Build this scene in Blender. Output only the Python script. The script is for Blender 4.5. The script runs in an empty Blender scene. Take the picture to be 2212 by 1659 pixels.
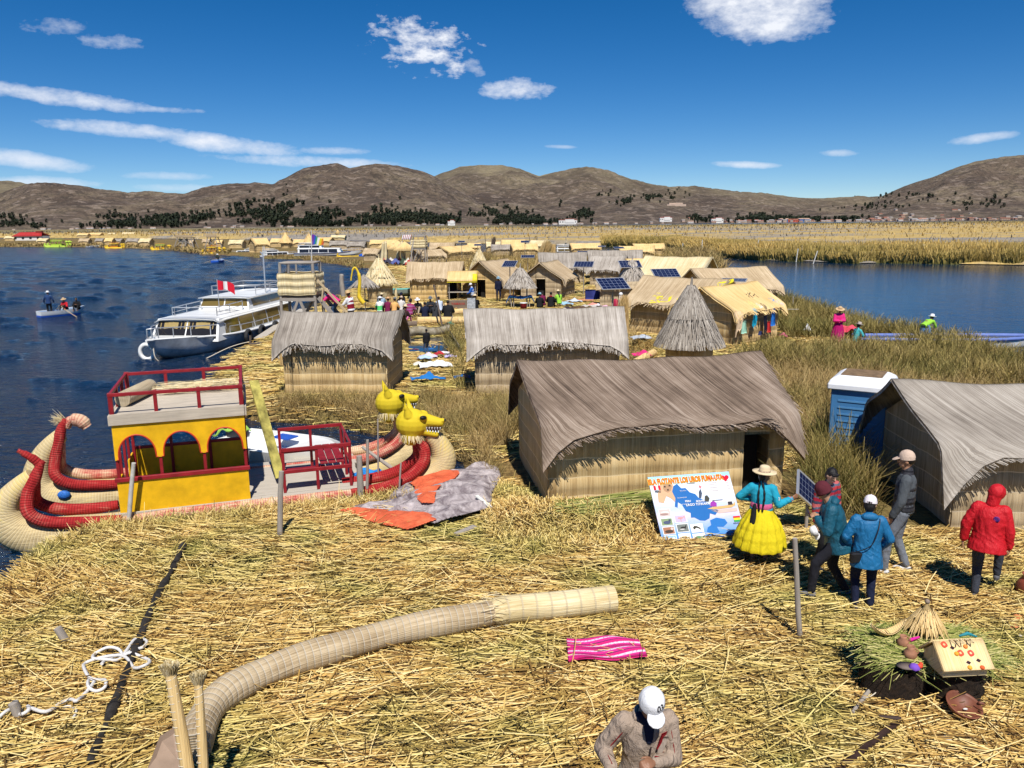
import bpy, math, random
import numpy as np
from mathutils import Vector, Matrix, noise as mnoise
random.seed(7); RNG = np.random.default_rng(11)
sc = bpy.context.scene; COL = sc.collection
R = math.radians
# ---------------------------------------------------------------- camera
CAM_H, PITCH, ROLL, FPX, CU, CV = 5.0, 11.4, 0.6, 1720.0, 1106.0, 829.5
_p, _r = R(PITCH), R(ROLL)
FWD = np.array((0, math.cos(_p), -math.sin(_p))); _u0 = np.array((0, math.sin(_p), math.cos(_p))); _r0 = np.array((1., 0, 0))
RT = math.cos(_r)*_r0 - math.sin(_r)*_u0; UP = math.cos(_r)*_u0 + math.sin(_r)*_r0
cam = bpy.data.objects.new("camera", bpy.data.cameras.new("camera")); COL.objects.link(cam)
cam.matrix_world = Matrix(((RT[0], UP[0], -FWD[0], 0), (RT[1], UP[1], -FWD[1], 0), (RT[2], UP[2], -FWD[2], CAM_H), (0, 0, 0, 1)))
cam.data.sensor_fit = 'HORIZONTAL'; cam.data.sensor_width = 36; cam.data.lens = 36*FPX/2212
cam.data.clip_start = 0.1; cam.data.clip_end = 60000
sc.camera = cam
# ---------------------------------------------------------------- sky and sun
SUN_EL, SUN_DIR = 57.0, Vector((0.12, -0.992, 0)).normalized()   # direction towards the sun, horizontal part
world = bpy.data.worlds.new("World"); sc.world = world; world.use_nodes = True
wn, wl = world.node_tree.nodes, world.node_tree.links; wn.clear()
sky = wn.new('ShaderNodeTexSky'); sky.sky_type = 'NISHITA'; sky.sun_disc = False
sky.sun_elevation = R(SUN_EL); sky.sun_rotation = math.atan2(SUN_DIR.x, SUN_DIR.y)
sky.altitude = 3800; sky.air_density = 1.0; sky.dust_density = 0.15; sky.ozone_density = 3.0
SKY_STRENGTH = 0.083
def wmath(op, a, b=None, c=None):
    n = wn.new('ShaderNodeMath'); n.operation = op
    for i, v in enumerate((a, b, c)):
        if v is None: continue
        if hasattr(v, 'links') or hasattr(v, 'is_linked'): wl.new(v, n.inputs[i])
        else: n.inputs[i].default_value = v
    return n.outputs[0]
def dir_of(u, v):
    d = FWD + (u-CU)/FPX*RT - (v-CV)/FPX*UP
    return math.degrees(math.atan2(d[0], d[1])), math.degrees(math.atan2(d[2], math.hypot(d[0], d[1])))
tc = wn.new('ShaderNodeTexCoord'); sep = wn.new('ShaderNodeSeparateXYZ'); wl.new(tc.outputs['Generated'], sep.inputs[0])
X, Y, Zz = sep.outputs
az = wmath('MULTIPLY', wmath('ARCTAN2', X, Y), 57.29578)
el = wmath('MULTIPLY', wmath('ARCSINE', Zz), 57.29578)
comb = wn.new('ShaderNodeCombineXYZ')
wl.new(az, comb.inputs[0]); wl.new(wmath('MULTIPLY', el, 1.9), comb.inputs[1])
nz = wn.new('ShaderNodeTexNoise'); nz.inputs['Scale'].default_value = 0.42; nz.inputs['Detail'].default_value = 8; nz.inputs['Roughness'].default_value = .62
wl.new(comb.outputs[0], nz.inputs['Vector'])
nz2 = wn.new('ShaderNodeTexNoise'); nz2.inputs['Scale'].default_value = 1.3; nz2.inputs['Detail'].default_value = 6; nz2.inputs['Roughness'].default_value = .6
wl.new(comb.outputs[0], nz2.inputs['Vector'])
# clouds as they stand in the sky: (u0, v0) -> (u1, v1) long axis, half thickness in degrees, density, breakup
CLOUDS = [((-60,182),(330,236),.55,1.0,.7), ((250,232),(420,240),.22,.6,.9), ((90,262),(470,300),.50,1.0,.6), ((300,288),(640,330),.62,1.0,.6), ((480,340),(870,358),.40,.8,.7), ((-100,325),(200,364),.55,1.0,.45),
          ((-60,392),(220,398),.42,.75,.6), ((250,378),(450,381),.28,.55,.6), ((300,404),(480,410),.3,.45,.6), ((650,325),(790,326),.28,.6,.8),
          ((1480,-40),(1790,25),2.6,1.5,.55), ((1590,40),(1740,66),1.1,1.2,.7), ((810,70),(1000,125),1.6,.95,1.9), ((1000,130),(1050,160),.5,.5,1.4),
          ((1040,190),(1195,194),.65,.95,1.0), ((1540,354),(1690,358),.26,.9,.5), ((1780,330),(1855,332),.25,.65,.6), ((2055,306),(2195,288),.34,.9,.5),
          ((20,50),(190,60),.4,.35,1.6), ((180,88),(300,92),.5,.45,1.5), ((1180,316),(1245,318),.14,.5,.5)]
total = None
for (a0, e0), (a1, e1), th, dens, brk in [(dir_of(*a), dir_of(*b), t, d, k) for a, b, t, d, k in CLOUDS]:
    cx, cy = (a0+a1)/2, (e0+e1)/2; L = math.hypot(a1-a0, e1-e0)/2; ca, sa = (a1-a0)/2/L, (e1-e0)/2/L
    dx = wmath('SUBTRACT', az, cx); dy = wmath('SUBTRACT', el, cy)
    p = wmath('DIVIDE', wmath('ADD', wmath('MULTIPLY', dx, ca), wmath('MULTIPLY', dy, sa)), L*1.12)
    q = wmath('DIVIDE', wmath('SUBTRACT', wmath('MULTIPLY', dy, ca), wmath('MULTIPLY', dx, sa)), th)
    rr = wmath('ADD', wmath('MULTIPLY', p, p), wmath('MULTIPLY', q, q))
    n_ = wmath('MULTIPLY', wmath('SUBTRACT', nz.outputs[0], .5), 3.6*brk)
    n3 = wmath('MULTIPLY', wmath('SUBTRACT', nz2.outputs[0], .5), 1.5*brk)
    m = wmath('SUBTRACT', 1.0, wmath('SUBTRACT', wmath('SUBTRACT', rr, n_), n3))
    m = wmath('MULTIPLY', wmath('MINIMUM', wmath('MAXIMUM', wmath('MULTIPLY', m, .62), 0.0), 1.0), dens)
    total = m if total is None else wmath('MAXIMUM', total, m)
total = wmath('MINIMUM', total, .97)
hsv = wn.new('ShaderNodeHueSaturation'); hsv.inputs['Saturation'].default_value = 1.38; hsv.inputs['Hue'].default_value = .503
wl.new(sky.outputs[0], hsv.inputs['Color'])
mixc = wn.new('ShaderNodeMix'); mixc.data_type = 'RGBA'; wl.new(total, mixc.inputs[0]); wl.new(hsv.outputs[0], mixc.inputs[6])
mixc.inputs[7].default_value = (9.6, 9.9, 10.6, 1)
bg = wn.new('ShaderNodeBackground'); bg.inputs[1].default_value = SKY_STRENGTH; wl.new(mixc.outputs[2], bg.inputs[0])
wout = wn.new('ShaderNodeOutputWorld'); wl.new(bg.outputs[0], wout.inputs[0])
sun = bpy.data.objects.new("sun", bpy.data.lights.new("sun", 'SUN')); COL.objects.link(sun)
sun.data.energy = 5.0; sun.data.angle = R(.53); sun.data.color = (1, .955, .88)
_sd = Vector((SUN_DIR.x*math.cos(R(SUN_EL)), SUN_DIR.y*math.cos(R(SUN_EL)), math.sin(R(SUN_EL))))
sun.rotation_euler = _sd.to_track_quat('Z', 'Y').to_euler(); sun.location = (10, -30, 40)
sc.view_settings.view_transform = 'Standard'; sc.view_settings.look = 'None'; sc.view_settings.exposure = 0.22; sc.view_settings.gamma = 1
sc.cycles.max_bounces = 5; sc.cycles.diffuse_bounces = 2; sc.cycles.glossy_bounces = 3; sc.cycles.transmission_bounces = 4
sc.cycles.transparent_max_bounces = 6; sc.cycles.caustics_reflective = False; sc.cycles.caustics_refractive = False; sc.cycles.use_denoising = True
# ---------------------------------------------------------------- helpers: where a point of the view stands in the world
def ray(u, v): return FWD + (u-CU)/FPX*RT - (v-CV)/FPX*UP
def P(u, v, z=0.0):
    d = ray(u, v); t = (z-CAM_H)/d[2]; return Vector((d[0]*t, d[1]*t, z))
def ZY(u, v, y):
    d = ray(u, v); t = y/d[1]; return Vector((d[0]*t, y, CAM_H+d[2]*t))
# ---------------------------------------------------------------- mesh building
class MB:
    def __init__(s): s.v = []; s.f = []; s.uv = []; s.t = []; s.mi = []; s.sm = []; s.n = 0
    def add(s, V, F, uv=None, tint=.5, mi=0, smooth=True):
        V = [tuple(x) for x in V]; s.v += V
        s.uv += [(x[0]+x[1], x[2]) for x in V] if uv is None else list(uv)
        s.t += [tint]*len(V) if not hasattr(tint, '__len__') else list(tint)
        for f in F: s.f.append(tuple(i+s.n for i in f)); s.mi.append(mi); s.sm.append(smooth)
        s.n += len(V); return s
    def box(s, c, d, rot=(0,0,0), **k):
        M = Matrix.Translation(Vector(c)) @ (rot if isinstance(rot, Matrix) else Matrix.Rotation(rot[2],4,'Z')@Matrix.Rotation(rot[1],4,'Y')@Matrix.Rotation(rot[0],4,'X'))
        x, y, z = d[0]/2, d[1]/2, d[2]/2
        V = [(-x,-y,-z),(x,-y,-z),(x,y,-z),(-x,y,-z),(-x,-y,z),(x,-y,z),(x,y,z),(-x,y,z)]
        L = max(range(3), key=lambda i: d[i]); o = [i for i in range(3) if i != L]
        uv = [(v[o[0]]+v[o[1]], v[L]) for v in V]
        k.setdefault('smooth', False)
        return s.add([M@Vector(v) for v in V], [(0,3,2,1),(4,5,6,7),(0,1,5,4),(1,2,6,5),(2,3,7,6),(3,0,4,7)], uv, **k)
    def bar(s, a, b, w, h=None, roll=0, **k):
        a, b = Vector(a), Vector(b); h = h or w; d = b-a
        q = d.to_track_quat('Z', 'Y').to_matrix().to_4x4()@Matrix.Rotation(roll,4,'Z')
        return s.box((a+b)/2, (w, h, d.length), q, **k)
    def tube(s, pts, r, n=8, caps=True, flat=1.0, jit=0, **k):
        pts = [Vector(p) for p in pts]; m = len(pts)
        rs = [r]*m if not hasattr(r, '__len__') else r
        V = []; uv = []; L = 0; prev = None
        for i, p in enumerate(pts):
            t = (pts[min(i+1, m-1)]-pts[max(i-1, 0)]).normalized()
            if prev is None:
                nrm = t.orthogonal().normalized()
                if abs(t.z) < .9: nrm = (Vector((0,0,1)) - t*t.z).normalized()
            else: nrm = (prev - t*prev.dot(t)).normalized()
            prev = nrm; bi = t.cross(nrm)
            if i: L += (pts[i]-pts[i-1]).length
            for j in range(n+1):
                a = 2*math.pi*j/n; rr = rs[i]*(1+(random.uniform(-jit, jit) if jit and j < n else 0))
                V.append(p + nrm*math.cos(a)*rr + bi*math.sin(a)*rr*flat); uv.append((a*max(rs[i], .001), L))
        F = [(i*(n+1)+j, i*(n+1)+j+1, (i+1)*(n+1)+j+1, (i+1)*(n+1)+j) for i in range(m-1) for j in range(n)]
        s.add(V, F, uv, **k)
        if caps:
            for i, o in ((0, True), (m-1, False)):
                ring = [V[i*(n+1)+j] for j in range(n)]; c = sum(ring, Vector())/n
                s.add([c]+ring, [((0, j+1, (j+1) % n+1) if o else (0, (j+1) % n+1, j+1)) for j in range(n)], [(x.x*3, x.z*3) for x in [c]+ring], **{**k, 'smooth': False, 'tint': k.get('tint', .5) if not hasattr(k.get('tint', .5), '__len__') else .5})
        return s
    def lathe(s, prof, n=20, c=(0,0,0), rot=None, fr=None, sx=1, sy=1, **k):
        c = Vector(c); V = []; uv = []; L = 0; M = rot or Matrix.Identity(4)
        for i, (r, z) in enumerate(prof):
            if i: L += math.hypot(r-prof[i-1][0], z-prof[i-1][1])
            for j in range(n+1):
                a = 2*math.pi*j/n; q = r*(fr(a, i) if fr and j < n else (fr(0, i) if fr else 1))
                V.append(c+M@Vector((math.cos(a)*q*sx, math.sin(a)*q*sy, z))); uv.append((a*.5, L))
        m = len(prof)
        F = [(i*(n+1)+j, i*(n+1)+j+1, (i+1)*(n+1)+j+1, (i+1)*(n+1)+j) for i in range(m-1) for j in range(n)]
        return s.add(V, F, uv, **k)
    def grid(s, fn, nu, nv, thick=0, uvf=None, tintf=None, **k):
        """fn(a, b) with a, b in 0..1; thick > 0 makes a closed slab"""
        Pn = [[Vector(fn(i/nu, j/nv)) for i in range(nu+1)] for j in range(nv+1)]
        uv = [(uvf(i/nu, j/nv) if uvf else (i/nu, j/nv)) for j in range(nv+1) for i in range(nu+1)]
        V = [p for row in Pn for p in row]
        F = [(j*(nu+1)+i, j*(nu+1)+i+1, (j+1)*(nu+1)+i+1, (j+1)*(nu+1)+i) for j in range(nv) for i in range(nu)]
        if thick:
            N = []
            for j in range(nv+1):
                for i in range(nu+1):
                    du = Pn[j][min(i+1, nu)]-Pn[j][max(i-1, 0)]; dv = Pn[min(j+1, nv)][i]-Pn[max(j-1, 0)][i]
                    q = du.cross(dv); N.append(q.normalized() if q.length > 1e-9 else Vector((0,0,1)))
            m = len(V); V2 = [V[i]-N[i]*thick for i in range(m)]
            F = F + [tuple(m+i for i in reversed(f)) for f in F]
            bd = [j*(nu+1) for j in range(nv+1)] + [nv*(nu+1)+i for i in range(1, nu+1)] + [j*(nu+1)+nu for j in range(nv-1, -1, -1)] + [i for i in range(nu-1, 0, -1)]
            F += [(bd[i], bd[i-1], m+bd[i-1], m+bd[i]) for i in range(len(bd))]
            V = V+V2; uv = uv+uv
        if tintf: k['tint'] = [tintf(v) for v in V]
        return s.add(V, F, uv, **k)
    def poly(s, pts, thick=0, **k):
        """flat polygon, thickened along its normal"""
        pts = [Vector(p) for p in pts]; n = len(pts); k.setdefault('smooth', False)
        if not thick: return s.add(pts, [tuple(range(n))], **k)
        nr = Vector((0,0,0))
        for i in range(n): nr += pts[i].cross(pts[(i+1) % n])
        nr.normalize(); q = [p-nr*thick for p in pts]
        return s.add(pts+q, [tuple(range(n)), tuple(range(2*n-1, n-1, -1))]+[(i, i+n, (i+1) % n+n, (i+1) % n) for i in range(n)], **k)
    def ell(s, c, r, rot=None, n=12, m=8, **k):
        M = rot or Matrix.Identity(4); c = Vector(c); V = []
        r = (r, r, r) if not hasattr(r, '__len__') else r
        V.append(c+M@Vector((0,0,-r[2])))
        for i in range(1, m):
            p = math.pi*i/m - math.pi/2
            for j in range(n):
                a = 2*math.pi*j/n; V.append(c+M@Vector((math.cos(a)*math.cos(p)*r[0], math.sin(a)*math.cos(p)*r[1], math.sin(p)*r[2])))
        V.append(c+M@Vector((0,0,r[2]))); e = len(V)-1
        F = [(0, 1+(j+1) % n, 1+j) for j in range(n)]+[(e, 1+(m-2)*n+j, 1+(m-2)*n+(j+1) % n) for j in range(n)]
        F += [(1+i*n+j, 1+i*n+(j+1) % n, 1+(i+1)*n+(j+1) % n, 1+(i+1)*n+j) for i in range(m-2) for j in range(n)]
        return s.add(V, F, **k)
    def cap(s, a, ra, b, rb, n=10, flat=1.0, **k):
        """closed tapered capsule"""
        a, b = Vector(a), Vector(b); d = (b-a); L = max(d.length, 1e-5); t = d/L
        x = t.orthogonal().normalized(); y = t.cross(x); V = [a-t*ra]; 
        rings = [(-ra*.7, ra*.7), (0, ra), (L, rb), (L+rb*.7, rb*.7)]
        for h, r in rings:
            for j in range(n):
                q = 2*math.pi*j/n; V.append(a+t*h+x*math.cos(q)*r+y*math.sin(q)*r*flat)
        V.append(b+t*rb); e = len(V)-1
        F = [(0, 1+(j+1) % n, 1+j) for j in range(n)]+[(e, 1+3*n+j, 1+3*n+(j+1) % n) for j in range(n)]
        F += [(1+i*n+j, 1+i*n+(j+1) % n, 1+(i+1)*n+(j+1) % n, 1+(i+1)*n+j) for i in range(3) for j in range(n)]
        return s.add(V, F, **k)
    def mesh(s, name, off=None, mats=()):
        me = bpy.data.meshes.new(name)
        V = s.v if off is None else [(x[0]-off[0], x[1]-off[1], x[2]-off[2]) for x in s.v]
        me.from_pydata(V, [], s.f); me.polygons.foreach_set('use_smooth', s.sm); me.polygons.foreach_set('material_index', s.mi)
        ul = me.uv_layers.new(name='UVMap'); li = np.empty(len(me.loops), dtype=np.int32); me.loops.foreach_get('vertex_index', li)
        ul.data.foreach_set('uv', np.array(s.uv, dtype=np.float32)[li].ravel())
        at = me.attributes.new('tint', 'FLOAT', 'POINT'); at.data.foreach_set('value', np.array(s.t, dtype=np.float32))
        for m in mats: me.materials.append(m)
        me.update(); return me
    def build(s, name, mat, parent=None, world=False, bevel=0):
        mats = mat if isinstance(mat, (list, tuple)) else [mat]
        off = parent.location if (parent is not None and world) else None
        if parent is not None and world and abs(parent.rotation_euler.z) > 1e-6:
            Mi = (Matrix.Translation(parent.location)@parent.rotation_euler.to_matrix().to_4x4()).inverted()
            s.v = [tuple(Mi@Vector(x)) for x in s.v]; off = None
        o = bpy.data.objects.new(name, s.mesh(name, off, mats)); COL.objects.link(o); o.parent = parent
        if bevel:
            b = o.modifiers.new('bevel', 'BEVEL'); b.width = bevel; b.segments = 1; b.limit_method = 'ANGLE'
        return o
def link_mesh(name, me, parent=None, mats=()):
    o = bpy.data.objects.new(name, me); COL.objects.link(o); o.parent = parent
    for m in mats: me.materials.append(m)
    return o
def tag(o, label, cat, group=None):
    o['label'] = label; o['category'] = cat
    if group: o['group'] = group
    return o
def thing(name, label, cat, loc=(0,0,0), rz=0, group=None):
    o = bpy.data.objects.new(name, None); COL.objects.link(o); o.location = loc; o.rotation_euler = (0,0,rz); o.empty_display_size = .2
    return tag(o, label, cat, group)
def struct(o): o['kind'] = 'structure'; return o
def stuff(o): o['kind'] = 'stuff'; return o
def copy_tree(o, parent=None):
    c = o.copy(); COL.objects.link(c); c.parent = parent
    for ch in o.children: copy_tree(ch, c)
    return c
# ---------------------------------------------------------------- materials
_mats = {}
class NT:
    def __init__(s, name):
        s.m = bpy.data.materials.new(name); s.m.use_nodes = True; s.n = s.m.node_tree.nodes; s.l = s.m.node_tree.links
        s.b = s.n['Principled BSDF']; s.b.inputs['Specular IOR Level'].default_value = .3
    def mk(s, t, **k):
        n = s.n.new('ShaderNode'+t)
        for a, b in k.items(): setattr(n, a, b)
        return n
    def put(s, sock, v):
        if hasattr(v, 'is_linked'): s.l.new(v, sock)
        else: sock.default_value = v
    def math(s, op, a, b=0.0, clamp=False):
        n = s.mk('Math', operation=op, use_clamp=clamp); s.put(n.inputs[0], a); s.put(n.inputs[1], b); return n.outputs[0]
    def noise(s, vec, scale, detail=4, rough=.55, dist=0):
        n = s.mk('TexNoise'); s.put(n.inputs['Vector'], vec); n.inputs['Scale'].default_value = scale; n.inputs['Detail'].default_value = detail
        n.inputs['Roughness'].default_value = rough; n.inputs['Distortion'].default_value = dist; return n.outputs[0]
    def mapv(s, vec, sc_=(1,1,1), loc=(0,0,0), rot=(0,0,0)):
        n = s.mk('Mapping'); s.put(n.inputs['Vector'], vec); n.inputs['Scale'].default_value = sc_; n.inputs['Location'].default_value = loc; n.inputs['Rotation'].default_value = rot; return n.outputs[0]
    def ramp(s, f, stops, interp='LINEAR'):
        n = s.mk('ValToRGB'); s.put(n.inputs[0], f); cr = n.color_ramp; cr.interpolation = interp
        while len(cr.elements) < len(stops): cr.elements.new(.5)
        for e, (p, c) in zip(cr.elements, stops): e.position = p; e.color = tuple(c)+(1,) if len(c) == 3 else c
        return n.outputs[0]
    def mix(s, f, a, b, bt='MIX'):
        n = s.mk('Mix', data_type='RGBA', blend_type=bt); s.put(n.inputs[0], f)
        for i, x in ((6, a), (7, b)): s.put(n.inputs[i], tuple(x)+(1,) if isinstance(x, (tuple, list)) and len(x) == 3 else x)
        return n.outputs[2]
    def co(s, w='Object'): return s.mk('TexCoord').outputs[w]
    def attr(s, n_): return s.mk('Attribute', attribute_name=n_).outputs['Fac']
    def bump(s, h, strength=.5, dist=.02):
        n = s.mk('Bump'); s.put(n.inputs['Height'], h); n.inputs['Strength'].default_value = strength; n.inputs['Distance'].default_value = dist
        s.l.new(n.outputs[0], s.b.inputs['Normal'])
    def col(s, c): s.put(s.b.inputs['Base Color'], tuple(c)+(1,) if isinstance(c, (tuple, list)) and len(c) == 3 else c)
    def rough(s, v): s.put(s.b.inputs['Roughness'], v)
def plain(name, c, rough=.6, var=.12, scale=6, bump=.15, metal=0, spec=None, detail=5, bd=.01):
    if name in _mats: return _mats[name]
    t = NT(name); co = t.co(); n = t.noise(co, scale, detail, .6)
    d = [max(0, x*(1-var*1.6)) for x in c]; b = [min(1, x*(1+var)) for x in c]
    t.col(t.ramp(n, [(.3, d), (.7, b)])); t.rough(rough); t.b.inputs['Metallic'].default_value = metal
    if bump: t.bump(t.noise(co, scale*6, 4, .6), bump, bd)
    if spec is not None: t.b.inputs['Specular IOR Level'].default_value = spec
    _mats[name] = t.m; return t.m
def fabric(name, c, rough=.85, stripes=None, fold=.35, sheen=0, spec=.15):
    """cloth with soft wrinkles; stripes = list of (pos, colour) along z, period"""
    if name in _mats: return _mats[name]
    t = NT(name); co = t.co(); n = t.noise(co, 9, 3, .5)
    if stripes:
        period, cols, axis = stripes
        sx = t.mk('SeparateXYZ'); t.l.new(co, sx.inputs[0])
        f = t.math('FRACT', t.math('ADD', t.math('MULTIPLY', sx.outputs[axis], 1/period), t.math('MULTIPLY', n, .25)))
        base = t.ramp(f, cols, 'CONSTANT')
    else: base = t.mix(n, [x*.82 for x in c], [min(1, x*1.1) for x in c])
    t.col(base); t.rough(rough); t.b.inputs['Specular IOR Level'].default_value = spec
    h = t.math('ADD', t.noise(t.mapv(co, (1, 1, .55)), 14, 3, .55, .8), t.math('MULTIPLY', t.noise(co, 160, 2), .12))
    t.bump(h, fold, .05); _mats[name] = t.m; return t.m
def reed(name, cols, freq=70, along=1.2, band=0, bandc=(.75,.6,.35), patch=.35, pscale=.8, bump=.6, rings=0, ringc=(.8,.75,.6), streak=.5):
    """reeds lying along uv.y; uv in metres.  band: tied rows every `band` metres; rings: string bindings"""
    if name in _mats: return _mats[name]
    t = NT(name); uv = t.mk('UVMap', uv_map='UVMap').outputs[0]
    fine = t.noise(t.mapv(uv, (freq, along, 1)), 1, 3, .6)
    mid = t.noise(t.mapv(uv, (freq*.22, along*.5, 1), (3, 7, 0)), 1, 3, .6)
    pat = t.noise(t.co(), pscale, 4, .6)
    f = t.math('ADD', t.math('ADD', t.math('MULTIPLY', fine, .5+streak*.3), t.math('MULTIPLY', mid, .5-streak*.1)), t.math('MULTIPLY', t.math('SUBTRACT', pat, .5), patch))
    k = len(cols); base = t.ramp(f, [(.30+.42*i/(k-1), c) for i, c in enumerate(cols)])
    sx = t.mk('SeparateXYZ'); t.l.new(uv, sx.inputs[0]); h = fine
    if band:
        wob = t.math('MULTIPLY', t.noise(t.mapv(uv, (1.2, 0, 1)), 1, 2), .12)
        fr = t.math('FRACT', t.math('DIVIDE', t.math('ADD', sx.outputs[1], wob), band))
        line = t.math('LESS_THAN', fr, .055)
        base = t.mix(t.math('MULTIPLY', line, .75), base, bandc)
        h = t.math('ADD', h, t.math('MULTIPLY', t.math('SINE', t.math('MULTIPLY', fr, 3.1416)), 1.6))
    if rings:
        fr = t.math('FRACT', t.math('DIVIDE', sx.outputs[1], rings)); line = t.math('LESS_THAN', fr, .12)
        base = t.mix(t.math('MULTIPLY', line, .8), base, ringc)
        h = t.math('ADD', h, t.math('MULTIPLY', t.math('POWER', t.math('SINE', t.math('MULTIPLY', fr, 3.1416)), .35), .8))
    t.col(base); t.rough(.75); t.b.inputs['Specular IOR Level'].default_value = .2; t.bump(h, bump, .02)
    _mats[name] = t.m; return t.m
def strandmat(name, stops, greens=None, gscale=.35, basec=None):
    """loose reeds: colour by each reed's own tint; patches of greener reeds"""
    if name in _mats: return _mats[name]
    t = NT(name); base = t.ramp(t.attr('tint'), stops)
    if greens:
        g = t.ramp(t.attr('tint'), greens); n = t.noise(t.co(), gscale, 3, .6)
        base = t.mix(t.ramp(n, [(.45, (0,0,0)), (.66, (1,1,1))]), base, g)
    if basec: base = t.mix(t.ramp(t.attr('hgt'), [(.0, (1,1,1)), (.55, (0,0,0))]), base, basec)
    t.col(base); t.rough(.6); t.b.inputs['Specular IOR Level'].default_value = .25; _mats[name] = t.m; return t.m
def wood(name, c, rough=.75, grain=18, var=.35):
    if name in _mats: return _mats[name]
    t = NT(name); uv = t.mk('UVMap', uv_map='UVMap').outputs[0]; n = t.noise(t.mapv(uv, (grain*2.2, 1.6, 1)), 1, 5, .65); p = t.noise(t.co(), 3, 4)
    f = t.math('ADD', t.math('MULTIPLY', n, .65), t.math('MULTIPLY', p, .35))
    t.col(t.ramp(f, [(.3, [x*(1-var) for x in c]), (.7, [min(1, x*(1+var*.5)) for x in c])])); t.rough(rough); t.bump(n, .4, .01); _mats[name] = t.m; return t.m
# ---------------------------------------------------------------- many loose reeds as one mesh
def strands(name, O, D, L, W, tint, bend=.12, segs=2, mat=None, parent=None, taper=.5, up=None, vee=.5, droop=0):
    """O origins, D unit directions, L lengths, W widths (numpy).  V-shaped ribbons"""
    n = len(O); K = segs+1
    upv = np.tile(np.array((0., 0, 1)), (n, 1)) if up is None else up
    side = np.cross(D, upv); ln = np.linalg.norm(side, axis=1, keepdims=True); bad = ln[:, 0] < .15
    a = RNG.uniform(0, 2*np.pi, n); side[bad] = np.stack([np.cos(a), np.sin(a), 0*a], 1)[bad]; ln = np.linalg.norm(side, axis=1, keepdims=True); side /= ln
    nor = np.cross(side, D)
    bs = RNG.normal(0, bend, n)[:, None]; bn = RNG.normal(0, bend*.5, n)[:, None]
    V = np.empty((n, K, 3, 3)); hg = np.empty((n, K, 3))
    for k in range(K):
        s = k/segs; w = W*(1-taper*s)
        c = O + D*(L*s)[:, None] + side*bs*(L*s*s)[:, None] + nor*bn*(L*s*s)[:, None]
        if droop: c[:, 2] -= droop*L*s*s
        V[:, k, 0] = c - side*(w/2)[:, None]; V[:, k, 1] = c + nor*(w*vee)[:, None]; V[:, k, 2] = c + side*(w/2)[:, None]; hg[:, k] = s
    idx = (np.arange(n)*K*3)[:, None, None]; ks = (np.arange(segs)*3)[None, :, None]
    q = np.array([[0, 1, 4, 3], [1, 2, 5, 4]])
    F = (idx[..., None]+ks[..., None]+q[None, None]).reshape(-1, 4)
    me = bpy.data.meshes.new(name); nv = n*K*3; nf = len(F)
    me.vertices.add(nv); me.vertices.foreach_set('co', V.astype(np.float32).ravel())
    me.loops.add(nf*4); me.loops.foreach_set('vertex_index', F.astype(np.int32).ravel())
    me.polygons.add(nf); me.polygons.foreach_set('loop_start', np.arange(0, nf*4, 4, dtype=np.int32)); me.polygons.foreach_set('loop_total', np.full(nf, 4, np.int32))
    me.update(calc_edges=True)
    at = me.attributes.new('tint', 'FLOAT', 'POINT'); at.data.foreach_set('value', np.repeat(tint, K*3).astype(np.float32))
    at = me.attributes.new('hgt', 'FLOAT', 'POINT'); at.data.foreach_set('value', hg.astype(np.float32).ravel())
    if mat: me.materials.append(mat)
    o = bpy.data.objects.new(name, me); COL.objects.link(o); o.parent = parent; return o
def inpoly(px, py, poly):
    r = np.zeros(len(px), bool); n = len(poly)
    for i in range(n):
        x0, y0 = poly[i][:2]; x1, y1 = poly[(i+1) % n][:2]
        if y0 == y1: continue
        c = ((y0 > py) != (y1 > py)) & (px < (x1-x0)*(py-y0)/(y1-y0)+x0); r ^= c
    return r
def scatter(poly, n, ykey=0):
    """n random points in a world polygon; ykey > 0 favours near points"""
    xs = [p[0] for p in poly]; ys = [p[1] for p in poly]; out = np.empty((0, 2))
    y0, y1 = max(min(ys), .5), max(ys)
    while len(out) < n:
        m = n*2; u = RNG.random(m)
        if ykey: y = y0*(y1/y0)**u
        else: y = y0+(y1-y0)*u
        x = RNG.uniform(min(xs), max(xs), m); k = inpoly(x, y, poly); out = np.vstack([out, np.stack([x[k], y[k]], 1)])
    return out[:n]
def snoise(x, y, s, seed=0):
    """cheap smooth 2-D noise (sum of sines), about -1..1"""
    r = np.random.default_rng(seed); v = 0
    for i in range(7):
        a = r.uniform(0, 2*np.pi); f = s*r.uniform(.5, 2.2); v = v+np.sin((x*np.cos(a)+y*np.sin(a))*f+r.uniform(0, 6.28))*(1/(1+.3*i))
    return v/3.2
# ================================================================ the setting
# ---- water
t = NT('lake_water_blue'); co = t.co()
sx = t.mk('SeparateXYZ'); t.l.new(co, sx.inputs[0])
n1 = t.noise(t.mapv(co, (1, 1.9, 1), rot=(0, 0, .25)), 1.7, 4, .55, .5); n2 = t.noise(t.mapv(co, (1, 1.6, 1), rot=(0, 0, -.35)), .35, 3, .5); n3 = t.noise(t.mapv(co, (1, 1.8, 1)), 5.0, 2, .5)
hh = t.math('ADD', t.math('ADD', n1, t.math('MULTIPLY', n2, 1.2)), t.math('MULTIPLY', n3, .22))
calm = t.ramp(t.math('DIVIDE', sx.outputs[0], 100.0), [(.09, (1,1,1)), (.17, (.05,.05,.05))])   # the lagoon on the right lies in the lee of the reeds
bm = t.mk('Bump'); bm.inputs['Distance'].default_value = .8; t.l.new(hh, bm.inputs['Height']); t.l.new(t.math('MULTIPLY', calm, 1.0), bm.inputs['Strength'])
t.l.new(bm.outputs[0], t.b.inputs['Normal'])
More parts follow.
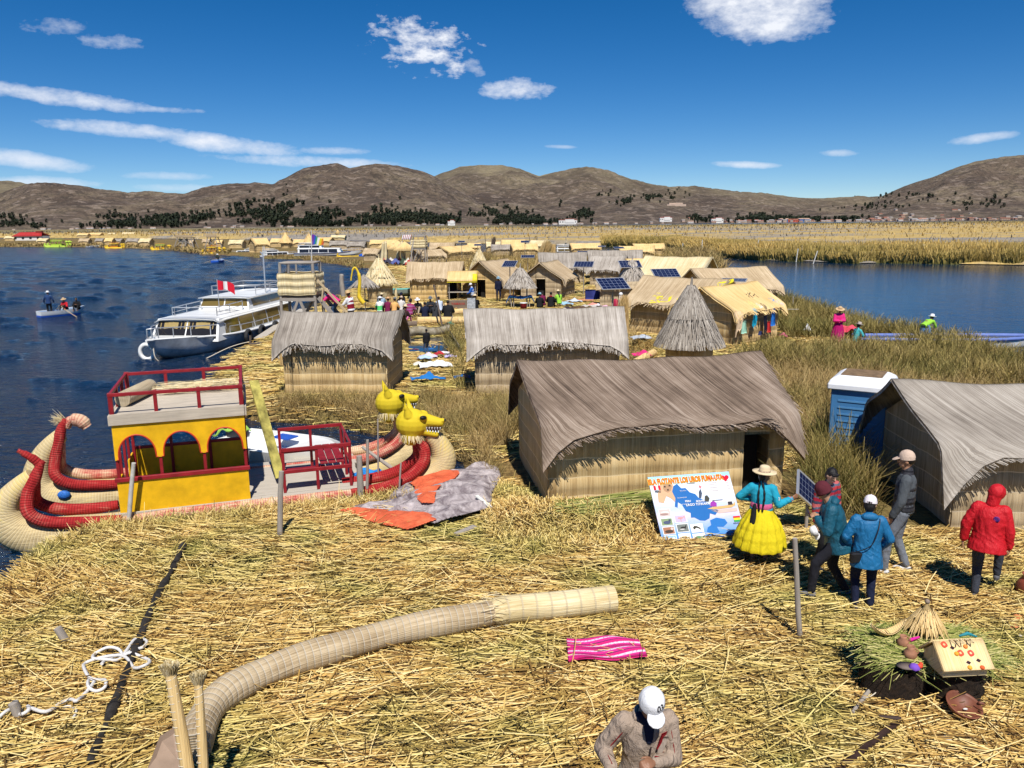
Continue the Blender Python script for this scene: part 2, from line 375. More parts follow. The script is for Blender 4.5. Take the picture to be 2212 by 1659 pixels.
t.col(t.mix(n2, (.002, .014, .045), (.004, .026, .070))); t.rough(.12); t.b.inputs['IOR'].default_value = 1.33; t.b.inputs['Specular IOR Level'].default_value = .5
WATER = t.m
WZ = -.45
m = MB(); rings = [0, 20, 60, 200, 600, 2000, 8000, 30000]
m.grid(lambda a, b: ((a-.5)*70000, -1000+b*46000, WZ), 8, 8, uvf=lambda a, b: (a, b)); struct(m.build('lake_water', WATER))
# wind waves of the open lake on the left, as real relief
wy = 5.5*(330/5.5)**np.linspace(0, 1, 620); wu = np.linspace(-160, 1000, 640); WU, WY = np.meshgrid(wu, wy); WX = (WU-1106)/1.02/FPX*WY*1.0
rw = np.random.default_rng(5); hz_ = np.zeros(WX.shape); cell = WY*.0075
for i in range(34):
    lam = .42*1.08**i*rw.uniform(.9, 1.1); a_ = rw.normal(1.25, .55); k_ = 2*np.pi/lam; fade = np.clip(lam/(2.6*cell)-1, 0, 1)
    hz_ += fade*lam*.0125*(.75 if lam > 3 else 1)*(1-2*np.abs(np.sin(.5*(k_*(WX*np.cos(a_)+WY*np.sin(a_))+rw.uniform(0, 6.28)+.8*np.sin(WX*.7/lam+WY*.3/lam)))))
V = np.stack([WX, WY, WZ+.085+np.clip(hz_, -.075, .12)], -1).reshape(-1, 3); n_ = len(wu); i = np.arange(n_-1)[None, :]+np.arange(len(wy)-1)[:, None]*n_; F = np.stack([i, i+1, i+n_+1, i+n_], -1).reshape(-1, 4)
me = bpy.data.meshes.new('lake_waves'); me.from_pydata(V.tolist(), [], F.tolist()); me.polygons.foreach_set('use_smooth', [True]*len(F)); me.materials.append(WATER); me.update(); o = bpy.data.objects.new('lake_waves', me); COL.objects.link(o); struct(o)
# ---- the reed island (one sheet), with the far village shore
SH = [(-900,1659,0), (-60,1345,0), (0,1278,0), (60,1216,0), (130,1170,0), (200,1143,0), (262,1138,0), (450,1114,0), (600,1098,0), (770,1078,0), (900,1064,0), (990,1044,0), (1022,1004,0),
      (985,968,0), (860,925,0), (740,905,0), (640,893,0), (560,892,0), (480,872,0), (452,805,0), (480,777,0), (530,748,0), (592,712,0), (640,690,0), (672,667,0), (690,648,0), (740,634,0), (775,612,0), (800,590,0), (806,577,0),
      (750,571,0), (700,563,0), (640,557,0), (580,556,0), (500,549,0), (434,547,0), (380,540,0), (297,535,0), (174,532.5,0), (0,532,0), (-500,533,0),
      (-500,514,0), (300,516,0), (800,522,0), (1000,540,0), (1100,549,0), (1187,549,0), (1300,546,0), (1440,545,0), (1520,547,0), (1548,556,0), (1566,590,0), (1640,622,0), (1720,655,0), (1800,683,0), (1880,704,0), (1990,724,0), (2080,736,0), (2135,758,0), (2212,790,0), (2500,850,0)]
SHORE = [(-14, -6)] + [tuple(P(u, v, -.15)[:2]) for u, v, _ in SH[1:]] + [(60, 22), (60, -6)]
SHORE.insert(1, (-13, 4)); SHORE.insert(2, (-10.5, 8.2))
def shore_dist(x, y):
    d = np.full(x.shape, 1e9); n = len(SHORE)
    for i in range(n):
        x0, y0 = SHORE[i]; x1, y1 = SHORE[(i+1) % n]; dx, dy = x1-x0, y1-y0
        tt = np.clip(((x-x0)*dx+(y-y0)*dy)/(dx*dx+dy*dy+1e-9), 0, 1); d = np.minimum(d, np.hypot(x-x0-tt*dx, y-y0-tt*dy))
    return np.where(inpoly(x.ravel(), y.ravel(), SHORE).reshape(x.shape), d, -d)
def ground_z(x, y):
    x = np.asarray(x, float); y = np.asarray(y, float); d = shore_dist(x, y)
    k = np.clip(d/np.clip(.35+y*.006, .35, 3), -1, 1); e = np.where(k > 0, 1-(1-k)**2, k)
    return -.40+.40*e + np.where(d > 0, .035*snoise(x, y, 1.1, 3)*np.clip(d, 0, 1) + .03*snoise(x, y, 3.1, 5)*np.clip(d, 0, 1), -.3*np.clip(-d, 0, 1)) + np.where(d < 0, -.3, 0)
def sheet(name, xs, ys, mat):
    Xg, Yg = np.meshgrid(xs, ys); Zg = ground_z(Xg, Yg); nx, ny = len(xs), len(ys)
    V = np.stack([Xg, Yg, Zg], -1).reshape(-1, 3); i = np.arange(nx-1)[None, :]+np.arange(ny-1)[:, None]*nx
    F = np.stack([i, i+1, i+nx+1, i+nx], -1).reshape(-1, 4); keep = (V[F, 2].max(1) > WZ-.35); F = F[keep]
    me = bpy.data.meshes.new(name); me.from_pydata(V.tolist(), [], F.tolist()); me.polygons.foreach_set('use_smooth', [True]*len(F)); me.materials.append(mat); me.update()
    o = bpy.data.objects.new(name, me); COL.objects.link(o); return struct(o)
t = NT('trodden_reed_ground'); co = t.co()
a = t.noise(t.mapv(co, (2.5, 22, 1), rot=(0, 0, .15)), 1, 4, .65, .5); b = t.noise(t.mapv(co, (16, 3, 1), rot=(0, 0, .5)), 1, 4, .6, .6); c = t.noise(co, .35, 4, .6)
f = t.math('ADD', t.math('MULTIPLY', a, .6), t.math('MULTIPLY', b, .4))
g1 = t.ramp(f, [(.32, (.02, .012, .004)), (.46, (.13, .08, .025)), (.60, (.32, .21, .075)), (.75, (.50, .36, .16))])
g2 = t.ramp(f, [(.32, (.025, .02, .006)), (.5, (.15, .12, .035)), (.75, (.36, .29, .11))])
t.col(t.mix(t.ramp(c, [(.45, (0,0,0)), (.62, (1,1,1))]), g1, g2)); t.rough(.85); t.bump(f, .9, .08); GROUND = t.m
xs = np.concatenate([np.arange(-16, 20, .22), np.arange(20, 62, .8)]); sheet('reed_ground', xs, np.concatenate([np.arange(-6, 28, .22), np.arange(28, 58, .5)]), GROUND)
g_far = sheet('far_reed_ground', np.concatenate([np.arange(-600, -60, 6), np.arange(-60, 62, 1.0)]), np.concatenate([np.arange(57.5, 130, 1.0), np.arange(130, 420, 4)]), GROUND)
# ---- marsh beyond the water: a sea of standing reeds
def ME(u, v): return P(u, v, -.2)
MARSH = [tuple(ME(u, v)[:2]) for u, v in ((-900,511), (0,513), (300,514), (800,519), (1000,524), (1180,528), (1300,531), (1440,534), (1480,541), (1560,553), (1640,559), (1760,562), (1850,566), (1900,564), (2064,567), (2212,569), (2700,574))]
MFAR = [(P(-900, 499.5, 0).x*2.2, 3000), (-700, 2900), (-120, 2100)] + [(x, 1150+.15*abs(x)) for x in (-30, 300, 700, 1300)][::1]
MARSH_POLY = MARSH + MFAR[::-1]
t = NT('marsh_vegetation'); co = t.co()
sx = t.mk('SeparateXYZ'); t.l.new(co, sx.inputs[0])
ld = t.math('MULTIPLY', t.math('LOGARITHM', sx.outputs[1], 2.718), 1.0)
cb = t.mk('CombineXYZ'); t.l.new(t.math('MULTIPLY', t.math('DIVIDE', sx.outputs[0], sx.outputs[1]), 2.2), cb.inputs[0]); t.l.new(t.math('MULTIPLY', ld, 5.5), cb.inputs[1])
patches = t.noise(cb.outputs[0], 1.0, 6, .62, .5)
fine = t.noise(t.mapv(co, (1.2, .25, 1)), .8, 5, .7)
gold = t.ramp(fine, [(.3, (.24, .17, .06)), (.55, (.50, .35, .12)), (.75, (.64, .47, .19))]); grey = t.ramp(fine, [(.3, (.17, .155, .14)), (.7, (.34, .30, .25))])
gr = t.mix(t.ramp(patches, [(.47, (0,0,0)), (.56, (1,1,1))]), gold, grey)
far = t.ramp(t.math('DIVIDE', sx.outputs[1], 2000.0), [(.30, (0,0,0)), (.42, (1,1,1))])
gr = t.mix(t.math('MULTIPLY', far, .6), gr, (.075, .075, .03)); t.col(gr); t.rough(.9); t.bump(fine, .8, .5); MARSHM = t.m
m = MB(); K = len(MARSH); rows = [0, .002, .006, .02, .05, .1, .2, .4, .7, 1.0]
near = MARSH; farp = []
for i, (x, y) in enumerate(near):
    fx = -2600+ (i/(K-1))*4400; fy = 2950 if i < 3 else (2400 if i < 5 else 1230+max(0, i-10)*12); farp.append((x/y*fy, fy))
V = []; 
for r_ in rows:
    for i in range(K): V.append((near[i][0]*(1-r_)+farp[i][0]*r_, near[i][1]*(1-r_)+farp[i][1]*r_, -.35 if r_ == 0 else (.75 if r_ < .01 else 1.0)))
F = [(r_*K+i, r_*K+i+1, (r_+1)*K+i+1, (r_+1)*K+i) for r_ in range(len(rows)-1) for i in range(K-1)]
m.add(V, F); struct(m.build('marsh_ground', MARSHM))
# standing reeds of the marsh: dense along the water's edge, thinning inland
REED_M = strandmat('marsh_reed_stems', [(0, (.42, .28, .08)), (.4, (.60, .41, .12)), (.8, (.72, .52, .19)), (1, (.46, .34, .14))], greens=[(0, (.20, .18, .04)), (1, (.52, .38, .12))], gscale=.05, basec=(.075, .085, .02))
def along(line, n, depth, skew=2.0):
    seg = np.array(line); L = np.hypot(*(seg[1:]-seg[:-1]).T); c = np.cumsum(L)/L.sum(); c = np.insert(c, 0, 0); u = RNG.random(n)
    x = np.interp(u, c, seg[:, 0]); y = np.interp(u, c, seg[:, 1]); d = depth*RNG.random(n)**skew; k = 1+d/np.hypot(x, y); return x*k, y*k, d
n = 60000; x, y, d = along(MARSH[6:], n, 26, 2.2)
y += 1.2*snoise(x, x*0+3, .25, 9) + .7*snoise(x, x*0, .9, 4)
h = RNG.uniform(1.0, 1.75, n)*(1+.25*snoise(x, y, .3, 2)); tip = RNG.normal(0, .12, (n, 2))
D = np.stack([tip[:, 0], tip[:, 1], np.ones(n)], 1); D /= np.linalg.norm(D, axis=1, keepdims=True)
stuff(strands('marsh_reeds', np.stack([x, y, np.where(d < 2, -.5, -.1)+0*d], 1), D, h+.35*(d > 2), RNG.uniform(.10, .20, n)*(.6+y/180), RNG.random(n), .25, 2, REED_M, taper=.75))
n = 30000; pp = scatter(MARSH_POLY, n, 1); x, y = pp.T; k = y < 900; x, y = x[k], y[k]; n = len(x)
D = np.stack([RNG.normal(0, .15, n), RNG.normal(0, .15, n), np.ones(n)], 1); D /= np.linalg.norm(D, axis=1, keepdims=True)
stuff(strands('marsh_sedge', np.stack([x, y, .7+0*x], 1), D, RNG.uniform(.4, .9, n)*(1+y/600), RNG.uniform(.15, .4, n)*(y/160), RNG.random(n), .25, 1, MARSHM, taper=.7))
# ---- hills
def prof(pts):
    us = np.array([p[0] for p in pts], float); vs = np.array([p[1] for p in pts], float); return lambda u: np.interp(u, us, vs)
VH = lambda u: 482.7+(1106-u)*.0105
RA = prof([(-500,425),(-100,440),(0,430),(40,414),(80,402),(130,400),(180,405),(230,413),(290,421),(330,417),(370,420),(410,422),(450,410),(500,403),(560,400),(600,402),(640,385),(665,372),(700,364),(740,361),(765,372),(790,366),(820,361),(850,363),(880,368),(920,378),(950,389),(975,405),(1000,419),(1040,437),(1080,452),(1130,466),(1200,478),(1300,484),(3000,486)])
RB = prof([(-500,470),(820,450),(900,405),(960,382),(1000,370),(1040,366),(1090,367),(1130,373),(1168,386),(1200,379),(1240,370),(1267,367),(1310,374),(1360,391),(1400,400),(1450,411),(1500,408),(1550,414),(1600,420),(1650,421),(1700,428),(1750,433),(1800,432),(1850,428),(1900,429),(1950,432),(2100,440),(3000,440)])
RC = prof([(-500,486),(1700,486),(1780,472),(1850,452),(1900,428),(1950,407),(2000,391),(2050,373),(2100,356),(2150,347),(2195,343),(2260,345),(2400,360),(2700,400)])
RD = prof([(-600,380),(-200,392),(0,395),(40,398),(75,403),(140,420),(300,470),(3000,480)])
RE = prof([(-500,470),(1000,480),(1100,472),(1160,458),(1220,466),(1280,452),(1330,440),(1400,436),(1460,444),(1520,462),(1580,455),(1640,470),(1700,478),(3000,480)])
def crest(Rf, u, Yc): return 5 + (VH(u)-Rf(u))/FPX/1.0*Yc
def smooth(x): x = np.clip(x, 0, 1); return x*x*(3-2*x)
def u_of(x, y): return 1106+x/y*1.02*FPX
def fbm(x, y, s, seed, oct=5):
    v = 0; a = 1; tot = 0
    for i in range(oct): v = v+a*snoise(x, y, s*2**i, seed+i*7); tot += a; a *= .55
    return v/tot
def hill_z(x, y):
    u = u_of(x, y); z = np.full(np.shape(x), 0.0)
    wob = 150*snoise(x, y, .0022, 77)
    for Rf, y0, yc, yb, amp in ((RA, 2280, 3500, 4600, .22), (RC, 2500, 4200, 5600, .16), (RB, 2450, 5200, 6600, .20), (RD, 3800, 6600, 7600, .15), (RE, 2350, 3000, 3800, .2)):
        hc = crest(Rf, u, yc); r = (y+wob*0-y0)/(yc-y0); f = np.where(r < 1, smooth(r)*.55+np.clip(r, 0, 1)*.45, 1-smooth((y-yc)/(yb-yc)))
        gul = 1-np.abs(fbm(x, y, .0035, 21, 4))*1.6
        k = np.clip(r, 0, 1); mod = 1+amp*(1-k**4)*3.0*(gul-.75)*np.clip(r*4, 0, 1)
        z = np.maximum(z, hc*f*mod)
    rough_ = fbm(x, y, .012, 5, 5)
    crag = 1-np.abs(fbm(x, y, .02, 55, 4))*2.2
    return z + rough_*np.clip(z/60, 0, 1)*9 + crag*np.clip(z/80, 0, 1)*6 - 4*np.clip(z/80, 0, 1) + .4
na, nr = 760, 200
uu = np.linspace(-330, 2560, na); rr = 2240*(7600/2240)**(np.linspace(0, 1, nr)**1.0)
Ug, Rg = np.meshgrid(uu, rr); Xh = (Ug-1106)/1.02/FPX*Rg; Yh = Rg; Zh = hill_z(Xh, Yh); Zh[0] = -1.0
V = np.stack([Xh, Yh, Zh], -1).reshape(-1, 3); i = np.arange(na-1)[None, :]+np.arange(nr-1)[:, None]*na; F = np.stack([i, i+1, i+na+1, i+na], -1).reshape(-1, 4)
t = NT('dry_hillside'); co = t.co(); geo = t.mk('NewGeometry'); sn = t.mk('SeparateXYZ'); t.l.new(geo.outputs['Normal'], sn.inputs[0])
a = t.noise(co, .004, 6, .65); b = t.noise(co, .03, 6, .7); c = t.noise(t.mapv(co, (1, 1, 3.5)), .02, 6, .72, .4)
base = t.ramp(a, [(.34, (.075, .052, .040)), (.5, (.135, .098, .070)), (.66, (.215, .168, .108))])
base = t.mix(t.ramp(b, [(.40, (.8,.8,.8)), (.52, (0,0,0))]), base, (.055, .042, .032)); e_ = t.noise(co, .09, 4, .8); base = t.mix(t.ramp(e_, [(.40, (.85,.85,.85)), (.47, (0,0,0))]), base, (.045, .036, .026))
rock = t.ramp(c, [(.54, (0,0,0)), (.60, (1,1,1))]); base = t.mix(t.math('MULTIPLY', rock, .6), base, (.30, .235, .185))
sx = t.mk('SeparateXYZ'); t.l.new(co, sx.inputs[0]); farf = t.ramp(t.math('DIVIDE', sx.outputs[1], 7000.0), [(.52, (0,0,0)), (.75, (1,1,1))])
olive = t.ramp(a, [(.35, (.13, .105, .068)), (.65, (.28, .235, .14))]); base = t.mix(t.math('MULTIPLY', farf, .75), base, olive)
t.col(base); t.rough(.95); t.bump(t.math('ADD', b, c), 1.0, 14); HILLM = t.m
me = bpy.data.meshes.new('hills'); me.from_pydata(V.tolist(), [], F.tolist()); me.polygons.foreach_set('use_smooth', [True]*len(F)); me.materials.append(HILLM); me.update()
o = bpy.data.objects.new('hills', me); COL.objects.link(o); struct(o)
# foreshore flat between the water and the foot of the hills
m = MB(); m.grid(lambda a, b: ((-2600+5200*a)*(1+b*.1), 2180+b*140+max(0, (a-.5))*160, -.1+.6*b), 20, 2); struct(m.build('shore_flat', plain('shore_flat_soil', (.17,.13,.075), .9, .3, .02, 0)))
# ---- eucalyptus stands on the slopes
TREEM = strandmat('dark_eucalyptus', [(0, (.010, .015, .009)), (.6, (.020, .028, .014)), (1, (.035, .042, .02))])
def tree_bits(seed, h):
    r = np.random.default_rng(seed); n = 60; a = r.uniform(0, 6.28, n); k = r.random(n); zz = h*(.22+.78*k); rad = h*.34*np.sin(np.clip(k, .05, 1)*2.6+.3)*r.uniform(.5, 1.25, n)
    O = np.stack([np.cos(a)*rad*.5, np.sin(a)*rad*.5, zz-h*.08], 1); D = np.stack([np.cos(a)*.8, np.sin(a)*.8, r.uniform(-.2, 1, n)], 1); D /= np.linalg.norm(D, axis=1, keepdims=True)
    return O, D, np.full(n, h*.20)*r.uniform(.6, 1.2, n), np.full(n, h*.24), r.random(n)
protos = []
for k in range(3):
    O, D, L, W, T = tree_bits(k, 10); O = np.vstack([O, [[0, 0, -1]]]); D = np.vstack([D, [[0, 0, 1]]]); L = np.append(L, 8); W = np.append(W, .8); T = np.append(T, .9)
    ob = strands('eucalyptus_tree', O, D, L, W, T, .1, 1, TREEM, taper=.3); protos.append(ob.data); bpy.data.objects.remove(ob)
def tree_density(u, v):
    d = 0
    for (u0, v0, su, sv, w) in ((60,486,70,7,.5), (30,470,30,6,.3), (250,482,60,12,.8), (370,482,40,14,.8), (470,480,60,14,.9), (560,470,50,20,1), (660,462,60,22,1.), (700,485,120,9,1), (760,474,40,14,.8), (840,474,25,18,1), (900,478,50,14,1), (980,480,60,10,1), (1080,476,50,14,.9), (1160,482,40,8,.7),
                                (1240,460,22,10,.7), (1270,466,14,10,.6), (1350,437,18,7,.8), (1420,432,20,5,.8), (1310,425,12,8,.4), (1520,474,28,6,.7), (1650,476,50,6,.6), (1740,482,50,4,.7), (1840,480,30,4,.6), (2000,430,80,8,.25), (2120,440,60,8,.25), (1900,450,60,8,.2), (640,405,9,4,.4), (750,400,12,5,.3), (1450,425,30,8,.3)):
        d = d+w*np.exp(-((u-u0)/su)**2-((v-v0)/sv)**2)
    return d
N = 90000; tu = RNG.uniform(-100, 2300, N); ty = 2290*(5200/2290)**RNG.random(N); tx = (tu-1106)/1.02/FPX*ty; tz = hill_z(tx, ty); tv = VH(tu)-(tz-5)/ty*FPX
cl = snoise(tx, ty, .02, 31)+.8*snoise(tx, ty, .05, 32); keep = (RNG.random(N) < tree_density(tu, tv)*.62) & (cl > -.05); tx, ty, tz, tu, tv = tx[keep], ty[keep], tz[keep], tu[keep], tv[keep]
order = np.argsort(ty); tx, ty, tz, tu = tx[order], ty[order], tz[order], tu[order]; NT_ = len(tx); vis = (tu > 0) & (tu < 2212)
hts = RNG.uniform(8, 17, NT_)
ind = [i for i in range(NT_) if vis[i]][:290]; iset = set(ind)
for i in ind:
    o = bpy.data.objects.new('eucalyptus_tree', protos[i % 3]); COL.objects.link(o); o.location = (tx[i], ty[i], tz[i]-.5); o.scale = (hts[i]/10,)*2+(hts[i]/10,); o.rotation_euler = (0, 0, i*1.7)
    tag(o, 'dark eucalyptus tree among many at the foot of the brown hills', 'tree', 'eucalyptus trees on the far hillside')
OO, DD, LL, WW, TT = [], [], [], [], []
for i in range(NT_):
    if i in iset: continue
    O, D, L, W, T = tree_bits(i % 5, hts[i]); s_ = slice(0, 26); OO.append(O[s_]+np.array((tx[i], ty[i], tz[i]-.5))); DD.append(D[s_]); LL.append(L[s_]*1.3); WW.append(W[s_]*1.5); TT.append(T[s_])
o = stuff(strands('hillside_woods', np.vstack(OO), np.vstack(DD), np.concatenate(LL), np.concatenate(WW), np.concatenate(TT), .1, 1, TREEM, taper=.3))
print('TREES', NT_)
# ================================================================ reed huts
PAL = {
 'grey':  [(.085,.07,.058), (.20,.17,.14), (.33,.29,.245), (.46,.415,.36)],
 'pale':  [(.11,.09,.075), (.25,.215,.18), (.40,.355,.305), (.54,.49,.435)],
 'brown': [(.025,.018,.014), (.10,.070,.050), (.225,.165,.122), (.37,.295,.235)],
 'tan':   [(.20,.14,.08), (.36,.26,.15), (.50,.38,.235), (.62,.50,.34)],
 'gold':  [(.42,.27,.10), (.60,.41,.17), (.72,.51,.23), (.80,.60,.31)],
 'straw': [(.36,.27,.12), (.55,.43,.22), (.68,.56,.33), (.78,.68,.46)],
 'wallw': [(.20,.125,.055), (.40,.265,.115), (.56,.40,.19), (.66,.51,.28)],
 'wallg': [(.15,.105,.06), (.31,.225,.13), (.45,.345,.21), (.56,.45,.30)],
 'wallgold': [(.30,.18,.06), (.48,.31,.11), (.60,.41,.17), (.68,.50,.25)]}
def RM(k): return reed('thatch_'+k, PAL[k], 55, .9, patch=.45, bump=.8)
def SM(k): return strandmat('thatch_reeds_'+k, [(i/3, c) for i, c in enumerate(PAL[k])])
def WM(k): return reed('mat_wall_'+k, PAL[k], 60, 1.0, band=.34, bandc=tuple(min(1, c*1.25+.05) for c in PAL[k][3]), patch=.3, bump=.7)
CORD = plain('twine', (.62,.56,.45), .8, .1, 30, 0)
POLE = wood('weathered_pole', (.34,.30,.26)); DARKPOLE = wood('dark_pole', (.12,.09,.07)); BAMBOO = wood('tan_pole', (.55,.42,.25))
FOOT = []
def merge(o, o2):
    import bmesh
    i = len(o.data.materials); o.data.materials.append(o2.data.materials[0]); o2.data.polygons.foreach_set('material_index', [i]*len(o2.data.polygons))
    bm = bmesh.new(); bm.from_mesh(o.data); bm.from_mesh(o2.data); bm.to_mesh(o.data); bm.free(); me = o2.data; bpy.data.objects.remove(o2); bpy.data.meshes.remove(me); return o
def hut(fm, rot, L, W, hw, hr, roof, wall, label, den=120, droop=.5, door=None, gdoor=False, ox=.25, oy=.3, skew=.0, sag=.06, det=1, peak=.12, group='reed huts on the island', ropes=False, sw=1.0, name='reed_hut', rpatch=None, foot=True):
    rz = R(rot); c = (fm[0]-math.sin(rz)*W/2, fm[1]+math.cos(rz)*W/2, 0)
    T = thing(name, label, 'hut', c, rz, group)
    if foot: FOOT.append((c[0], c[1], rz, L/2+ox+.1, W/2+oy+.1))
    L2 = L/2+ox; wob = random.random()*9; CT = .70
    def rf(a, t, s):
        a = np.asarray(a, float); t = np.asarray(t, float); ab = np.abs(a)
        g = np.clip((ab-.55)/.45, 0, 1)**2.2; ze = hw+.0-droop*g+.035*np.sin(a*7+wob)+.02*np.sin(a*17+wob)
        x = a*(L2+peak*(1-np.clip(t/CT, 0, 1))); hz = hr-sag*(1-a*a)+.02*np.sin(a*9+wob*2)
        k = np.clip(t/CT, 0, 1); k2 = np.clip((t-CT)/(1-CT), 0, 1); y1 = W/2+.14; z1 = hw+.16
        y = s*(k*y1+k2*(oy-.14)*(.6+.4*g)); z = hz+(z1-hz)*k-.07*np.sin(np.pi*k)+.0*k; z = np.where(t > CT, z1+(ze-z1)*k2, z)
        rnd = np.exp(-((t-CT)/.13)**2)*.055; z = z-rnd
        return np.stack([x, y, z], -1)
    slope = math.hypot(W/2, hr-hw)+.4; nu, nv = int(max(6, L*4*det)), int(max(6, 18*det))
    m = MB()
    for s in (-1, 1):
        m.grid((lambda a, b, s=s: rf(a*2-1, b, s)) if s < 0 else (lambda a, b, s=s: rf(1-a*2, b, s)), nu, nv, .07, uvf=lambda a, b, s=s: (a*L2*2+skew*b*slope*s+s*9, b*slope))
    ro = m.build('roof', RM(roof), T)
    for s in (-1, 1):
        n = int(L*slope*den*(1 if s < 0 else .5)); fr = int(L*110*min(1, den/120))
        if n < 30: continue
        a = np.concatenate([RNG.uniform(-1, 1, n), RNG.uniform(-1, 1, fr)]); t = np.concatenate([RNG.uniform(0, .9, n), RNG.uniform(.93, .99, fr)])
        p0 = rf(a, t, s); sk = (skew + RNG.normal(0, .06, n+fr)); d = .04; p1 = rf(np.clip(a-s*0+sk*d*slope/L2, -1.1, 1.1), np.minimum(t+d, 1.03), s); D = p1-p0
        bad = np.linalg.norm(D, axis=1) < 1e-4; D[bad] = (0, s*.3, -.9); D /= np.linalg.norm(D, axis=1, keepdims=True)
        nrm = np.stack([0*a, s*np.abs(D[:, 2])+1e-3, np.abs(D[:, 1])+.05], 1); nrm /= np.linalg.norm(nrm, axis=1, keepdims=True)
        Ls = np.concatenate([RNG.uniform(.2, .45, n), RNG.uniform(.03, .10, fr)]); Ls = np.minimum(Ls, np.maximum(.04, (1.005-t)*slope*1.0))
        kk = (t < CT) & (t+Ls/slope > CT+.02); Ls = np.where(kk, np.maximum(.06, (CT+.02-t)*slope), Ls)
        st = strands('thatch', p0+nrm*RNG.uniform(.0, .018, n+fr)[:, None], D, Ls, RNG.uniform(.011, .022, n+fr)*sw, np.clip(RNG.normal(.55, .25, n+fr), 0, 1), .03, 1, SM(roof), up=nrm, taper=.2)
        merge(ro, st)
    # walls
    m = MB(); WMt = WM(wall); bnd = .34
    def bul(z, x, z0=0): return .022*abs(math.sin(math.pi*(z/bnd)))**.6 + .012*math.sin(x*2.3+z)
    def wallseg(x0, x1, z0, z1, y, s):
        n1 = max(2, int((x1-x0)*4*det)); n2 = max(2, int((z1-z0)/bnd*5*det))
        m.grid(lambda a, b: ((x0+(x1-x0)*a)*(1) if s < 0 else (x1-(x1-x0)*a), y+s*bul(z0+(z1-z0)*b, x0+(x1-x0)*a), z0+(z1-z0)*b), n1, n2, .04, uvf=lambda a, b: (x0+(x1-x0)*a+s*5, z0+(z1-z0)*b))
    if door:
        d0, d1 = door; zt = min(hw-.05, 1.25)
        wallseg(-L/2, d0, 0, hw+.05, -W/2, -1); wallseg(d1, L/2, 0, hw+.05, -W/2, -1); wallseg(d0, d1, zt, hw+.05, -W/2, -1)
    else: wallseg(-L/2, L/2, 0, hw+.05, -W/2, -1)
    wallseg(-L/2, L/2, 0, hw+.05, W/2, 1)
    def gab(s):
        def top(y): return hw+(hr-.06-hw)*(1-abs(y)/(W/2))
        x = s*L/2; nn = max(6, int(W*4*det))
        def seg(y0, y1, zb=0.):
            m.grid(lambda a, b: (x+s*(bul(b*1.6, a*W)), (y0+(y1-y0)*a)*s, zb+(top(y0+(y1-y0)*a)-zb)*b), nn, max(3, int(10*det)), .04, uvf=lambda a, b: ((y0+(y1-y0)*a)+11*s, zb+(top(y0+(y1-y0)*a)-zb)*b))
        if gdoor and s == gdoor: seg(-W/2, -.33); seg(.33, W/2); seg(-.33, .33, 1.25)
        else: seg(-W/2, W/2)
    gab(1); gab(-1); m.build('wall', WMt, T)
    m = MB(); 
    for x in (-L/2+.03, L/2-.03):
        for y in (-W/2+.08, W/2-.08): m.tube([(x, y, -.1), (x, y, hw)], .03, 6)
    m.tube([(-L2, 0, hr-.13), (L2, 0, hr-.13)], .035, 6); m.build('pole_frame', POLE, T)
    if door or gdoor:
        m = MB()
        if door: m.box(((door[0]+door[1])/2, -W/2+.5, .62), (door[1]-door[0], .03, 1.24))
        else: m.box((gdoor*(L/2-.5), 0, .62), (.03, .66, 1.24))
        m.build('doorway_shade_sheet', fabric('painted_interior_shade', (.03,.026,.022)), T)  # near-black sheet paints each doorway's interior shade; on the brown hut also its curtain
    if ropes:
        m = MB(); pts = [Vector(rf(-1+2*i/40, .74, -1))+Vector((0, -.03, .012)) for i in range(41)]; m.tube(pts, .009, 5)
        pts = [Vector(rf(-.985, .1+.8*i/10, -1))+Vector((-.02, -.03, .0)) for i in range(11)]; m.build('tie_rope', CORD, T)
    return T, rf
H = {}
H[1] = hut((2.76,13.58), 8, 4.3, 3.4, 1.52, 2.40, 'brown', 'wallw', 'large brown reed hut standing behind the painted signboard', 420, .66, (1.40,1.88), ox=.18, oy=.40, skew=.42, ropes=True, sw=.95, sag=.07)
H[2] = hut((9.5,12.25), -4, 4.6, 2.9, 1.30, 2.16, 'grey', 'wallg', 'grey reed hut with swept roof at the right edge, before the blue toilet', 420, .85, ox=.35, oy=.45, skew=.5, ropes=True, sag=.10, peak=.2)
H[3] = hut((-5.3,23.5), -3, 3.1, 2.5, 1.52, 2.34, 'grey', 'wallw', 'grey reed hut in front of the lookout tower, its gable half open', 240, .45, (-1.32,-1.30), oy=.25, skew=.06, ropes=True, sw=1.3)
H[4] = hut((1.05,23.3), 2, 4.25, 2.6, 1.52, 2.40, 'pale', 'wallg', 'long pale grey reed hut between the tarpaulins and the yellow plastic roof', 260, .5, oy=.3, sw=1.5)
_q = P(1362,716)+Vector((1.9*.766,-1.9*.643,0)); H[6] = hut((_q.x,_q.y), -40, 3.8, 3.4, 1.35, 2.45, 'tan', 'wallw', 'tan reed hut with torn yellow plastic lying on its roof', 90, .45, sw=1.8, oy=.35)
H[7] = hut((10.35,33.6), 42, 3.6, 2.7, 1.3, 2.30, 'gold', 'wallw', 'golden reed hut with laundry spread over its roof edge', 90, .35, sw=1.8)
H[8] = hut((12.9,44.0), 18, 4.2, 3.4, 1.3, 2.4, 'tan', 'wallw', 'tan reed hut behind the golden laundry hut, next to the lagoon reeds', 60, .4, sw=2)
_q = P(1436,652); H[9] = hut((_q.x,_q.y), -33, 3.9, 4.2, 1.35, 2.75, 'straw', 'wallgold', 'largest straw yellow hut, between the yellow plastic roof and the lagoon', 60, .4, sw=2)
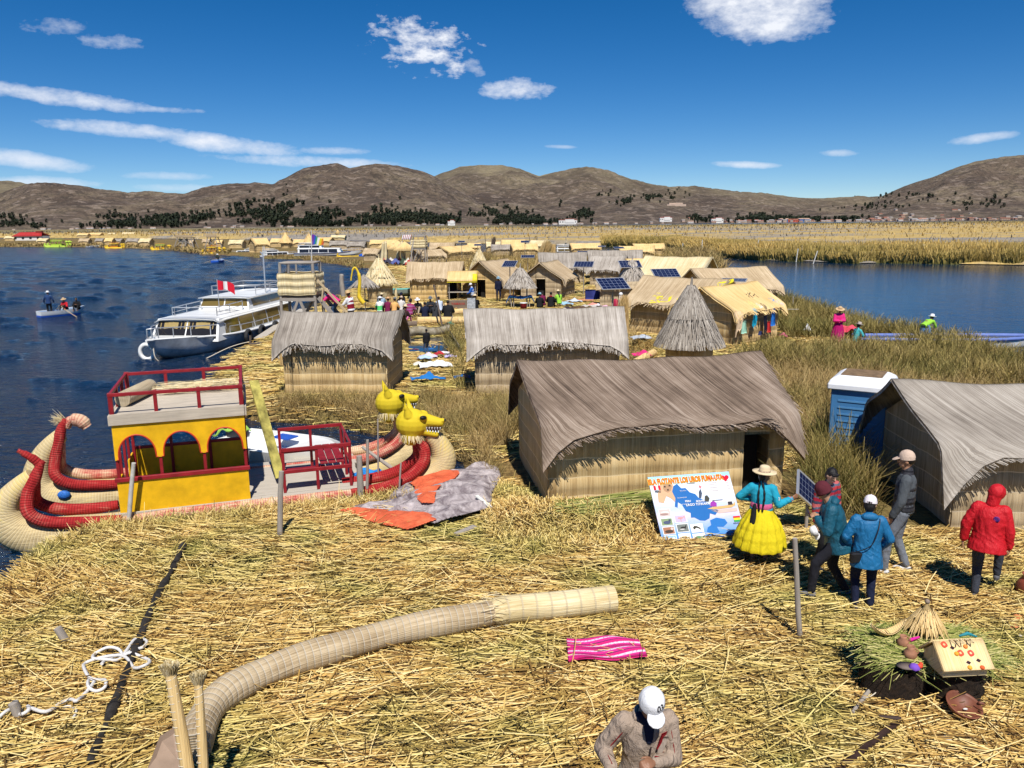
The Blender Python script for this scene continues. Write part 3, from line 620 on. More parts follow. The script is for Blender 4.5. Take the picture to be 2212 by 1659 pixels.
H[10] = hut((10.6,55.5), 8, 3.8, 3.4, 1.3, 2.45, 'gold', 'wallw', 'long golden hut tucked behind the biggest straw yellow hut', 40, .4, sw=2)
H[11] = hut((4.4,68.0), -2, 3.5, 3.0, 1.2, 2.5, 'grey', 'wallg', 'weathered grey hut directly behind the gable hut with a dark doorway', 50, .4, sw=2.4)
H[12] = hut((7.6,65.0), -20, 2.4, 2.8, 1.2, 2.3, 'pale', 'wallg', 'small pale hut leaning against the end of a weathered grey hut', 50, .4, sw=2.4)
H[13] = hut((9.4,72.0), -4, 4.3, 3.2, 1.2, 2.5, 'grey', 'wallg', 'low dark grey hut below the two tilted solar panels', 40, .4, sw=2.4)
H[16] = hut((4.0,56.0), 70, 3.4, 2.9, 1.15, 2.35, 'tan', 'wallg', 'tan gable hut whose black doorway opens towards the seated group', 60, .4, gdoor=-1, sw=2, skew=.3)
H[17] = hut((.1,55.6), 62, 3.4, 3.0, 1.15, 2.5, 'tan', 'wallgold', 'steep gable hut with a person standing in its doorway', 60, .4, gdoor=-1, sw=2, skew=.3)
H[18] = hut((-5.2,54.0), -1, 3.2, 2.8, 1.4, 2.45, 'tan', 'wallgold', 'golden walled hut with tan roof beside the market awning', 60, .3, (.95,1.55), sw=2)
def hutpx(u0, u1, vr, vb, roof, wall, label, rot=0, W=2.8, den=18, door=None, gdoor=False, group='reed huts of the far village'):
    uc = (u0+u1)/2; f = P(uc, vb, 0); L = (u1-u0)/FPX*f.y*1.03/max(.5, math.cos(R(rot)))-.3; z = ZY(uc, vr, f.y+W/2).z
    z = min(max(z, 1.7), 3.4); W = min(W, L*1.1)
    if gdoor: L, W = 2.6, L
    return hut((f.x, f.y), rot, max(L, .9), W, z*.55, z, roof, wall, label, den, .3, door, gdoor, det=.5, group=group, sw=3, ox=.12, oy=.15)
hutpx(1235,1298,530,549,'gold','wallw','golden hut whose end touches a tilted dark solar panel, before the white launch', 4)
hutpx(1340,1412,535,559,'gold','wallw','broad golden hut in front of its twin beside the channel reeds', -6)
hutpx(1372,1437,528,551,'gold','wallw','golden hut at the tip of the island, farthest towards the lagoon', 4)
hutpx(928,980,524,553,'tan','wallw','tan hut with a dark door, right of the far lookout tower', -4)
hutpx(912,962,539,570,'tan','wallg','brown gable hut half hidden beneath the far lookout tower', 35)
hutpx(970,1022,531,560,'gold','wallw','golden hut with its ridge pointing at the viewer, left of a small reed cone', 55)
hutpx(1011,1038,531,547,'gold','wallw','little golden hut directly behind the small reed cone', 0)
hutpx(1050,1081,525,543,'straw','wallw','pale squat hut beside the dry standing reed sheaf', 3)
hutpx(1084,1133,518,543,'gold','wallw','tall golden hut with a black doorway behind the grey low roofs', -5, door=(-.2,.4))
hutpx(1108,1162,527,553,'gold','wallw','wide golden hut in front of the tall one with a black doorway', 8)
hutpx(1142,1178,519,547,'straw','wallw','pale straw hut left of the tall leaning reed sheaf', -25)
hutpx(1062,1106,541,552,'grey','wallg','low grey roof standing in dry reeds below the golden huts', 0)
hutpx(799,858,518,536,'gold','wallw','long golden hut directly behind the market awnings', -4)
hutpx(784,818,536,563,'tan','wallg','small tan hut at the water edge left of the market awnings', -12)
hutpx(712,752,521,538,'grey','wallg','grey hut partly behind the long white launch', 0)
hutpx(750,788,522,541,'grey','wallg','low grey hut near the bow of the long white launch', 0)
hutpx(677,714,513,530,'gold','wallw','golden hut behind the stern rail of the long white launch', -12)
hutpx(634,671,517,533,'gold','wallw','golden hut right behind the rainbow flag', 3)
hutpx(584,625,515,533,'gold','wallw','golden hut left of the rainbow flag pole', -4)
hutpx(554,580,514,545,'gold','wallw','golden gable hut between two moored launches', 40)
hutpx(494,524,518,536,'straw','wallw','straw roofed hut behind the launch near the yellow reed boat', 0)
for (a, b, c_, d_, r_, l_) in ((387,402,516,535,'straw','tiny straw hut left of the spindly far towers'), (403,417,518,534,'tan','tiny tan hut under the spindly far towers'), (300,324,515,532,'straw','straw hut right of the far grey shed'), (273,298,515,529,'grey','far grey shed on the opposite shore'),
    (247,262,517,528,'grey','grey hut right of the second orange reed boat'), (226,243,514,530,'gold','golden hut behind the second orange reed boat'), (206,222,517,527,'grey','grey hut beside the small far launch'), (171,191,515,529,'tan','tan hut left of the small far launch'), (80,101,515,527,'straw','straw hut between the red roofed house and the green reed boat'),
    (166,190,504,513,'gold','orange roofed hut left of the orange pair on the far shore'), (190,218,503,512,'gold','orange roofed hut right of the orange pair on the far shore'), (234,248,503,509,'straw','pale tiny hut behind the orange reed boat'), (265,289,502,509,'straw','pale hut on the brown flats beyond the grey shed'), (10,30,510,520,'straw','pale roof at the left edge beside the red roofed house'),
    (437,452,517,530,'tan','tan hut behind the large yellow reed boat'), (465,480,519,533,'gold','golden hut right of the large yellow reed boat'), (715,745,508,519,'straw','pale hut on the flats above the long white launch')):
    hutpx(a, b, c_, d_, r_, 'wallw', l_, random.uniform(-8, 8), den=0)
# red roofed house far left
f = P(60, 519.5); hs = thing('house', 'white walled house with a red tin roof on the far left shore', 'house', f, 0); m = MB(); Lh = 64/FPX*f.y; m.box((0, 3, .9), (Lh*.95, 6, 1.8)); m.build('wall', plain('whitewash', (.72,.70,.66), .8, .08, 2, 0), hs)
m = MB(); m.grid(lambda a, b: ((a-.5)*Lh*(1.02-.3*(1-abs(b*2-1))), b*7-.5, 1.8+1.7*(1-abs(b*2-1))), 6, 6, .1); m.build('roof', plain('red_tin', (.42,.035,.03), .5, .15, 1, .1), hs)
m = MB(); m.box((Lh*.28, 3.2, 3.4), (2.2, 2, 1)); m.build('roof_vent', plain('dark_red_tin', (.2,.03,.025)), hs)
for k in range(4):
    m = MB(); m.box((-Lh*.4+k*Lh*.25, -.03, 1.0), (1.0, .04, .9)); m.build('window', plain('dark_pane', (.03,.03,.035), .2, .1, 3, 0), hs)
# ---- conical huts
def cone(u, vb, r, z0, z1, tiers, roof, wall, label, open_=False, den=900, name='conical_hut', scale=1, y=None):
    f = P(u, vb); T = thing(name, label, 'conical hut', (f.x, f.y, 0), 0, 'conical reed huts'); FOOT.append((f.x, f.y, 0, r, r))
    if not open_:
        m = MB(); m.lathe([(r*.8, -.05), (r*.84, z0*.35), (r*.86, z0*.7), (r*.84, z0+.15)], 24); m.build('wall', WM(wall), T)
    else:
        m = MB()
        for k in range(4): a = math.pi/4+k*math.pi/2; m.tube([(math.cos(a)*r*.72, math.sin(a)*r*.72, -.1), (math.cos(a)*r*.72, math.sin(a)*r*.72, z0+.2)], .035, 6)
        m.build('post', POLE, T)
    m = MB(); rr = lambda q: r*(1-q)**.85+.04
    edges = [i/tiers for i in range(tiers)]; 
    for e in edges:
        q1 = min(1, e+1/tiers+.1); za = z0+(z1-z0)*e; zb = z0+(z1-z0)*q1
        m.lathe([(rr(e)*1.06-.05, za-.02), (rr(e)*1.10, za-.05), (rr(e)*1.04, za+.08), (rr((e+q1)/2)*1.01, (za+zb)/2), (rr(q1)*.9 if q1 < 1 else .03, zb)], 28, fr=lambda a, i: 1+.03*math.sin(a*9)+.02*math.sin(a*23))
    ro = m.build('roof', RM(roof), T)
    n = den; e = RNG.integers(0, tiers, n)/tiers; q = e+RNG.random(n)**1.5*(1/tiers)*.95; a = RNG.uniform(0, 6.283, n); rad = rr(0)*(1-q)**.85*1.04+.05
    O = np.stack([np.cos(a)*rad, np.sin(a)*rad, z0+(z1-z0)*q], 1); sl = (z1-z0)/r; D = np.stack([np.cos(a), np.sin(a), -sl*np.ones(n)*RNG.uniform(.8, 1.1, n)], 1); D /= np.linalg.norm(D, axis=1, keepdims=True)
    nr = np.stack([np.cos(a), np.sin(a), .5+0*a], 1); Ls = np.minimum(RNG.uniform(.2, .5, n)*(z1-z0)/1.8, ((q-e)*(z1-z0)*1.1+.22*(z1-z0)/1.8))
    merge(ro, strands('s', O+nr*.02, D, Ls, RNG.uniform(.014, .03, n)*scale, np.clip(RNG.normal(.55, .27, n), 0, 1), .05, 1, SM(roof), up=nr/np.linalg.norm(nr, axis=1, keepdims=True), taper=.4))
    m = MB(); m.tube([(0, 0, z1-.1), (.02, 0, z1+.22)], [.05, .03], 7, jit=.2); m.build('finial', SM(roof), T); return T
cone(1487,800,.93,1.05,2.95,2,'grey','wallw','big shaggy grey conical hut in two tiers in front of the golden laundry hut', den=3200, scale=1.2)
cone(822,652,.98,1.25,2.9,3,'straw','wallw','pale three tiered conical hut behind the reed parasol', den=1200, scale=2)
cone(1036,602,.72,1.0,2.7,2,'straw','wallw','small conical reed hut in the standing reeds among golden huts', den=500, scale=3)
cone(1124,662,.80,1.22,2.4,1,'pale','wallg','open conical gazebo sheltering a blue tarpaulin table', True, den=900, scale=2)
cone(1364,655,.95,1.1,2.75,1,'pale','wallg','conical hut with a long thin tip behind the large solar panel', den=800, scale=2)
cone(618,536,1.3,1.2,3.6,1,'gold','wallw','small golden cone left of the rainbow flag, far shore', den=60, scale=5)
cone(669,536,1.3,1.2,3.3,1,'gold','wallw','small golden cone behind the long white launch, far shore', den=60, scale=5)
cone(924,512,1.5,1.0,3.8,1,'gold','wallw','lone tiny golden cone out on the marsh', den=40, scale=7) if False else None
# reed parasol on one pole
f = P(789, 672); T = thing('reed_parasol', 'round grey reed parasol on a crooked pole behind the lookout stair', 'parasol', f); m = MB()
m.tube([(0,0,-.1), (.03,0,1.0), (0,0,2.0)], .03, 7); m.build('pole', POLE, T); m = MB()
m.lathe([(.80, 1.46), (.84, 1.43), (.5, 1.75), (.08, 2.06), (.05, 2.16)], 30, fr=lambda a, i: 1+(.04*math.sin(a*13) if i < 3 else 0)); ro = m.build('canopy', RM('pale'), T)
n = 900; a = RNG.uniform(0, 6.283, n); q = RNG.random(n)**.6; O = np.stack([np.cos(a)*q*.78, np.sin(a)*q*.78, 2.12-q*.66], 1); D = np.stack([np.cos(a), np.sin(a), -.8+0*a], 1)/1.28; nr = np.stack([np.cos(a)*.6, np.sin(a)*.6, .8+0*a], 1)
merge(ro, strands('s', O+nr*.015, D, RNG.uniform(.1, .25, n), RNG.uniform(.02, .035, n), RNG.random(n), .04, 1, SM('pale'), up=nr))
# ---- solar panels
def pv_mat():
    if 'pv' in _mats: return _mats['pv']
    t = NT('photovoltaic_cells'); uv = t.mk('UVMap', uv_map='UVMap').outputs[0]; s = t.mk('SeparateXYZ'); t.l.new(uv, s.inputs[0])
    fx = t.math('FRACT', t.math('MULTIPLY', s.outputs[0], 6)); fy = t.math('FRACT', t.math('MULTIPLY', s.outputs[1], 4))
    ln = t.math('MAXIMUM', t.math('LESS_THAN', fx, .05), t.math('LESS_THAN', fy, .05)); t.col(t.mix(ln, (.006,.012,.05), (.25,.28,.35))); t.rough(.25); t.b.inputs['Specular IOR Level'].default_value = .5
    _mats['pv'] = t.m; return t.m
ALU = plain('aluminium', (.62,.63,.65), .35, .05, 10, 0, metal=.6)
def panel(u, v, y, w, h, label, tilt=25, yaw=0, roll=0, zb=0.0, pole=True):
    c = ZY(u, v, y); T = thing('solar_panel', label, 'solar panel', (c.x, c.y, zb), R(yaw), 'solar panels on poles'); z = c.z-zb
    M = Matrix.Translation((0, 0, z))@Matrix.Rotation(R(roll), 4, 'Y')@Matrix.Rotation(R(tilt), 4, 'X'); m = MB()
    m.add([M@Vector((x*w/2*.97, yy*h/2*.96, .012)) for x, yy in ((-1,-1), (1,-1), (1,1), (-1,1))], [(0,1,2,3)], [(0,0), (1,0), (1,1), (0,1)], smooth=False); m.build('cells', pv_mat(), T)
    m = MB(); b = .035
    for x, yy, dx, dy in ((0, h/2, w+b, b), (0, -h/2, w+b, b), (w/2, 0, b, h-b), (-w/2, 0, b, h-b)): m.box(M@Vector((x, yy, 0)), (dx, dy, .04), M.to_3x3().to_4x4())
    m.box(M@Vector((0, 0, -.012)), (w*.95, h*.95, .012), M.to_3x3().to_4x4()); m.build('frame', ALU, T)
    if pole: m = MB(); m.tube([(0, .02, 0), (0, .02, z-.03)], .032, 8); m.build('pole', POLE, T)
    return T
panel(1324,613,33.5,1.25,.85,'largest solar panel, on a thick post behind the pale grey hut roof',28,18,0)
panel(1261,571,57,1.35,.85,'solar panel on a tall pipe right of the gable hut doorway',24,-14)
panel(1361,570.5,50,1.35,.8,'wide solar panel crossed by the long tip of a conical hut',28,8)
panel(1438,590,44,1.45,.85,'solar panel hovering over the ridge of the yellow plastic roof on a short post',28,10)
panel(1585,605,38,1.15,.8,'flat dark solar panel between the golden laundry hut and the tan hut',6,-22)
panel(1101,570,51,.85,.75,'tilted solar panel above the steep gable hut roof',26,-18)
panel(1140,554,80,1.3,.8,'solar panel on a white pole in the reeds, above the conical gazebo',16,-4)
panel(1134,522,118,1.2,.8,'small dark panel on the ridge of a tall golden hut',18,0); panel(997,522,112,.9,.6,'tiny panel on a stalk behind the far huts, nearest the far lookout tower',18,0); panel(1032,529,105,.9,.6,'tiny panel above the small reed cone',18,0)
panel(1258,545,80,1.1,.9,'dark panel leaning on the golden hut before the white launch',14,-20); panel(1300,532,95,.9,.6,'dark panel at the right end of the golden hut before the white launch',10,-10); panel(1337,535,88,1.1,.7,'dark panel over a grey cone left of the broad golden hut',12,10)
# ================================================================ loose and standing reeds
def excluded(x, y, pad=0.0):
    r = np.zeros(len(x), bool)
    for cx, cy, rz, hx, hy in FOOT:
        dx, dy = x-cx, y-cy; lx = dx*math.cos(rz)+dy*math.sin(rz); ly = -dx*math.sin(rz)+dy*math.cos(rz); r |= (np.abs(lx) < hx+pad) & (np.abs(ly) < hy+pad)
    return r
WP = lambda pts, z=0: [tuple(P(u, v, z)[:2]) for u, v in pts]
STRAW = strandmat('loose_straw', [(0, (.05, .025, .008)), (.20, (.20, .105, .026)), (.42, (.46, .28, .075)), (.66, (.70, .50, .17)), (.86, (.84, .67, .32)), (1, (.56, .29, .065))],
    greens=[(0, (.022, .025, .005)), (.25, (.10, .10, .02)), (.5, (.34, .28, .07)), (.75, (.60, .50, .15)), (1, (.80, .66, .28))], gscale=.55)
def floor_reeds(name, poly, n, Lr, Wr, zr=.07, angf=None, ykey=1, up=.05, cross=.12, tintb=0):
    pp = scatter(poly, n, ykey); x, y = pp.T; k = ~excluded(x, y, -.15); x, y = x[k], y[k]; n = len(x)
    ang = (angf(x, y) if angf is not None else (.10+.45*snoise(x, y, .55, 41)+.25*snoise(x, y, 1.4, 42)))+RNG.normal(0, .20, n)
    cr = RNG.random(n) < cross; ang = np.where(cr, RNG.uniform(0, 6.28, n), ang); fl = RNG.random(n) < .5; ang = np.where(fl, ang+math.pi, ang)
    dz = RNG.normal(0, up, n); D = np.stack([np.cos(ang), np.sin(ang), dz], 1); D /= np.linalg.norm(D, axis=1, keepdims=True)
    L = RNG.uniform(*Lr, n); W = RNG.uniform(*Wr, n); z = ground_z(x, y)+RNG.random(n)**1.5*zr+np.where(cr, .03, .0)+.008
    O = np.stack([x, y, z], 1)-D*(L/2)[:, None]; O[:, 2] = np.maximum(O[:, 2], z-.03)
    return strands(name, O, D, L, W, np.clip(RNG.beta(1.35, 1.5, n)+tintb, 0, 1), .10, 2, STRAW, taper=.35, vee=.45)
FLOOR = WP([(-330,1700), (-60,1352), (0,1288), (62,1226), (130,1182), (200,1156), (262,1152), (450,1128), (600,1110), (770,1090), (1000,1060), (1080,1040), (1180,1092), (1700,1080), (1740,1130), (1900,1150), (2450,1165), (2500,1700)])
def fa(x, y):
    d = np.clip((-2.0-x)/5, 0, 1)*np.clip((14-y)/2, 0, 1)
    return .08+.42*snoise(x, y, .5, 41)+.25*snoise(x, y, 1.3, 42)-.55*d*np.clip((y-8)/4, -1, 1)
stuff(floor_reeds('loose_reed_floor', FLOOR, 78000, (.30, 1.05), (.009, .021), .075, fa))
stuff(floor_reeds('loose_reed_stalks', FLOOR, 2600, (.3, .8), (.010, .017), .11, None, up=.22, cross=.8))
MIDP = WP([(452,805), (480,777), (530,748), (592,712), (672,667), (740,634), (800,590), (806,577), (1000,570), (1300,570), (1600,640), (1700,720), (2300,800), (2300,860), (1750,1000), (1700,1020), (1180,1000), (1080,1000), (1000,960), (860,925), (740,905), (640,893), (480,872)])
stuff(floor_reeds('straw_litter', MIDP, 42000, (.3, .9), (.02, .04), .06, None, cross=.3))
BACKP = WP([(806,580), (1000,560), (1300,548), (1440,546), (1500,550), (1560,600), (1000,600)]); stuff(floor_reeds('far_straw_litter', BACKP, 7000, (.6, 1.6), (.05, .10), .08, None, cross=.4))
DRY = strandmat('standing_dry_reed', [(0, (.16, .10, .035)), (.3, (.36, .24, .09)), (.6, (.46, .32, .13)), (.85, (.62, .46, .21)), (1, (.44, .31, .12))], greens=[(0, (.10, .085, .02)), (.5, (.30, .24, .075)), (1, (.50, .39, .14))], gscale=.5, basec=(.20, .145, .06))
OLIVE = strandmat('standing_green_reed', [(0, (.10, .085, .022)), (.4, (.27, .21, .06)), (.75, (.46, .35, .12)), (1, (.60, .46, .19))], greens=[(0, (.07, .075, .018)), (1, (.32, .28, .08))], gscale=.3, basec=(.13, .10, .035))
def standing(name, poly, n, Lr, Wr, mat, lean=.35, bend=.35, ykey=1, pad=.05, clump=.5, segs=2, extra=None):
    pp = scatter(poly, n, ykey); x, y = pp.T; k = ~excluded(x, y, pad); k &= (snoise(x, y, 1.3, 61)+snoise(x, y, 3.3, 62)*.6+RNG.normal(0, .5, len(x))) > -clump
    if extra is not None: k &= ~extra(x, y)
    x, y = x[k], y[k]; n = len(x); lx = .4*snoise(x, y, .7, 71)
    D = np.stack([RNG.normal(0, lean, n)+lx, RNG.normal(0, lean, n)-.1, np.ones(n)], 1); D /= np.linalg.norm(D, axis=1, keepdims=True)
    L = RNG.uniform(*Lr, n)*(1+.3*snoise(x, y, .9, 63)); return stuff(strands(name, np.stack([x, y, ground_z(x, y)-.05], 1), D, L, RNG.uniform(*Wr, n), RNG.beta(2, 2, n), bend, segs, mat, taper=.7, droop=.12))
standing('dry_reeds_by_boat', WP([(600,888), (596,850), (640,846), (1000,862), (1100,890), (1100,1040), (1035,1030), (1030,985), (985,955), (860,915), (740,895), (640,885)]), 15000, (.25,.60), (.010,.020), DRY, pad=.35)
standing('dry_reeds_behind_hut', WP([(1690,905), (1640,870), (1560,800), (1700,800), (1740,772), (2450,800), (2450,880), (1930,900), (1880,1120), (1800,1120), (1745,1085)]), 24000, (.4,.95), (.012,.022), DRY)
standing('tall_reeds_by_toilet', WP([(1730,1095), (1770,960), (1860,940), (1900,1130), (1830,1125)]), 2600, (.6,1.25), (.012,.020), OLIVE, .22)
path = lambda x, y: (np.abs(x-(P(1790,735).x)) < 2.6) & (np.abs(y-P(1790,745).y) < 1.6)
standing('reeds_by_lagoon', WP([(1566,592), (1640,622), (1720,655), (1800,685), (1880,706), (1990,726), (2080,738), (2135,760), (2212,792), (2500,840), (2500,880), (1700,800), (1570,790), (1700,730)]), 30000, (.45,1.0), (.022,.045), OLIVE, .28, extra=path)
standing('lagoon_point_reeds', WP([(1438,548), (1520,549), (1550,560), (1570,596), (1500,600), (1440,570)]), 4500, (1.0,1.8), (.07,.13), DRY, .2)
standing('reeds_between_huts', WP([(890,570), (960,556), (1440,556), (1500,600), (1380,640), (1330,600), (1230,600), (1150,585), (1040,600), (1000,590)]), 9000, (.7,1.7), (.04,.08), DRY, .22, clump=.1)
standing('reeds_beside_pale_hut', WP([(955,712), (1003,700), (1003,850), (985,850)]), 900, (.4,.8), (.015,.03), OLIVE)
standing('reeds_beside_pale_hut', WP([(1345,850), (1350,700), (1366,700), (1400,800), (1400,850)]), 900, (.3,.8), (.015,.03), DRY)
standing('reeds_before_pale_hut', WP([(1000,862), (1100,862), (1150,850), (1180,800), (1160,900), (1095,960), (1080,900)]), 2500, (.4,.8), (.010,.02), DRY)
standing('far_shore_reeds', WP([(540,557), (600,558.5), (660,560), (700,566), (790,575), (780,564), (690,555), (600,550), (540,549)]), 2500, (.15,.4), (.10,.16), DRY, .2)
standing('far_village_reeds', WP([(0,531), (174,531.5), (297,534), (434,546), (500,548), (500,540), (434,538), (300,528), (0,526)]), 3000, (.3,.7), (.25,.45), DRY, .2)
# dry tufts hanging over the island's edge along the reed boat and the left rim
def rim(line, n, mat=STRAW):
    w = np.array(WP(line)); L = np.hypot(*(w[1:]-w[:-1]).T); c = np.insert(np.cumsum(L)/L.sum(), 0, 0); u = RNG.random(n); x = np.interp(u, c, w[:, 0]); y = np.interp(u, c, w[:, 1]); off = RNG.uniform(-.5, .12, n)
    D = np.stack([RNG.normal(-.15, .45, n), RNG.uniform(-.1, .9, n), RNG.uniform(-.15, .75, n)], 1); D /= np.linalg.norm(D, axis=1, keepdims=True)
    return stuff(strands('rim_reeds', np.stack([x, y+off, ground_z(x, y+off)-.03+0*x], 1), D, RNG.uniform(.15, .42, n), RNG.uniform(.010, .018, n), RNG.beta(2, 2, n), .25, 2, mat, taper=.4, droop=.2))
rim([(262,1146), (450,1124), (600,1108), (770,1088), (1000,1056)], 5200); rim([(-60,1350), (0,1284), (62,1222), (130,1178), (200,1150), (262,1128)], 2600)
# ================================================================ boats and towers
HULLY = reed('boat_hull_reed', [(.26,.19,.10), (.46,.35,.18), (.60,.47,.25), (.66,.50,.16)], 60, 3, rings=.055, ringc=(.68,.57,.36), patch=.6, pscale=1.6, bump=.45)
HULLG = reed('boat_hull_gold', [(.45,.30,.06), (.66,.46,.10), (.74,.58,.22), (.70,.60,.36)], 60, 3, rings=.055, ringc=(.70,.54,.2), patch=.6, pscale=1.4, bump=.45)
REDT = reed('red_painted_reed', [(.16,.008,.008), (.30,.012,.014), (.40,.025,.025), (.46,.14,.10)], 60, 3, rings=.045, ringc=(.24,.02,.02), patch=.5, pscale=2, bump=.8)
PINKT = reed('worn_red_reed', [(.34,.03,.03), (.50,.10,.08), (.62,.36,.24), (.70,.55,.36)], 60, 3, rings=.045, ringc=(.42,.09,.07), patch=.9, pscale=2.2, bump=.8)
YPAINT = plain('yellow_paint', (.76,.43,.008), .55, .15, 3.5, .25, detail=9); RPAINT = plain('dark_red_paint', (.27,.014,.02), .5, .2, 5, .12); OPAINT = plain('orange_red_trim', (.52,.05,.015), .5, .1, 5, 0)
PLANK = wood('pale_deck_planks', (.48,.43,.36), var=.25); WHITEP = plain('white_boat_paint', (.78,.78,.76), .35, .06, 1.5, .05, spec=.4); GREYP = plain('grey_hull_paint', (.60,.61,.61), .45, .25, 1.5, .1)
NAVY = plain('navy_boat_paint', (.015,.03,.13), .4, .1, 2, 0); BLUEP = plain('bright_blue_paint', (.02,.10,.50), .4, .1, 2, 0); RUBBER = plain('black_rubber', (.03,.03,.032), .8, .2, 8, .1); GREENP = plain('lime_paint', (.40,.55,.06), .5, .1, 2, 0)
def glass_mat(name, c, r=.08):
    if name in _mats: return _mats[name]
    t = NT(name); t.col(t.mix(t.noise(t.co(), 1.2, 4), [x*.5 for x in c], c)); t.rough(r); t.b.inputs['Specular IOR Level'].default_value = .8; _mats[name] = t.m; return t.m
AMBER = glass_mat('amber_window', (.20,.14,.035)); DARKG = glass_mat('dark_window', (.025,.022,.02))
# ---- the double hulled reed boat with puma heads
BA = math.radians(18.4); BO = Vector((-5.10, 14.22, 0))
RB_ = thing('reed_boat', 'double hulled reed boat with yellow arched cabin, red rails and two yellow puma heads', 'reed boat', BO, BA)
def hullset(d, tail, bow, mat, inner_cut, last):
    h = MB(); pts = [(-3.35-tail[2], d, tail[1]), (-3.68-tail[2], d, tail[1]*.66), (-3.85-tail[2], d, .26), (-3.75, d, -.08), (-3.4, d, -.29), (-2.8, d, -.36), (-2, d, -.40), (0, d, -.40), (2, d, -.40), (2.8, d, -.36), (3.35, d, -.2), (3.74, d, .05), (3.9, d, .38), (3.8, d, .7), (3.6, d, .92)]
    rr = [.14, .19, .25, .31, .35, .37, .38, .38, .38, .37, .34, .30, .26, .20, .14]
    pp = []; rs = []
    for i in range(len(pts)-1):
        p0, p1, p2, p3 = [Vector(pts[min(max(i+k, 0), len(pts)-1)]) for k in (-1, 0, 1, 2)]
        for q in range(5):
            t_ = q/5; pp.append(.5*((2*p1)+(p2-p0)*t_+(2*p0-5*p1+4*p2-p3)*t_*t_+(3*p1-p0-3*p2+p3)*t_**3)); rs.append(rr[i]+(rr[i+1]-rr[i])*t_)
    pp.append(Vector(pts[-1])); rs.append(rr[-1]); h.tube(pp, rs, 22, flat=1.0); o = h.build('hull', mat, RB_)
    return o
def spl(pts, n=6):
    pts = [Vector(p) for p in pts]; out = []
    for i in range(len(pts)-1):
        p0, p1, p2, p3 = [pts[min(max(i+k, 0), len(pts)-1)] for k in (-1, 0, 1, 2)]
        for q in range(n): t_ = q/n; out.append(.5*((2*p1)+(p2-p0)*t_+(2*p0-5*p1+4*p2-p3)*t_*t_+(3*p1-p0-3*p2+p3)*t_**3))
    return out+[pts[-1]]
SEP = 2.15
hullset(0, (0,.82,.0), None, HULLY, 0, 0); hullset(SEP, (0,1.0,-.05), None, HULLY, 0, 0)
def gun(pts, r0, r1, mat, name='gunwale_roll'):
    pp = spl(pts); n = len(pp); m = MB(); m.tube(pp, [r0*(.45+.55*min(1, 5*i/n))*(1 if i < n*.8 else 1-.25*(i-n*.8)/(n*.2)) for i in range(n)], 14); return m.build(name, mat, RB_)
for d, tz in ((0, .95), (SEP, 1.2)):
    w = .27
    gun([(-3.18,d-.02,tz+.12), (-3.28,d-.06,tz-.1), (-3.42,d-.14,.55), (-3.42,d-w,.25), (-3.15,d-w,.05), (-2.6,d-w,-.03), (-2.0,d-w,-.05)], .105, 0, REDT)
    gun([(-2.0,d-w,-.05), (-1,d-w,-.06), (0,d-w,-.06), (1,d-w,-.06), (2.0,d-w,-.06)], .105, 0, PINKT)
    gun([(2.0,d-w,-.05), (2.6,d-w,-.02), (3.1,d-w*.9,.12), (3.45,d-w*.6,.38), (3.48,d-w*.3,.66), (3.3,d-.05,.9)][::-1], .115, 0, REDT if d == 0 else PINKT)
    gun([(-3.24,d+.05,tz), (-3.38,d+.12,.6), (-3.4,d+w,.27), (-3.1,d+w,.1), (-2.6,d+w,.03), (-2.12,d+w,.05)], .105, 0, REDT if d == 0 else PINKT)
    gun([(1.9,d+w,.0), (2.6,d+w,.03), (3.05,d+w*.9,.15), (3.38,d+w*.6,.4), (3.40,d+w*.3,.66), (3.28,d+.08,.85)][::-1], .115, 0, REDT if d == 0 else PINKT)
# tufts of the tails and red beaks
m = MB(); m.tube(spl([(-3.2,0,.98), (-3.32,-.02,1.14), (-3.52,-.03,1.30)]), [.09]*3+[.075]*4+[.06]*3+[.04]*3, 10); m.build('tail_tip', REDT, RB_)
m = MB(); m.tube(spl([(-3.2,SEP,1.15), (-3.1,SEP,1.28), (-2.92,SEP-.02,1.26), (-2.82,SEP-.02,1.12)]), [.09]*8+[.13]*8+[.10]*3, 10); m.build('tail_tip', PINKT, RB_)
n = 90; O = np.tile(np.array([[-3.22, SEP, 1.26]]), (n, 1))+RNG.normal(0, .03, (n, 3)); D = np.stack([RNG.normal(-.8, .3, n), RNG.normal(0, .3, n), RNG.normal(.45, .3, n)], 1); D /= np.linalg.norm(D, axis=1, keepdims=True)
strands('reed_tuft', O, D, RNG.uniform(.12, .26, n), np.full(n, .012), RNG.random(n), .1, 1, SM('straw'), RB_)
m = MB(); m.ell((-3.3,SEP-.36,-.12), (.12,.05,.09), n=10, m=6); m.build('painted_eye', plain('blue_paint_patch', (.03,.16,.55), .6, .4, 30, .2), RB_)
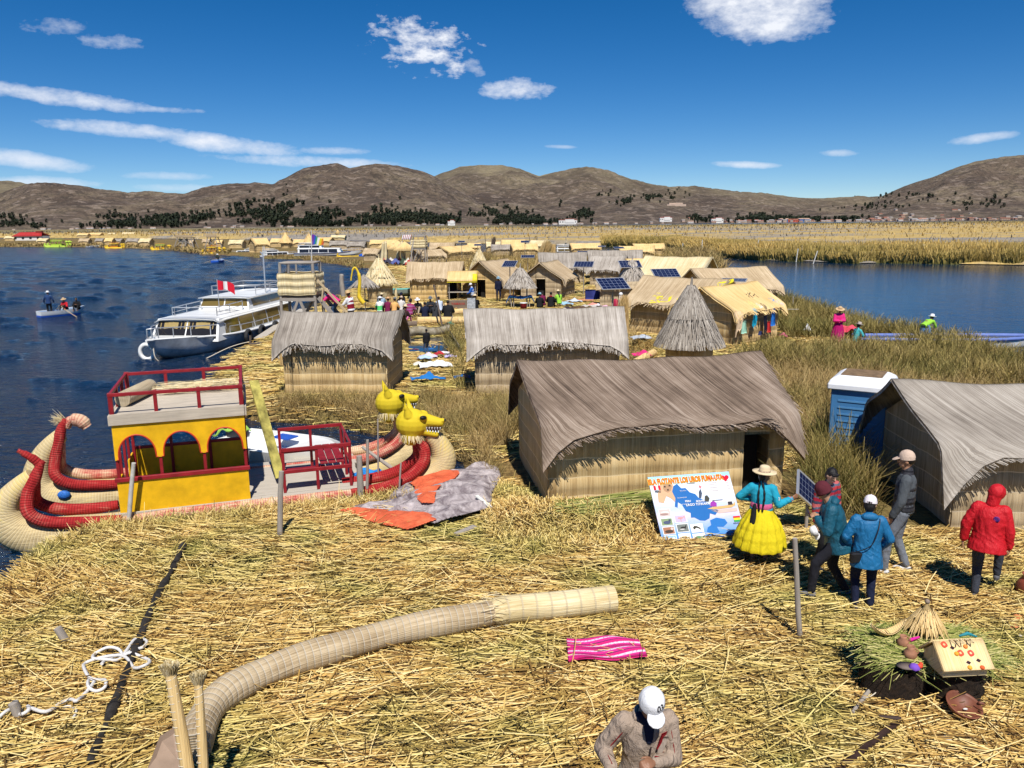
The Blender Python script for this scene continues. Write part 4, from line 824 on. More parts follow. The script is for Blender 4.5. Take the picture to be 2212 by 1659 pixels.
def puma(x, d, z, yaw, pitch=0, sc_=1.2):
    T = bpy.data.objects.new('puma_head', None)
    M = Matrix.Translation((x, d, z))@Matrix.Rotation(yaw, 4, 'Z')@Matrix.Rotation(pitch, 4, 'Y')@Matrix.Scale(sc_, 4); b = MB()
    b.ell((0,0,0), (.27,.23,.25), n=16, m=10); b.cap((.02,0,-.05), .21, (-.02,0,-.22), .17, 14)
    b.cap((.16,0,.07), .13, (.46,0,.03), .075, 12, .95); b.cap((.15,0,-.10), .10, (.40,0,-.17), .055, 12, .9); b.ell((.50,0,.07), (.05,.06,.035)); b.ell((.16,.12,.13), (.10,.06,.07)); b.ell((.16,-.12,.13), (.10,.06,.07))
    for s in (-1, 1): b.cap((-.04,s*.13,.15), .085, (-.08,s*.17,.30), .03, 10); b.cap((-.08,s*.17,.28), .04, (-.10,s*.18,.38), .012, 8)
    b.v = [tuple(M@Vector(v)) for v in b.v]; ho = b.build('puma_head', reed('yellow_woven_reed', [(.34,.24,.01), (.58,.42,.015), (.72,.56,.03), (.78,.64,.08)], 30, 30, rings=.035, ringc=(.60,.45,.02), patch=.4, pscale=6, bump=.7), RB_)
    mod = ho.modifiers.new('r', 'REMESH'); mod.mode = 'VOXEL'; mod.voxel_size = .016; mod.use_smooth_shade = True
    e = MB(); 
    for s in (-1, 1): e.ell((.20, s*.165, .14), (.06,.035,.036), Matrix.Rotation(-s*.5, 4, 'Z'), n=12, m=8)
    e.ell((.535,0,.075), (.025,.045,.022), n=8, m=6); e.v = [tuple(M@Vector(v)) for v in e.v]; e.build('eye', plain('black_paint', (.012,.012,.012), .5, .1, 5, 0), ho)
    g = MB(); g.ell((.30,0,-.065), (.20,.075,.045), n=12, m=6); g.v = [tuple(M@Vector(v)) for v in g.v]; g.build('mouth', plain('dark_mouth', (.03,.01,.01), .7, .1, 5, 0), ho)
    k = MB()
    for i in range(6):
        for s in (-1, 1):
            q = i/5; xx = .25+.22*q; k.lathe([(.013,0), (.001,-.045)], 6, (xx, s*(.085-.035*q), -.035-.005*q)); k.lathe([(.012,0), (.001,.04)], 6, (xx-.03, s*(.075-.03*q), -.105-.02*q))
    k.v = [tuple(M@Vector(v)) for v in k.v]; k.build('teeth', plain('white_paint', (.8,.8,.78), .5, .05, 5, 0), ho)
    n = 140; a = RNG.uniform(0, 6.28, n); O = np.stack([x-.02+np.cos(a)*.19, d+np.sin(a)*.19, z-.17+0*a], 1); D = np.stack([np.cos(a)*.35+RNG.normal(0, .15, n), np.sin(a)*.35, -1+0*a], 1); D /= np.linalg.norm(D, axis=1, keepdims=True)
    strands('neck_fringe', O, D, RNG.uniform(.1, .22, n), np.full(n, .014), RNG.random(n), .1, 1, SM('straw'), ho)
puma(3.28, -.02, 1.16, -.32, .05); puma(3.2, SEP-.15, 1.16, -.05, 0)
# deck planks
m = MB(); 
for i in range(11): m.box((0.15+random.uniform(-.04,.04), -.12+i*.225, -.005+random.uniform(-.006,.006)), (4.35, .215, .04))
m.box((.1, -.26, .02), (4.4, .035, .07)); m.build('deck', PLANK, RB_, bevel=.004)
CX0, CX1, CD0, CD1 = -2.03, .17, -.12, 2.0
def yz(z0, z1, d, x0=CX0, x1=CX1): return ((x0+x1)/2, d, (z0+z1)/2), (x1-x0, .03, z1-z0)
m = MB(); m.box(*yz(.03,.60,CD0-.035)); m.box(*yz(.03,.62,CD1)); m.box((CX0, CD0+.35, .3), (.03, .6, .55)); m.box((CX0, CD1-.35, .3), (.03, .6, .55))
def arch(m, d):
    ws = (CX1-CX0); nA = 3; pitch_ = ws/nA; Rw = pitch_/2-.065; N_ = 96; up_ = 1.62
    def low(x):
        k = (x-CX0)/pitch_; c = CX0+(math.floor(min(k, nA-1e-6))+.5)*pitch_; q = (x-c)/Rw
        return 1.06+.36*math.sqrt(max(0, 1-q*q)) if abs(q) < 1 else .98
    xs_ = sorted(set([CX0+ws*i/N_ for i in range(N_+1)]+[CX0+(i+.5)*pitch_+s*Rw*k for i in range(nA) for s in (-1, 1) for k in (.9995, 1.0005)]))
    m.grid(lambda a, b: (xs_[int(round(a*(len(xs_)-1)))], d, low(xs_[int(round(a*(len(xs_)-1)))])*(1-b)+up_*b), len(xs_)-1, 1, .03, smooth=False)
    tr = []
    for i in range(nA):
        c = CX0+(i+.5)*pitch_; tr.append([(c-Rw-.035, d-.005, .99), (c-Rw, d-.005, .99)]+[(c-Rw*math.cos(math.pi*k/16), d-.005, 1.06+.36*math.sin(math.pi*k/16)) for k in range(17)]+[(c+Rw, d-.005, .99), (c+Rw+.035, d-.005, .99)])
    return tr, pitch_
tr, pt = arch(m, CD0); m.build('cabin_wall', YPAINT, RB_)
m = MB(); 
for q in tr: m.tube(q, .014, 5)
m.build('arch_trim', OPAINT, RB_)
m = MB()
for i in range(4):
    x = CX0+i*pt; x += .03 if i == 0 else (-.03 if i == 3 else 0)
    for d in (CD0+.045, CD1-.045): m.box((x, d, .83), (.055, .05, 1.6))
for d in (.45, 1.0, 1.5): m.box((CX0, d, .8), (.045, .045, 1.55))
m.build('cabin_post', RPAINT, RB_, bevel=.004)
m = MB(); m.box(((CX0+CX1)/2, CD0-.045, .635), (CX1-CX0+.06, .07, .07)); m.build('sill_rail', RPAINT, RB_, bevel=.004); m = MB(); m.box(((CX0+CX1)/2, CD1, .65), (CX1-CX0, .06, .06)); m.build('sill_rail', RPAINT, RB_, bevel=.004)
m = MB(); m.box(((CX0+CX1)/2, CD0-.02, 1.72), (CX1-CX0+.02, .035, .20)); m.box(((CX0+CX1)/2, CD1+.03, 1.72), (CX1-CX0+.02, .03, .2)); m.box((CX0-.03, (CD0+CD1)/2, 1.70), (.035, CD1-CD0, .18)); m.box((CX1+.03, (CD0+CD1)/2, 1.70), (.03, CD1-CD0, .18))
for i in range(8): m.box(((CX0+CX1)/2, CD0+.14+i*.262, 1.79), (CX1-CX0, .25, .03))
m.build('cabin_roof', wood('grey_roof_planks', (.52,.45,.36)), RB_, bevel=.004)
m = MB(); zt = 2.16
for i in range(4):
    x = CX0+.03+i*(CX1-CX0-.06)/3
    for d in (CD0+.0, CD1): m.box((x, d, 2.0), (.075 if i in (0, 3) else .06, .06, .40))
for d in (.6, 1.3): 
    for x in (CX0+.03, CX1-.03): m.box((x, d, 1.98), (.055, .055, .36))
for d in (CD0, CD1): m.box(((CX0+CX1)/2, d-.012, zt), (CX1-CX0+.02, .05, .06))
for x in (CX0+.02, CX1-.02): m.box((x, (CD0+CD1)/2, zt-.005), (.05, CD1-CD0-.09, .055))
m.build('roof_railing', RPAINT, RB_, bevel=.004)
# red bench frame on the fore deck
m = MB(); X0, X1, D0, D1 = .80, 2.05, .02, 1.45
for x, d in ((X0,D0), (1.42,D0), (X1,D0), (X0,D1), (1.42,D1), (X1,D1), (X1,.75)): m.box((x, d, .45 if d != D0 else .42), (.055, .055, .88 if d != D0 else .82))
for d, z in ((D0,.85), (D0,.42), (D1,.90), (D1,.42)): m.box(((X0+X1)/2, d-.02, z), (X1-X0+.05, .035, .07))
for z in (.86, .46): m.box((X1+.015, (D0+D1)/2, z), (.04, D1-D0, .06))
m.build('bench_frame', RPAINT, RB_, bevel=.004)
m = MB()
for i in range(3): m.box((1.56+i*.155, .74, .50), (.14, 1.35, .03))
m.box((1.2, D1-.14, .49), (.75, .2, .03)); m.box((1.2, D0+.13, .40), (.75, .2, .03)); m.build('bench_seat', RPAINT, RB_, bevel=.004)
def bpt(s, d, z): return Vector((BO.x+s*math.cos(BA)-d*math.sin(BA), BO.y+s*math.sin(BA)+d*math.cos(BA), z))
def solo(m, name, mat, label, cat, group=None, **k): return tag(m.build(name, mat, **k), label, cat, group)
# things lying on and leaning against it
m = MB(); a, b = bpt(-1.9,.5,1.95), bpt(-1.55,1.65,1.95); m.tube([a, (a+b)/2, b], .14, 16); solo(m, 'rolled_reed_mat', reed('roll_mat_dark', PAL['wallg'], 60, 2, rings=.07, bump=.7), 'grey rolled reed mat lying crosswise on the cabin roof', 'mat roll')
m = MB(); a, b = bpt(-1.1,1.62,1.90), bpt(.1,1.55,1.88); m.tube([a, (a*.5+b*.5)+Vector((0,0,.02)), b], [.07,.09,.06], 14); o = solo(m, 'rolled_reed_mat', reed('roll_mat_light', PAL['straw'], 60, 2, rings=.12, bump=.7), 'straw coloured reed roll lying along the back of the cabin roof', 'mat roll')
n = 200; O = np.array([tuple(bpt(RNG.uniform(-1.3, .1), 1.45+RNG.normal(0, .1), 1.84+RNG.random()*.18)) for _ in range(n)]); D = np.stack([np.full(n, math.cos(BA))+RNG.normal(0, .15, n), np.full(n, math.sin(BA))+RNG.normal(0, .15, n), RNG.normal(0, .04, n)], 1); D /= np.linalg.norm(D, axis=1, keepdims=True)
stuff(strands('loose_roof_reeds', O-D*.2, D, RNG.uniform(.3, .6, n), np.full(n, .012), RNG.random(n), .06, 1, SM('straw')))
m = MB(); a = ZY(606, 1032, 15.0); b = ZY(548, 822, 15.7); m.bar(a, b, .20, .045, roll=.15); solo(m, 'yellow_plank', plain('worn_yellow_plank', (.46,.40,.10), .75, .45, 4, .3), 'long weathered plank with worn yellow paint leaning beside the cabin', 'plank', bevel=.006)
m = MB(); m.grid(lambda a, b: bpt(2.15+.55*a, .25+.35*b+.1*math.sin(a*3), .10+.05*math.sin(a*9+b*4)*math.cos(b*7)), 14, 8, .01); solo(m, 'blue_tarpaulin', plain('blue_plastic', (.02,.22,.62), .45, .25, 12, .3), 'bright blue plastic sheet on the near hull beside the red bench frame', 'tarpaulin')
# ---- generic hull
def hull(m, L, B, z0, z1, bow=.35, sheer=.25, flare=.75, n=22, transom=.8, mi=0, x0=0):
    """x forward, z0 keel, z1 gunwale amidships"""
    def hb(q): return B/2*(transom+(1-transom)*math.sin(min(1, q/.4)*math.pi/2))*(1-max(0, (q-.55)/.45)**2.4)
    def zg(q): return z1+sheer*max(0, (q-.35)/.65)**2
    def pt(q, k):
        x = x0-L/2+L*q*(1) + bow*max(0, (q-.8)/.2)*abs(k)**1.5; w = hb(q)+.012; a = abs(k)
        zz = z0+(zg(q)-z0)*a**1.25; return (x, math.copysign(w*(flare+(1-flare)*a)*min(1, a*2.2)**.75, k) if k else 0, zz + (1-a)*max(0, (q-.75)/.25)**2*(zg(q)-z0)*.6)
    m.grid(lambda a, b: pt(a, b*2-1), n, 14, mi=mi, uvf=lambda a, b: (a*L, b*B))
    tv = [pt(0, k/7-1) for k in range(15)]; m.add(tv, [tuple(range(15))], mi=mi, smooth=False); return hb, zg, pt
def rail(m, pts, h, r=.018, posts=True, mid=False):
    top = [Vector(p)+Vector((0,0,h)) for p in pts]; m.tube(top, r, 6)
    if mid: m.tube([Vector(p)+Vector((0,0,h*.5)) for p in pts], r*.8, 6)
    if posts:
        for p in pts: m.tube([p, Vector(p)+Vector((0,0,h))], r, 6, caps=False)
def cabin_box(m, x0, x1, w, z0, z1, slant0=0., slant1=0., tap=.9, mi=0):
    V = []
    for x, s, (za, zb) in ((x0, slant0, (z0, z1)), (x1, -slant1, (z0, z1))):
        for y, z, q in ((-w/2, za, 0), (w/2, za, 0), (w/2*tap, zb, 1), (-w/2*tap, zb, 1)): V.append((x+s*q, y, z))
    m.add(V, [(0,3,2,1), (4,5,6,7), (0,4,7,3), (1,2,6,5), (3,7,6,2), (0,1,5,4)], smooth=False, mi=mi)
def launch(loc, head, L, label, two=True, stripe=NAVY, hullm=None, glass=None, det=1, B=None, cabfrac=(.06,.74), group='passenger launches', cw=.80):
    B = B or L*.25; T = thing('passenger_launch', label, 'passenger boat', loc, head, group); s = L/12; hm = hullm or WHITEP; glass = glass or DARKG
    m = MB(); hb, zg, pt = hull(m, L, B, -.35*s, .62*s, .5*s, .35*s); m.build('hull', [hm], T)
    m = MB(); m.grid(lambda a, b: ((-L/2+L*a*.985), hb(a*.985)*(b*2-1)*.98, zg(a*.985)-.04), 20, 2, smooth=False); m.build('deck', WHITEP, T)
    m = MB(); 
    for sd in (-1, 1): m.tube([(-L/2+L*q, sd*(hb(q)+.02), zg(q)-.05) for q in [i/20 for i in range(20)]]+[(L/2+.5*s, 0, zg(1)-.02)], .055*s, 6)
    m.build('rubbing_strake', WHITEP if hullm else stripe, T)
    m = MB()
    if hm is WHITEP:
        for sd in (-1, 1): m.grid(lambda a, b, sd=sd: (-L/2+L*a*.93, sd*(hb(a*.93)*(.80+.13*b)+.02), -.12*s+(.28*s)*b+.15*s*max(0, a-.5)), 16, 1)
        m.box((-L/2-.01, 0, .0), (.02, B*.7, .28*s)); m.build('waterline_band', stripe, T)
    x0, x1 = -L/2+L*cabfrac[0], -L/2+L*cabfrac[1]; w = B*cw; zt = 1.42*s
    m = MB(); cabin_box(m, x0, x1, w, .5*s, zt, .05*s, .55*s); m.build('cabin', WHITEP, T)
    m = MB(); m.grid(lambda a, b: (x0-.1*s+(x1-x0-.25*s)*a+.0, (w*.96)*(b-.5), zt+.09*s*math.cos((b-.5)*2.6)-.10*s*max(0, abs(b-.5)-.42)/.08-.05*s*max(0, a-.93)/.07), 12, 12, .04, uvf=lambda a, b: (a, b)); m.build('roof', WHITEP, T)
    # side windows and windscreen
    nW = 5 if det else 4
    for sd in (-1, 1):
        for i in range(nW):
            a0 = x0+.35*s+(x1-x0-1.1*s)*i/nW; a1 = a0+(x1-x0-1.1*s)/nW-.09*s; z_a, z_b = .68*s, 1.30*s
            yy = lambda z: sd*(w/2*(1-.1*(z-.5*s)/(zt-.5*s))+.012)
            m = MB(); m.add([(a0, yy(z_a), z_a), (a1, yy(z_a), z_a), (a1-(.12*s if i == nW-1 else 0), yy(z_b), z_b), (a0, yy(z_b), z_b)], [(0,1,2,3) if sd < 0 else (3,2,1,0)], smooth=False); m.build('side_window', glass, T)
    for k in (-1, 1):
        m = MB(); f = lambda z: x1-.55*s*(z-.5*s)/(zt-.5*s)+.012; ya, yb = (.03*k, k*w*.46)
        m.add([(f(.62*s), ya, .62*s), (f(.62*s), yb, .62*s), (f(1.32*s), yb*.92, 1.32*s), (f(1.32*s), ya, 1.32*s)], [(0,1,2,3)], smooth=False); wp = m.build('windscreen', DARKG, T)
        if det > 1:
            c = MB(); c.grid(lambda a, b: (f(1.28*s-.26*s*b)+.006+.008*math.sin(a*44), ya+(yb*.93-ya)*a, 1.28*s-.26*s*b-.02*math.sin(a*9)), 40, 2); c.build('curtain', fabric('tan_curtain', (.34,.25,.10)), wp)
    if two:
        u0, u1, uz = x0+.05*s, x0+(x1-x0)*.56, 2.0*s; uw = w*.82
        m = MB(); cabin_box(m, u0, u1, uw, zt, uz, .05*s, .3*s, .9); m.build('upper_cabin', WHITEP, T)
        m = MB(); m.grid(lambda a, b: (u0-.1*s+(u1-u0+.0*s)*a, uw*(b-.5), uz+.07*s*math.cos((b-.5)*2.6)), 8, 10, .04); m.build('upper_roof', WHITEP, T)
        for sd in (-1, 1):
            for i in range(2):
                a0 = u0+.3*s+(u1-u0-.8*s)*i/2; a1 = a0+(u1-u0-.8*s)/2-.06*s; yy = lambda z: sd*(uw/2*(1-.1*(z-zt)/(uz-zt))+.012)
                m = MB(); m.add([(a0, yy(zt+.16*s), zt+.16*s), (a1, yy(zt+.16*s), zt+.16*s), (a1, yy(uz-.08*s), uz-.08*s), (a0, yy(uz-.08*s), uz-.08*s)], [(0,1,2,3) if sd < 0 else (3,2,1,0)], smooth=False); m.build('upper_window', glass, T)
        for k in (-1, 1):
            f = lambda z: u1-.3*s*(z-zt)/(uz-zt)+.012; ya, yb = (.03*k, k*uw*.46)
            m = MB(); m.add([(f(zt+.2*s), ya, zt+.2*s), (f(zt+.2*s), yb, zt+.2*s), (f(uz-.06*s), yb*.92, uz-.06*s), (f(uz-.06*s), ya, uz-.06*s)], [(0,1,2,3)], smooth=False); m.build('upper_windscreen', AMBER if det > 1 else DARKG, T)
    m = MB(); top = (2.07 if two else 1.5)*s; rx0, rx1 = x0+.2*s, (x0+(x1-x0)*(.42 if two else .5)); rw = w*.36
    rail(m, [(rx0,-rw,top), ((rx0+rx1)/2,-rw,top), (rx1,-rw,top), (rx1,rw,top), ((rx0+rx1)/2,rw,top), (rx0,rw,top), (rx0,-rw,top)], .42*s, .018*s*1.2, mid=True); m.build('roof_rail', ALU if det > 1 else WHITEP, T)
    m = MB(); qs = [.72, .8, .88, .94, .985]; rail(m, [(-L/2+L*q, -hb(q)*.95, zg(q)) for q in qs]+[(L/2+.42*s, 0, zg(1))]+[(-L/2+L*q, hb(q)*.95, zg(q)) for q in qs[::-1]], .42*s, .018*s*1.2); m.build('bow_rail', ALU, T)
    return T, hb, zg, s
# moored launch on the left
_b, _s = P(345,790,WZ), P(590,701,WZ); hd = math.atan2(_b.y-_s.y, _b.x-_s.x); Ln = 12.0; ctr = Vector((-14.05, 38.4, WZ))
T, hb, zg, s = launch(ctr, math.atan2(-.995, -.10), 12.2, 'white passenger launch with grey hull moored at the left island edge, flag on its roof', True, hullm=GREYP, glass=AMBER, det=2, B=3.5, cabfrac=(.05,.80), cw=.90)
m = MB()
for q in (.18, .33, .47, .6):
    m = MB(); x = -6.1+12.2*q; m.lathe([(.22,-.07), (.30,-.09), (.35,-.04), (.35,.04), (.30,.09), (.22,.07), (.19,0), (.22,-.07)], 20, (x, hb(q)+.13, .40), Matrix.Rotation(math.pi/2, 4, 'X')); m.build('tyre_fender', RUBBER, T)
m = MB(); m.lathe([(.24,-.06), (.34,-.07), (.40,0), (.34,.07), (.24,.06), (.22,0), (.24,-.06)], 24, (6.05, -.35, .42), Matrix.Rotation(math.pi/2, 4, 'Y')); m.build('white_ring_fender', plain('white_rubber', (.75,.75,.72), .6, .1, 6, 0), T)
m = MB(); m.tube([(1.2,.55,1.45), (1.2,.55,3.05)], .018, 6); fp = m.build('flag_pole', ALU, T)
m = MB(); fl = lambda a, b: (1.2-.5*a*.9, .56+.55*a+.05*math.sin(a*8), 3.02-.42*b-.28*a*a-.05*math.sin(a*6+b))
m.grid(fl, 12, 5); t = NT('red_white_red_flag'); uv = t.mk('UVMap', uv_map='UVMap').outputs[0]; sx = t.mk('SeparateXYZ'); t.l.new(uv, sx.inputs[0]); t.col(t.ramp(sx.outputs[0], [(0, (.62,.01,.03)), (.34, (.8,.8,.78)), (.67, (.62,.01,.03))], 'CONSTANT')); t.rough(.8); FLAGP = t.m; m.build('flag', FLAGP, T)
m = MB()
rail(m, [(2.4,-1.0,1.45), (2.5,-1.05,1.45), (1.2,-1.05,1.48), (-.2,-1.05,1.5)], .42, .02, mid=True); rail(m, [(2.4,1.0,1.45), (1.2,1.05,1.48), (-.2,1.05,1.5)], .42, .02, mid=True); rail(m, [(2.4,-1.0,1.45), (2.4,1.0,1.45)], .42, .02); m.build('upper_deck_rail', ALU, T); m = MB()
m.tube([(-3.2,1.0,1.9), (-3.2,1.0,4.0), (-3.2,.86,4.15)], .035, 7); m.build('exhaust_pipe', ALU, T)
m = MB()
for sd in (-1, 1): rail(m, [(-6.1+12.2*q, sd*hb(q)*.97, zg(q)) for q in (.03,.12,.22,.32,.42,.52,.62,.7)], .3, .018)
m.build('side_rail', ALU, T)
m = MB(); m.tube(spl([(6.2,.1,.75), (6.3,.3,.1), (5.6,1.2,-.2), (4.3,2.4,.35), (3.6,3.0,.5)]), .02, 5); solo(m, 'mooring_rope', CORD, 'thin mooring rope hanging from the bow of the grey hulled launch', 'rope').matrix_world = T.matrix_world.copy() if False else (Matrix.Translation(ctr)@Matrix.Rotation(math.atan2(-.995, -.11), 4, 'Z'))
m = MB(); m.bar(P(560,733)+Vector((0,0,.05)), P(655,672)+Vector((0,0,.12)), .45, .05); solo(m, 'gangplank', PLANK, 'grey gangplank lying on straw between launch stern and tower', 'plank')
m = MB(); a = P(541,746); m.tube([a, a+Vector((.02,0,.42))], .045, 7); m.box(a+Vector((.25,-.1,.06)), (.5,.35,.1), (0,0,.5)); solo(m, 'mooring_stake', DARKPOLE, 'short dark stake with a board at its foot beside the launch', 'stake')
def pxlaunch(u0, u1, vw, head, label, two=True, **k):
    f = P((u0+u1)/2, vw, WZ); L = (u1-u0)/FPX*f.y/max(.35, abs(math.cos(head)))*1.0; L = min(L, 13); return launch(f, head, L, label, two, det=0, **k)[0]
pxlaunch(495,557,549,R(178),'white launch with navy hull bottom moored near the large yellow reed boat')
L2_ = pxlaunch(577,630,556,R(52),'launch seen from its stern with a ladder, left of the rainbow flag'); _l = pxlaunch(640,776,558,R(4),'long white launch with dark window band right of the rainbow flag'); _l.location.z += .40; L2_.location.z += .1
pxlaunch(186,217,535,R(182),'small white launch on the far shore between two reed boats', False); pxlaunch(314,345,536.5,R(178),'small white launch half behind the far yellow reed boat', False)
pxlaunch(1197,1293,548,R(0),'white launch with a yellow window row in the back channel', glass=AMBER); pxlaunch(1266,1300,502,R(2),'tiny white boat far out in the golden marsh', False); pxlaunch(1983,1997,487.5,R(2),'tiny white boat at the marsh edge far right', False)
# ladder on the stern facing launch, and its name
m = MB()
for y in (-.22, .22): m.bar((-3.15*1,y,.4), (-3.1,y,1.9), .05)
for k in range(5): m.bar((-3.13,-.22,.6+k*.28), (-3.13,.22,.6+k*.28), .04)
m.build('stern_ladder', WHITEP, L2_)
def text(txt, size, mat, parent=None, extr=.004, name='lettering', bold=0, align='CENTER'):
    cu = bpy.data.curves.new(name, 'FONT'); cu.body = txt; cu.size = size; cu.extrude = extr; cu.align_x = align; cu.align_y = 'CENTER'; cu.offset = bold; cu.resolution_u = 3
    o = bpy.data.objects.new(name, cu); COL.objects.link(o); dg = bpy.context.evaluated_depsgraph_get(); me = bpy.data.meshes.new_from_object(o.evaluated_get(dg)); bpy.data.objects.remove(o); bpy.data.curves.remove(cu)
    me.materials.clear(); me.materials.append(mat); o = bpy.data.objects.new(name, me); COL.objects.link(o); o.parent = parent; return o
lt = text('P U N O', .36, NAVY, L2_, .01); lt.matrix_local = Matrix.Translation((-L2_.children[0].dimensions.x/2-.05, 0, .35))@Matrix.Rotation(-math.pi/2, 4, 'Z')@Matrix.Rotation(math.pi/2, 4, 'X')
# ---- far reed boats
def farreed(u0, u1, vw, label, mat, cab, head=0, roofm=None, heads=True):
    f = P((u0+u1)/2, vw, WZ); L = (u1-u0)/FPX*f.y/max(.5, math.cos(head)); T = thing('reed_boat', label, 'reed boat', f, head, 'reed boats across the water'); s = L/8.
    for d in (0, 1.9*s):
        m = MB(); pp = spl([(-3.8*s,d,1.5*s), (-4*s,d,.8*s), (-3.4*s,d,.15*s), (-1.5*s,d,.1*s), (1.5*s,d,.1*s), (3.4*s,d,.15*s), (4*s,d,.8*s), (3.7*s,d,1.5*s)], 4); n = len(pp); m.tube(pp, [s*(.2+.38*math.sin(math.pi*i/(n-1))**.6) for i in range(n)], 10); h_ = m.build('hull', mat, T)
        if heads: m = MB(); m.ell((3.8*s,d,1.9*s), (.6*s,.42*s,.45*s), n=10, m=7); m.cap((4.2*s,d,1.9*s), .25*s, (4.6*s,d,1.8*s), .15*s); m.build('animal_head', mat, h_)
    m = MB()
    for x in (-1.8, -.6, .6, 1.8):
        for d in (0, 1.9): m.box((x*s, d*s, 1.2*s), (.12*s, .12*s, 2.0*s))
    m.box((0, -.02*s, .85*s), (3.8*s, .06*s, .7*s)); m.box((0, 1.9*s, .85*s), (3.8*s, .06*s, .7*s)); m.build('cabin', cab, T)
    m = MB(); m.grid(lambda a, b: ((a-.5)*4.2*s, (b*1.24-.12)*1.9*s, 2.2*s+.25*s*math.sin(math.pi*b)), 6, 6, .1*s); m.build('cabin_roof', roofm or mat, T)
    m = MB(); rail(m, [(-1.9*s,0,2.35*s), (0,0,2.35*s), (1.9*s,0,2.35*s), (1.9*s,1.9*s,2.35*s), (-1.9*s,1.9*s,2.35*s)], .55*s, .05*s); m.build('roof_rail', cab, T); return T
YR = plain('yellow_reed_far', (.72,.46,.03), .8, .2, 1.5, .2)
farreed(98,146,534.5,'lime green reed boat near the red roofed house',GREENP,GREENP,0); farreed(228,264,537,'orange yellow reed boat left of the far grey shed',YR,plain('orange_paint',(.62,.22,.02),.6),0)
farreed(328,364,540,'yellow reed boat beside the spindly far towers',YR,YPAINT,.1,GREENP); farreed(434,480,549.5,'largest yellow reed boat of the far shore, with an orange cabin',YR,plain('orange_paint',(.62,.22,.02),.6),-.5)
# ---- yellow prow boats at the near village edge
m = MB(); a = ZY(770,645,44); T = thing('reed_boat', 'reed boat with a tall yellow horned prow behind the reed parasol', 'reed boat', a)
m.tube(spl([ZY(758,606,44)-a, ZY(762,583,44)-a, ZY(768,579,44)-a, ZY(775,592,44)-a, ZY(777,610,44)-a, ZY(776,640,44)-a, ZY(786,655,44)-a]), [.04]*6+[.06]*12+[.09]*12+[.12]*7, 10); m.build('prow', plain('yellow_prow', (.74,.52,.03), .7, .1, 4, .2), T)
m = MB(); m.tube(spl([ZY(742,640,45)-a, ZY(738,610,45)-a, ZY(738,592,45)-a]), [.13]*6+[.12]*6+[.07], 10); m.build('mast_post', POLE, T)
m = MB(); a = P(760,560,WZ); T = thing('reed_boat', 'yellow and blue reed boat pulled up on the far islet', 'reed boat', a); m.tube(spl([(-2.2,0,1.0), (-2.3,0,.5), (-1.6,0,.25), (0,0,.3), (1.6,0,.35)]), [.12]*6+[.3]*12+[.25]*7, 10); m.build('hull', YR, T); m = MB(); m.ell((1.9,0,.5), (.8,.5,.4)); m.build('covered_bow', BLUEP, T)
# ---- row boats
def rowboat(loc, head, L, label, body, low, oars=True, name='rowing_boat'):
    T = thing(name, label, 'rowing boat', loc, head); B = L*.36; m = MB(); hb, zg, pt = hull(m, L, B, -.12, .38, .1, .14, .7, 18, .78); m.build('hull', body, T)
    m = MB(); hull(m, L*.96, B*.93, -.06, .36, .1, .14, .7, 18, .78); 
    m.build('hull_lining', plain('pale_blue_lining', (.30,.42,.62), .6), T)
    m = MB(); m.grid(lambda a, b: (-L/2-.012, B*.39*(b*2-1)*(.75+.25*a), -.1+.22*a), 1, 2); 
    for sd in (-1, 1): m.grid(lambda a, b, sd=sd: (-L/2+L*a*.9, sd*(hb(a*.9)*(.72+.12*b)+.015), -.1+.2*b), 12, 1)
    m.build('painted_band', low, T); m = MB()
    for x in (-L*.22, L*.12): m.box((x, 0, .24), (.22, B*.8, .03))
    m.build('seat', PLANK, T)
    if oars:
        for sd in (-1, 1):
            m = MB(); m.tube([(-.05, sd*.12, .62), (.0, sd*B*.5, .42), (.12, sd*(B*.5+1.5), -.05)], .022, 6); m.box((.13, sd*(B*.5+1.62), -.08), (.1, .35, .02)); m.build('oar', BAMBOO, T)
    return T
rowboat((-28.6, 50.6, WZ), R(52), 2.7, 'white rowing boat with a blue painted bottom, three people aboard', WHITEP, BLUEP)
f = P(472,567,WZ); rowboat(f, R(95), 4.2, 'blue rowing boat with one rower crossing towards the yellow reed boats', BLUEP, BLUEP)
f = P(605,940,-.30); T = thing('motor_boat', 'white open motor boat moored behind the reed boat', 'motor boat', (-5.35,17.9,-.45), R(-28)); m = MB(); hb, zg, pt = hull(m, 3.4, 1.6, -.1, .5, .15, .12, .7, 18, .85); m.build('hull', WHITEP, T)
m = MB(); m.grid(lambda a, b: (-1.7+3.3*a, hb(a)*.96*(b*2-1), zg(a)-.03 if a > .62 or a < .12 else zg(a)-.03-(.22 if abs(b-.5) < .36 else 0)), 24, 10, smooth=False); m.build('deck', WHITEP, T)
m = MB(); m.box((-1.55,.1,.62), (.35,.4,.35)); m.cap((-1.65,.1,.8), .16, (-1.7,.1,.95), .12); m.build('outboard_motor', plain('black_motor', (.02,.02,.025), .4), T)
m = MB(); m.box((-.2,.3,.55), (.5,.35,.03)); m.build('blue_cushion', BLUEP, T)
m = MB(); c = ZY(500,916,17.3); m.grid(lambda a, b: c+Vector(((a-.5)*.7, (b-.5)*.5, -.06-.12*abs(a-.5)*2-.05*math.sin(a*15+b*5))), 20, 8, .01); solo(m, 'green_cloth', fabric('lime_cloth', (.36,.62,.10)), 'lime green cloth draped on the white motor boat, seen through the cabin arch', 'cloth')
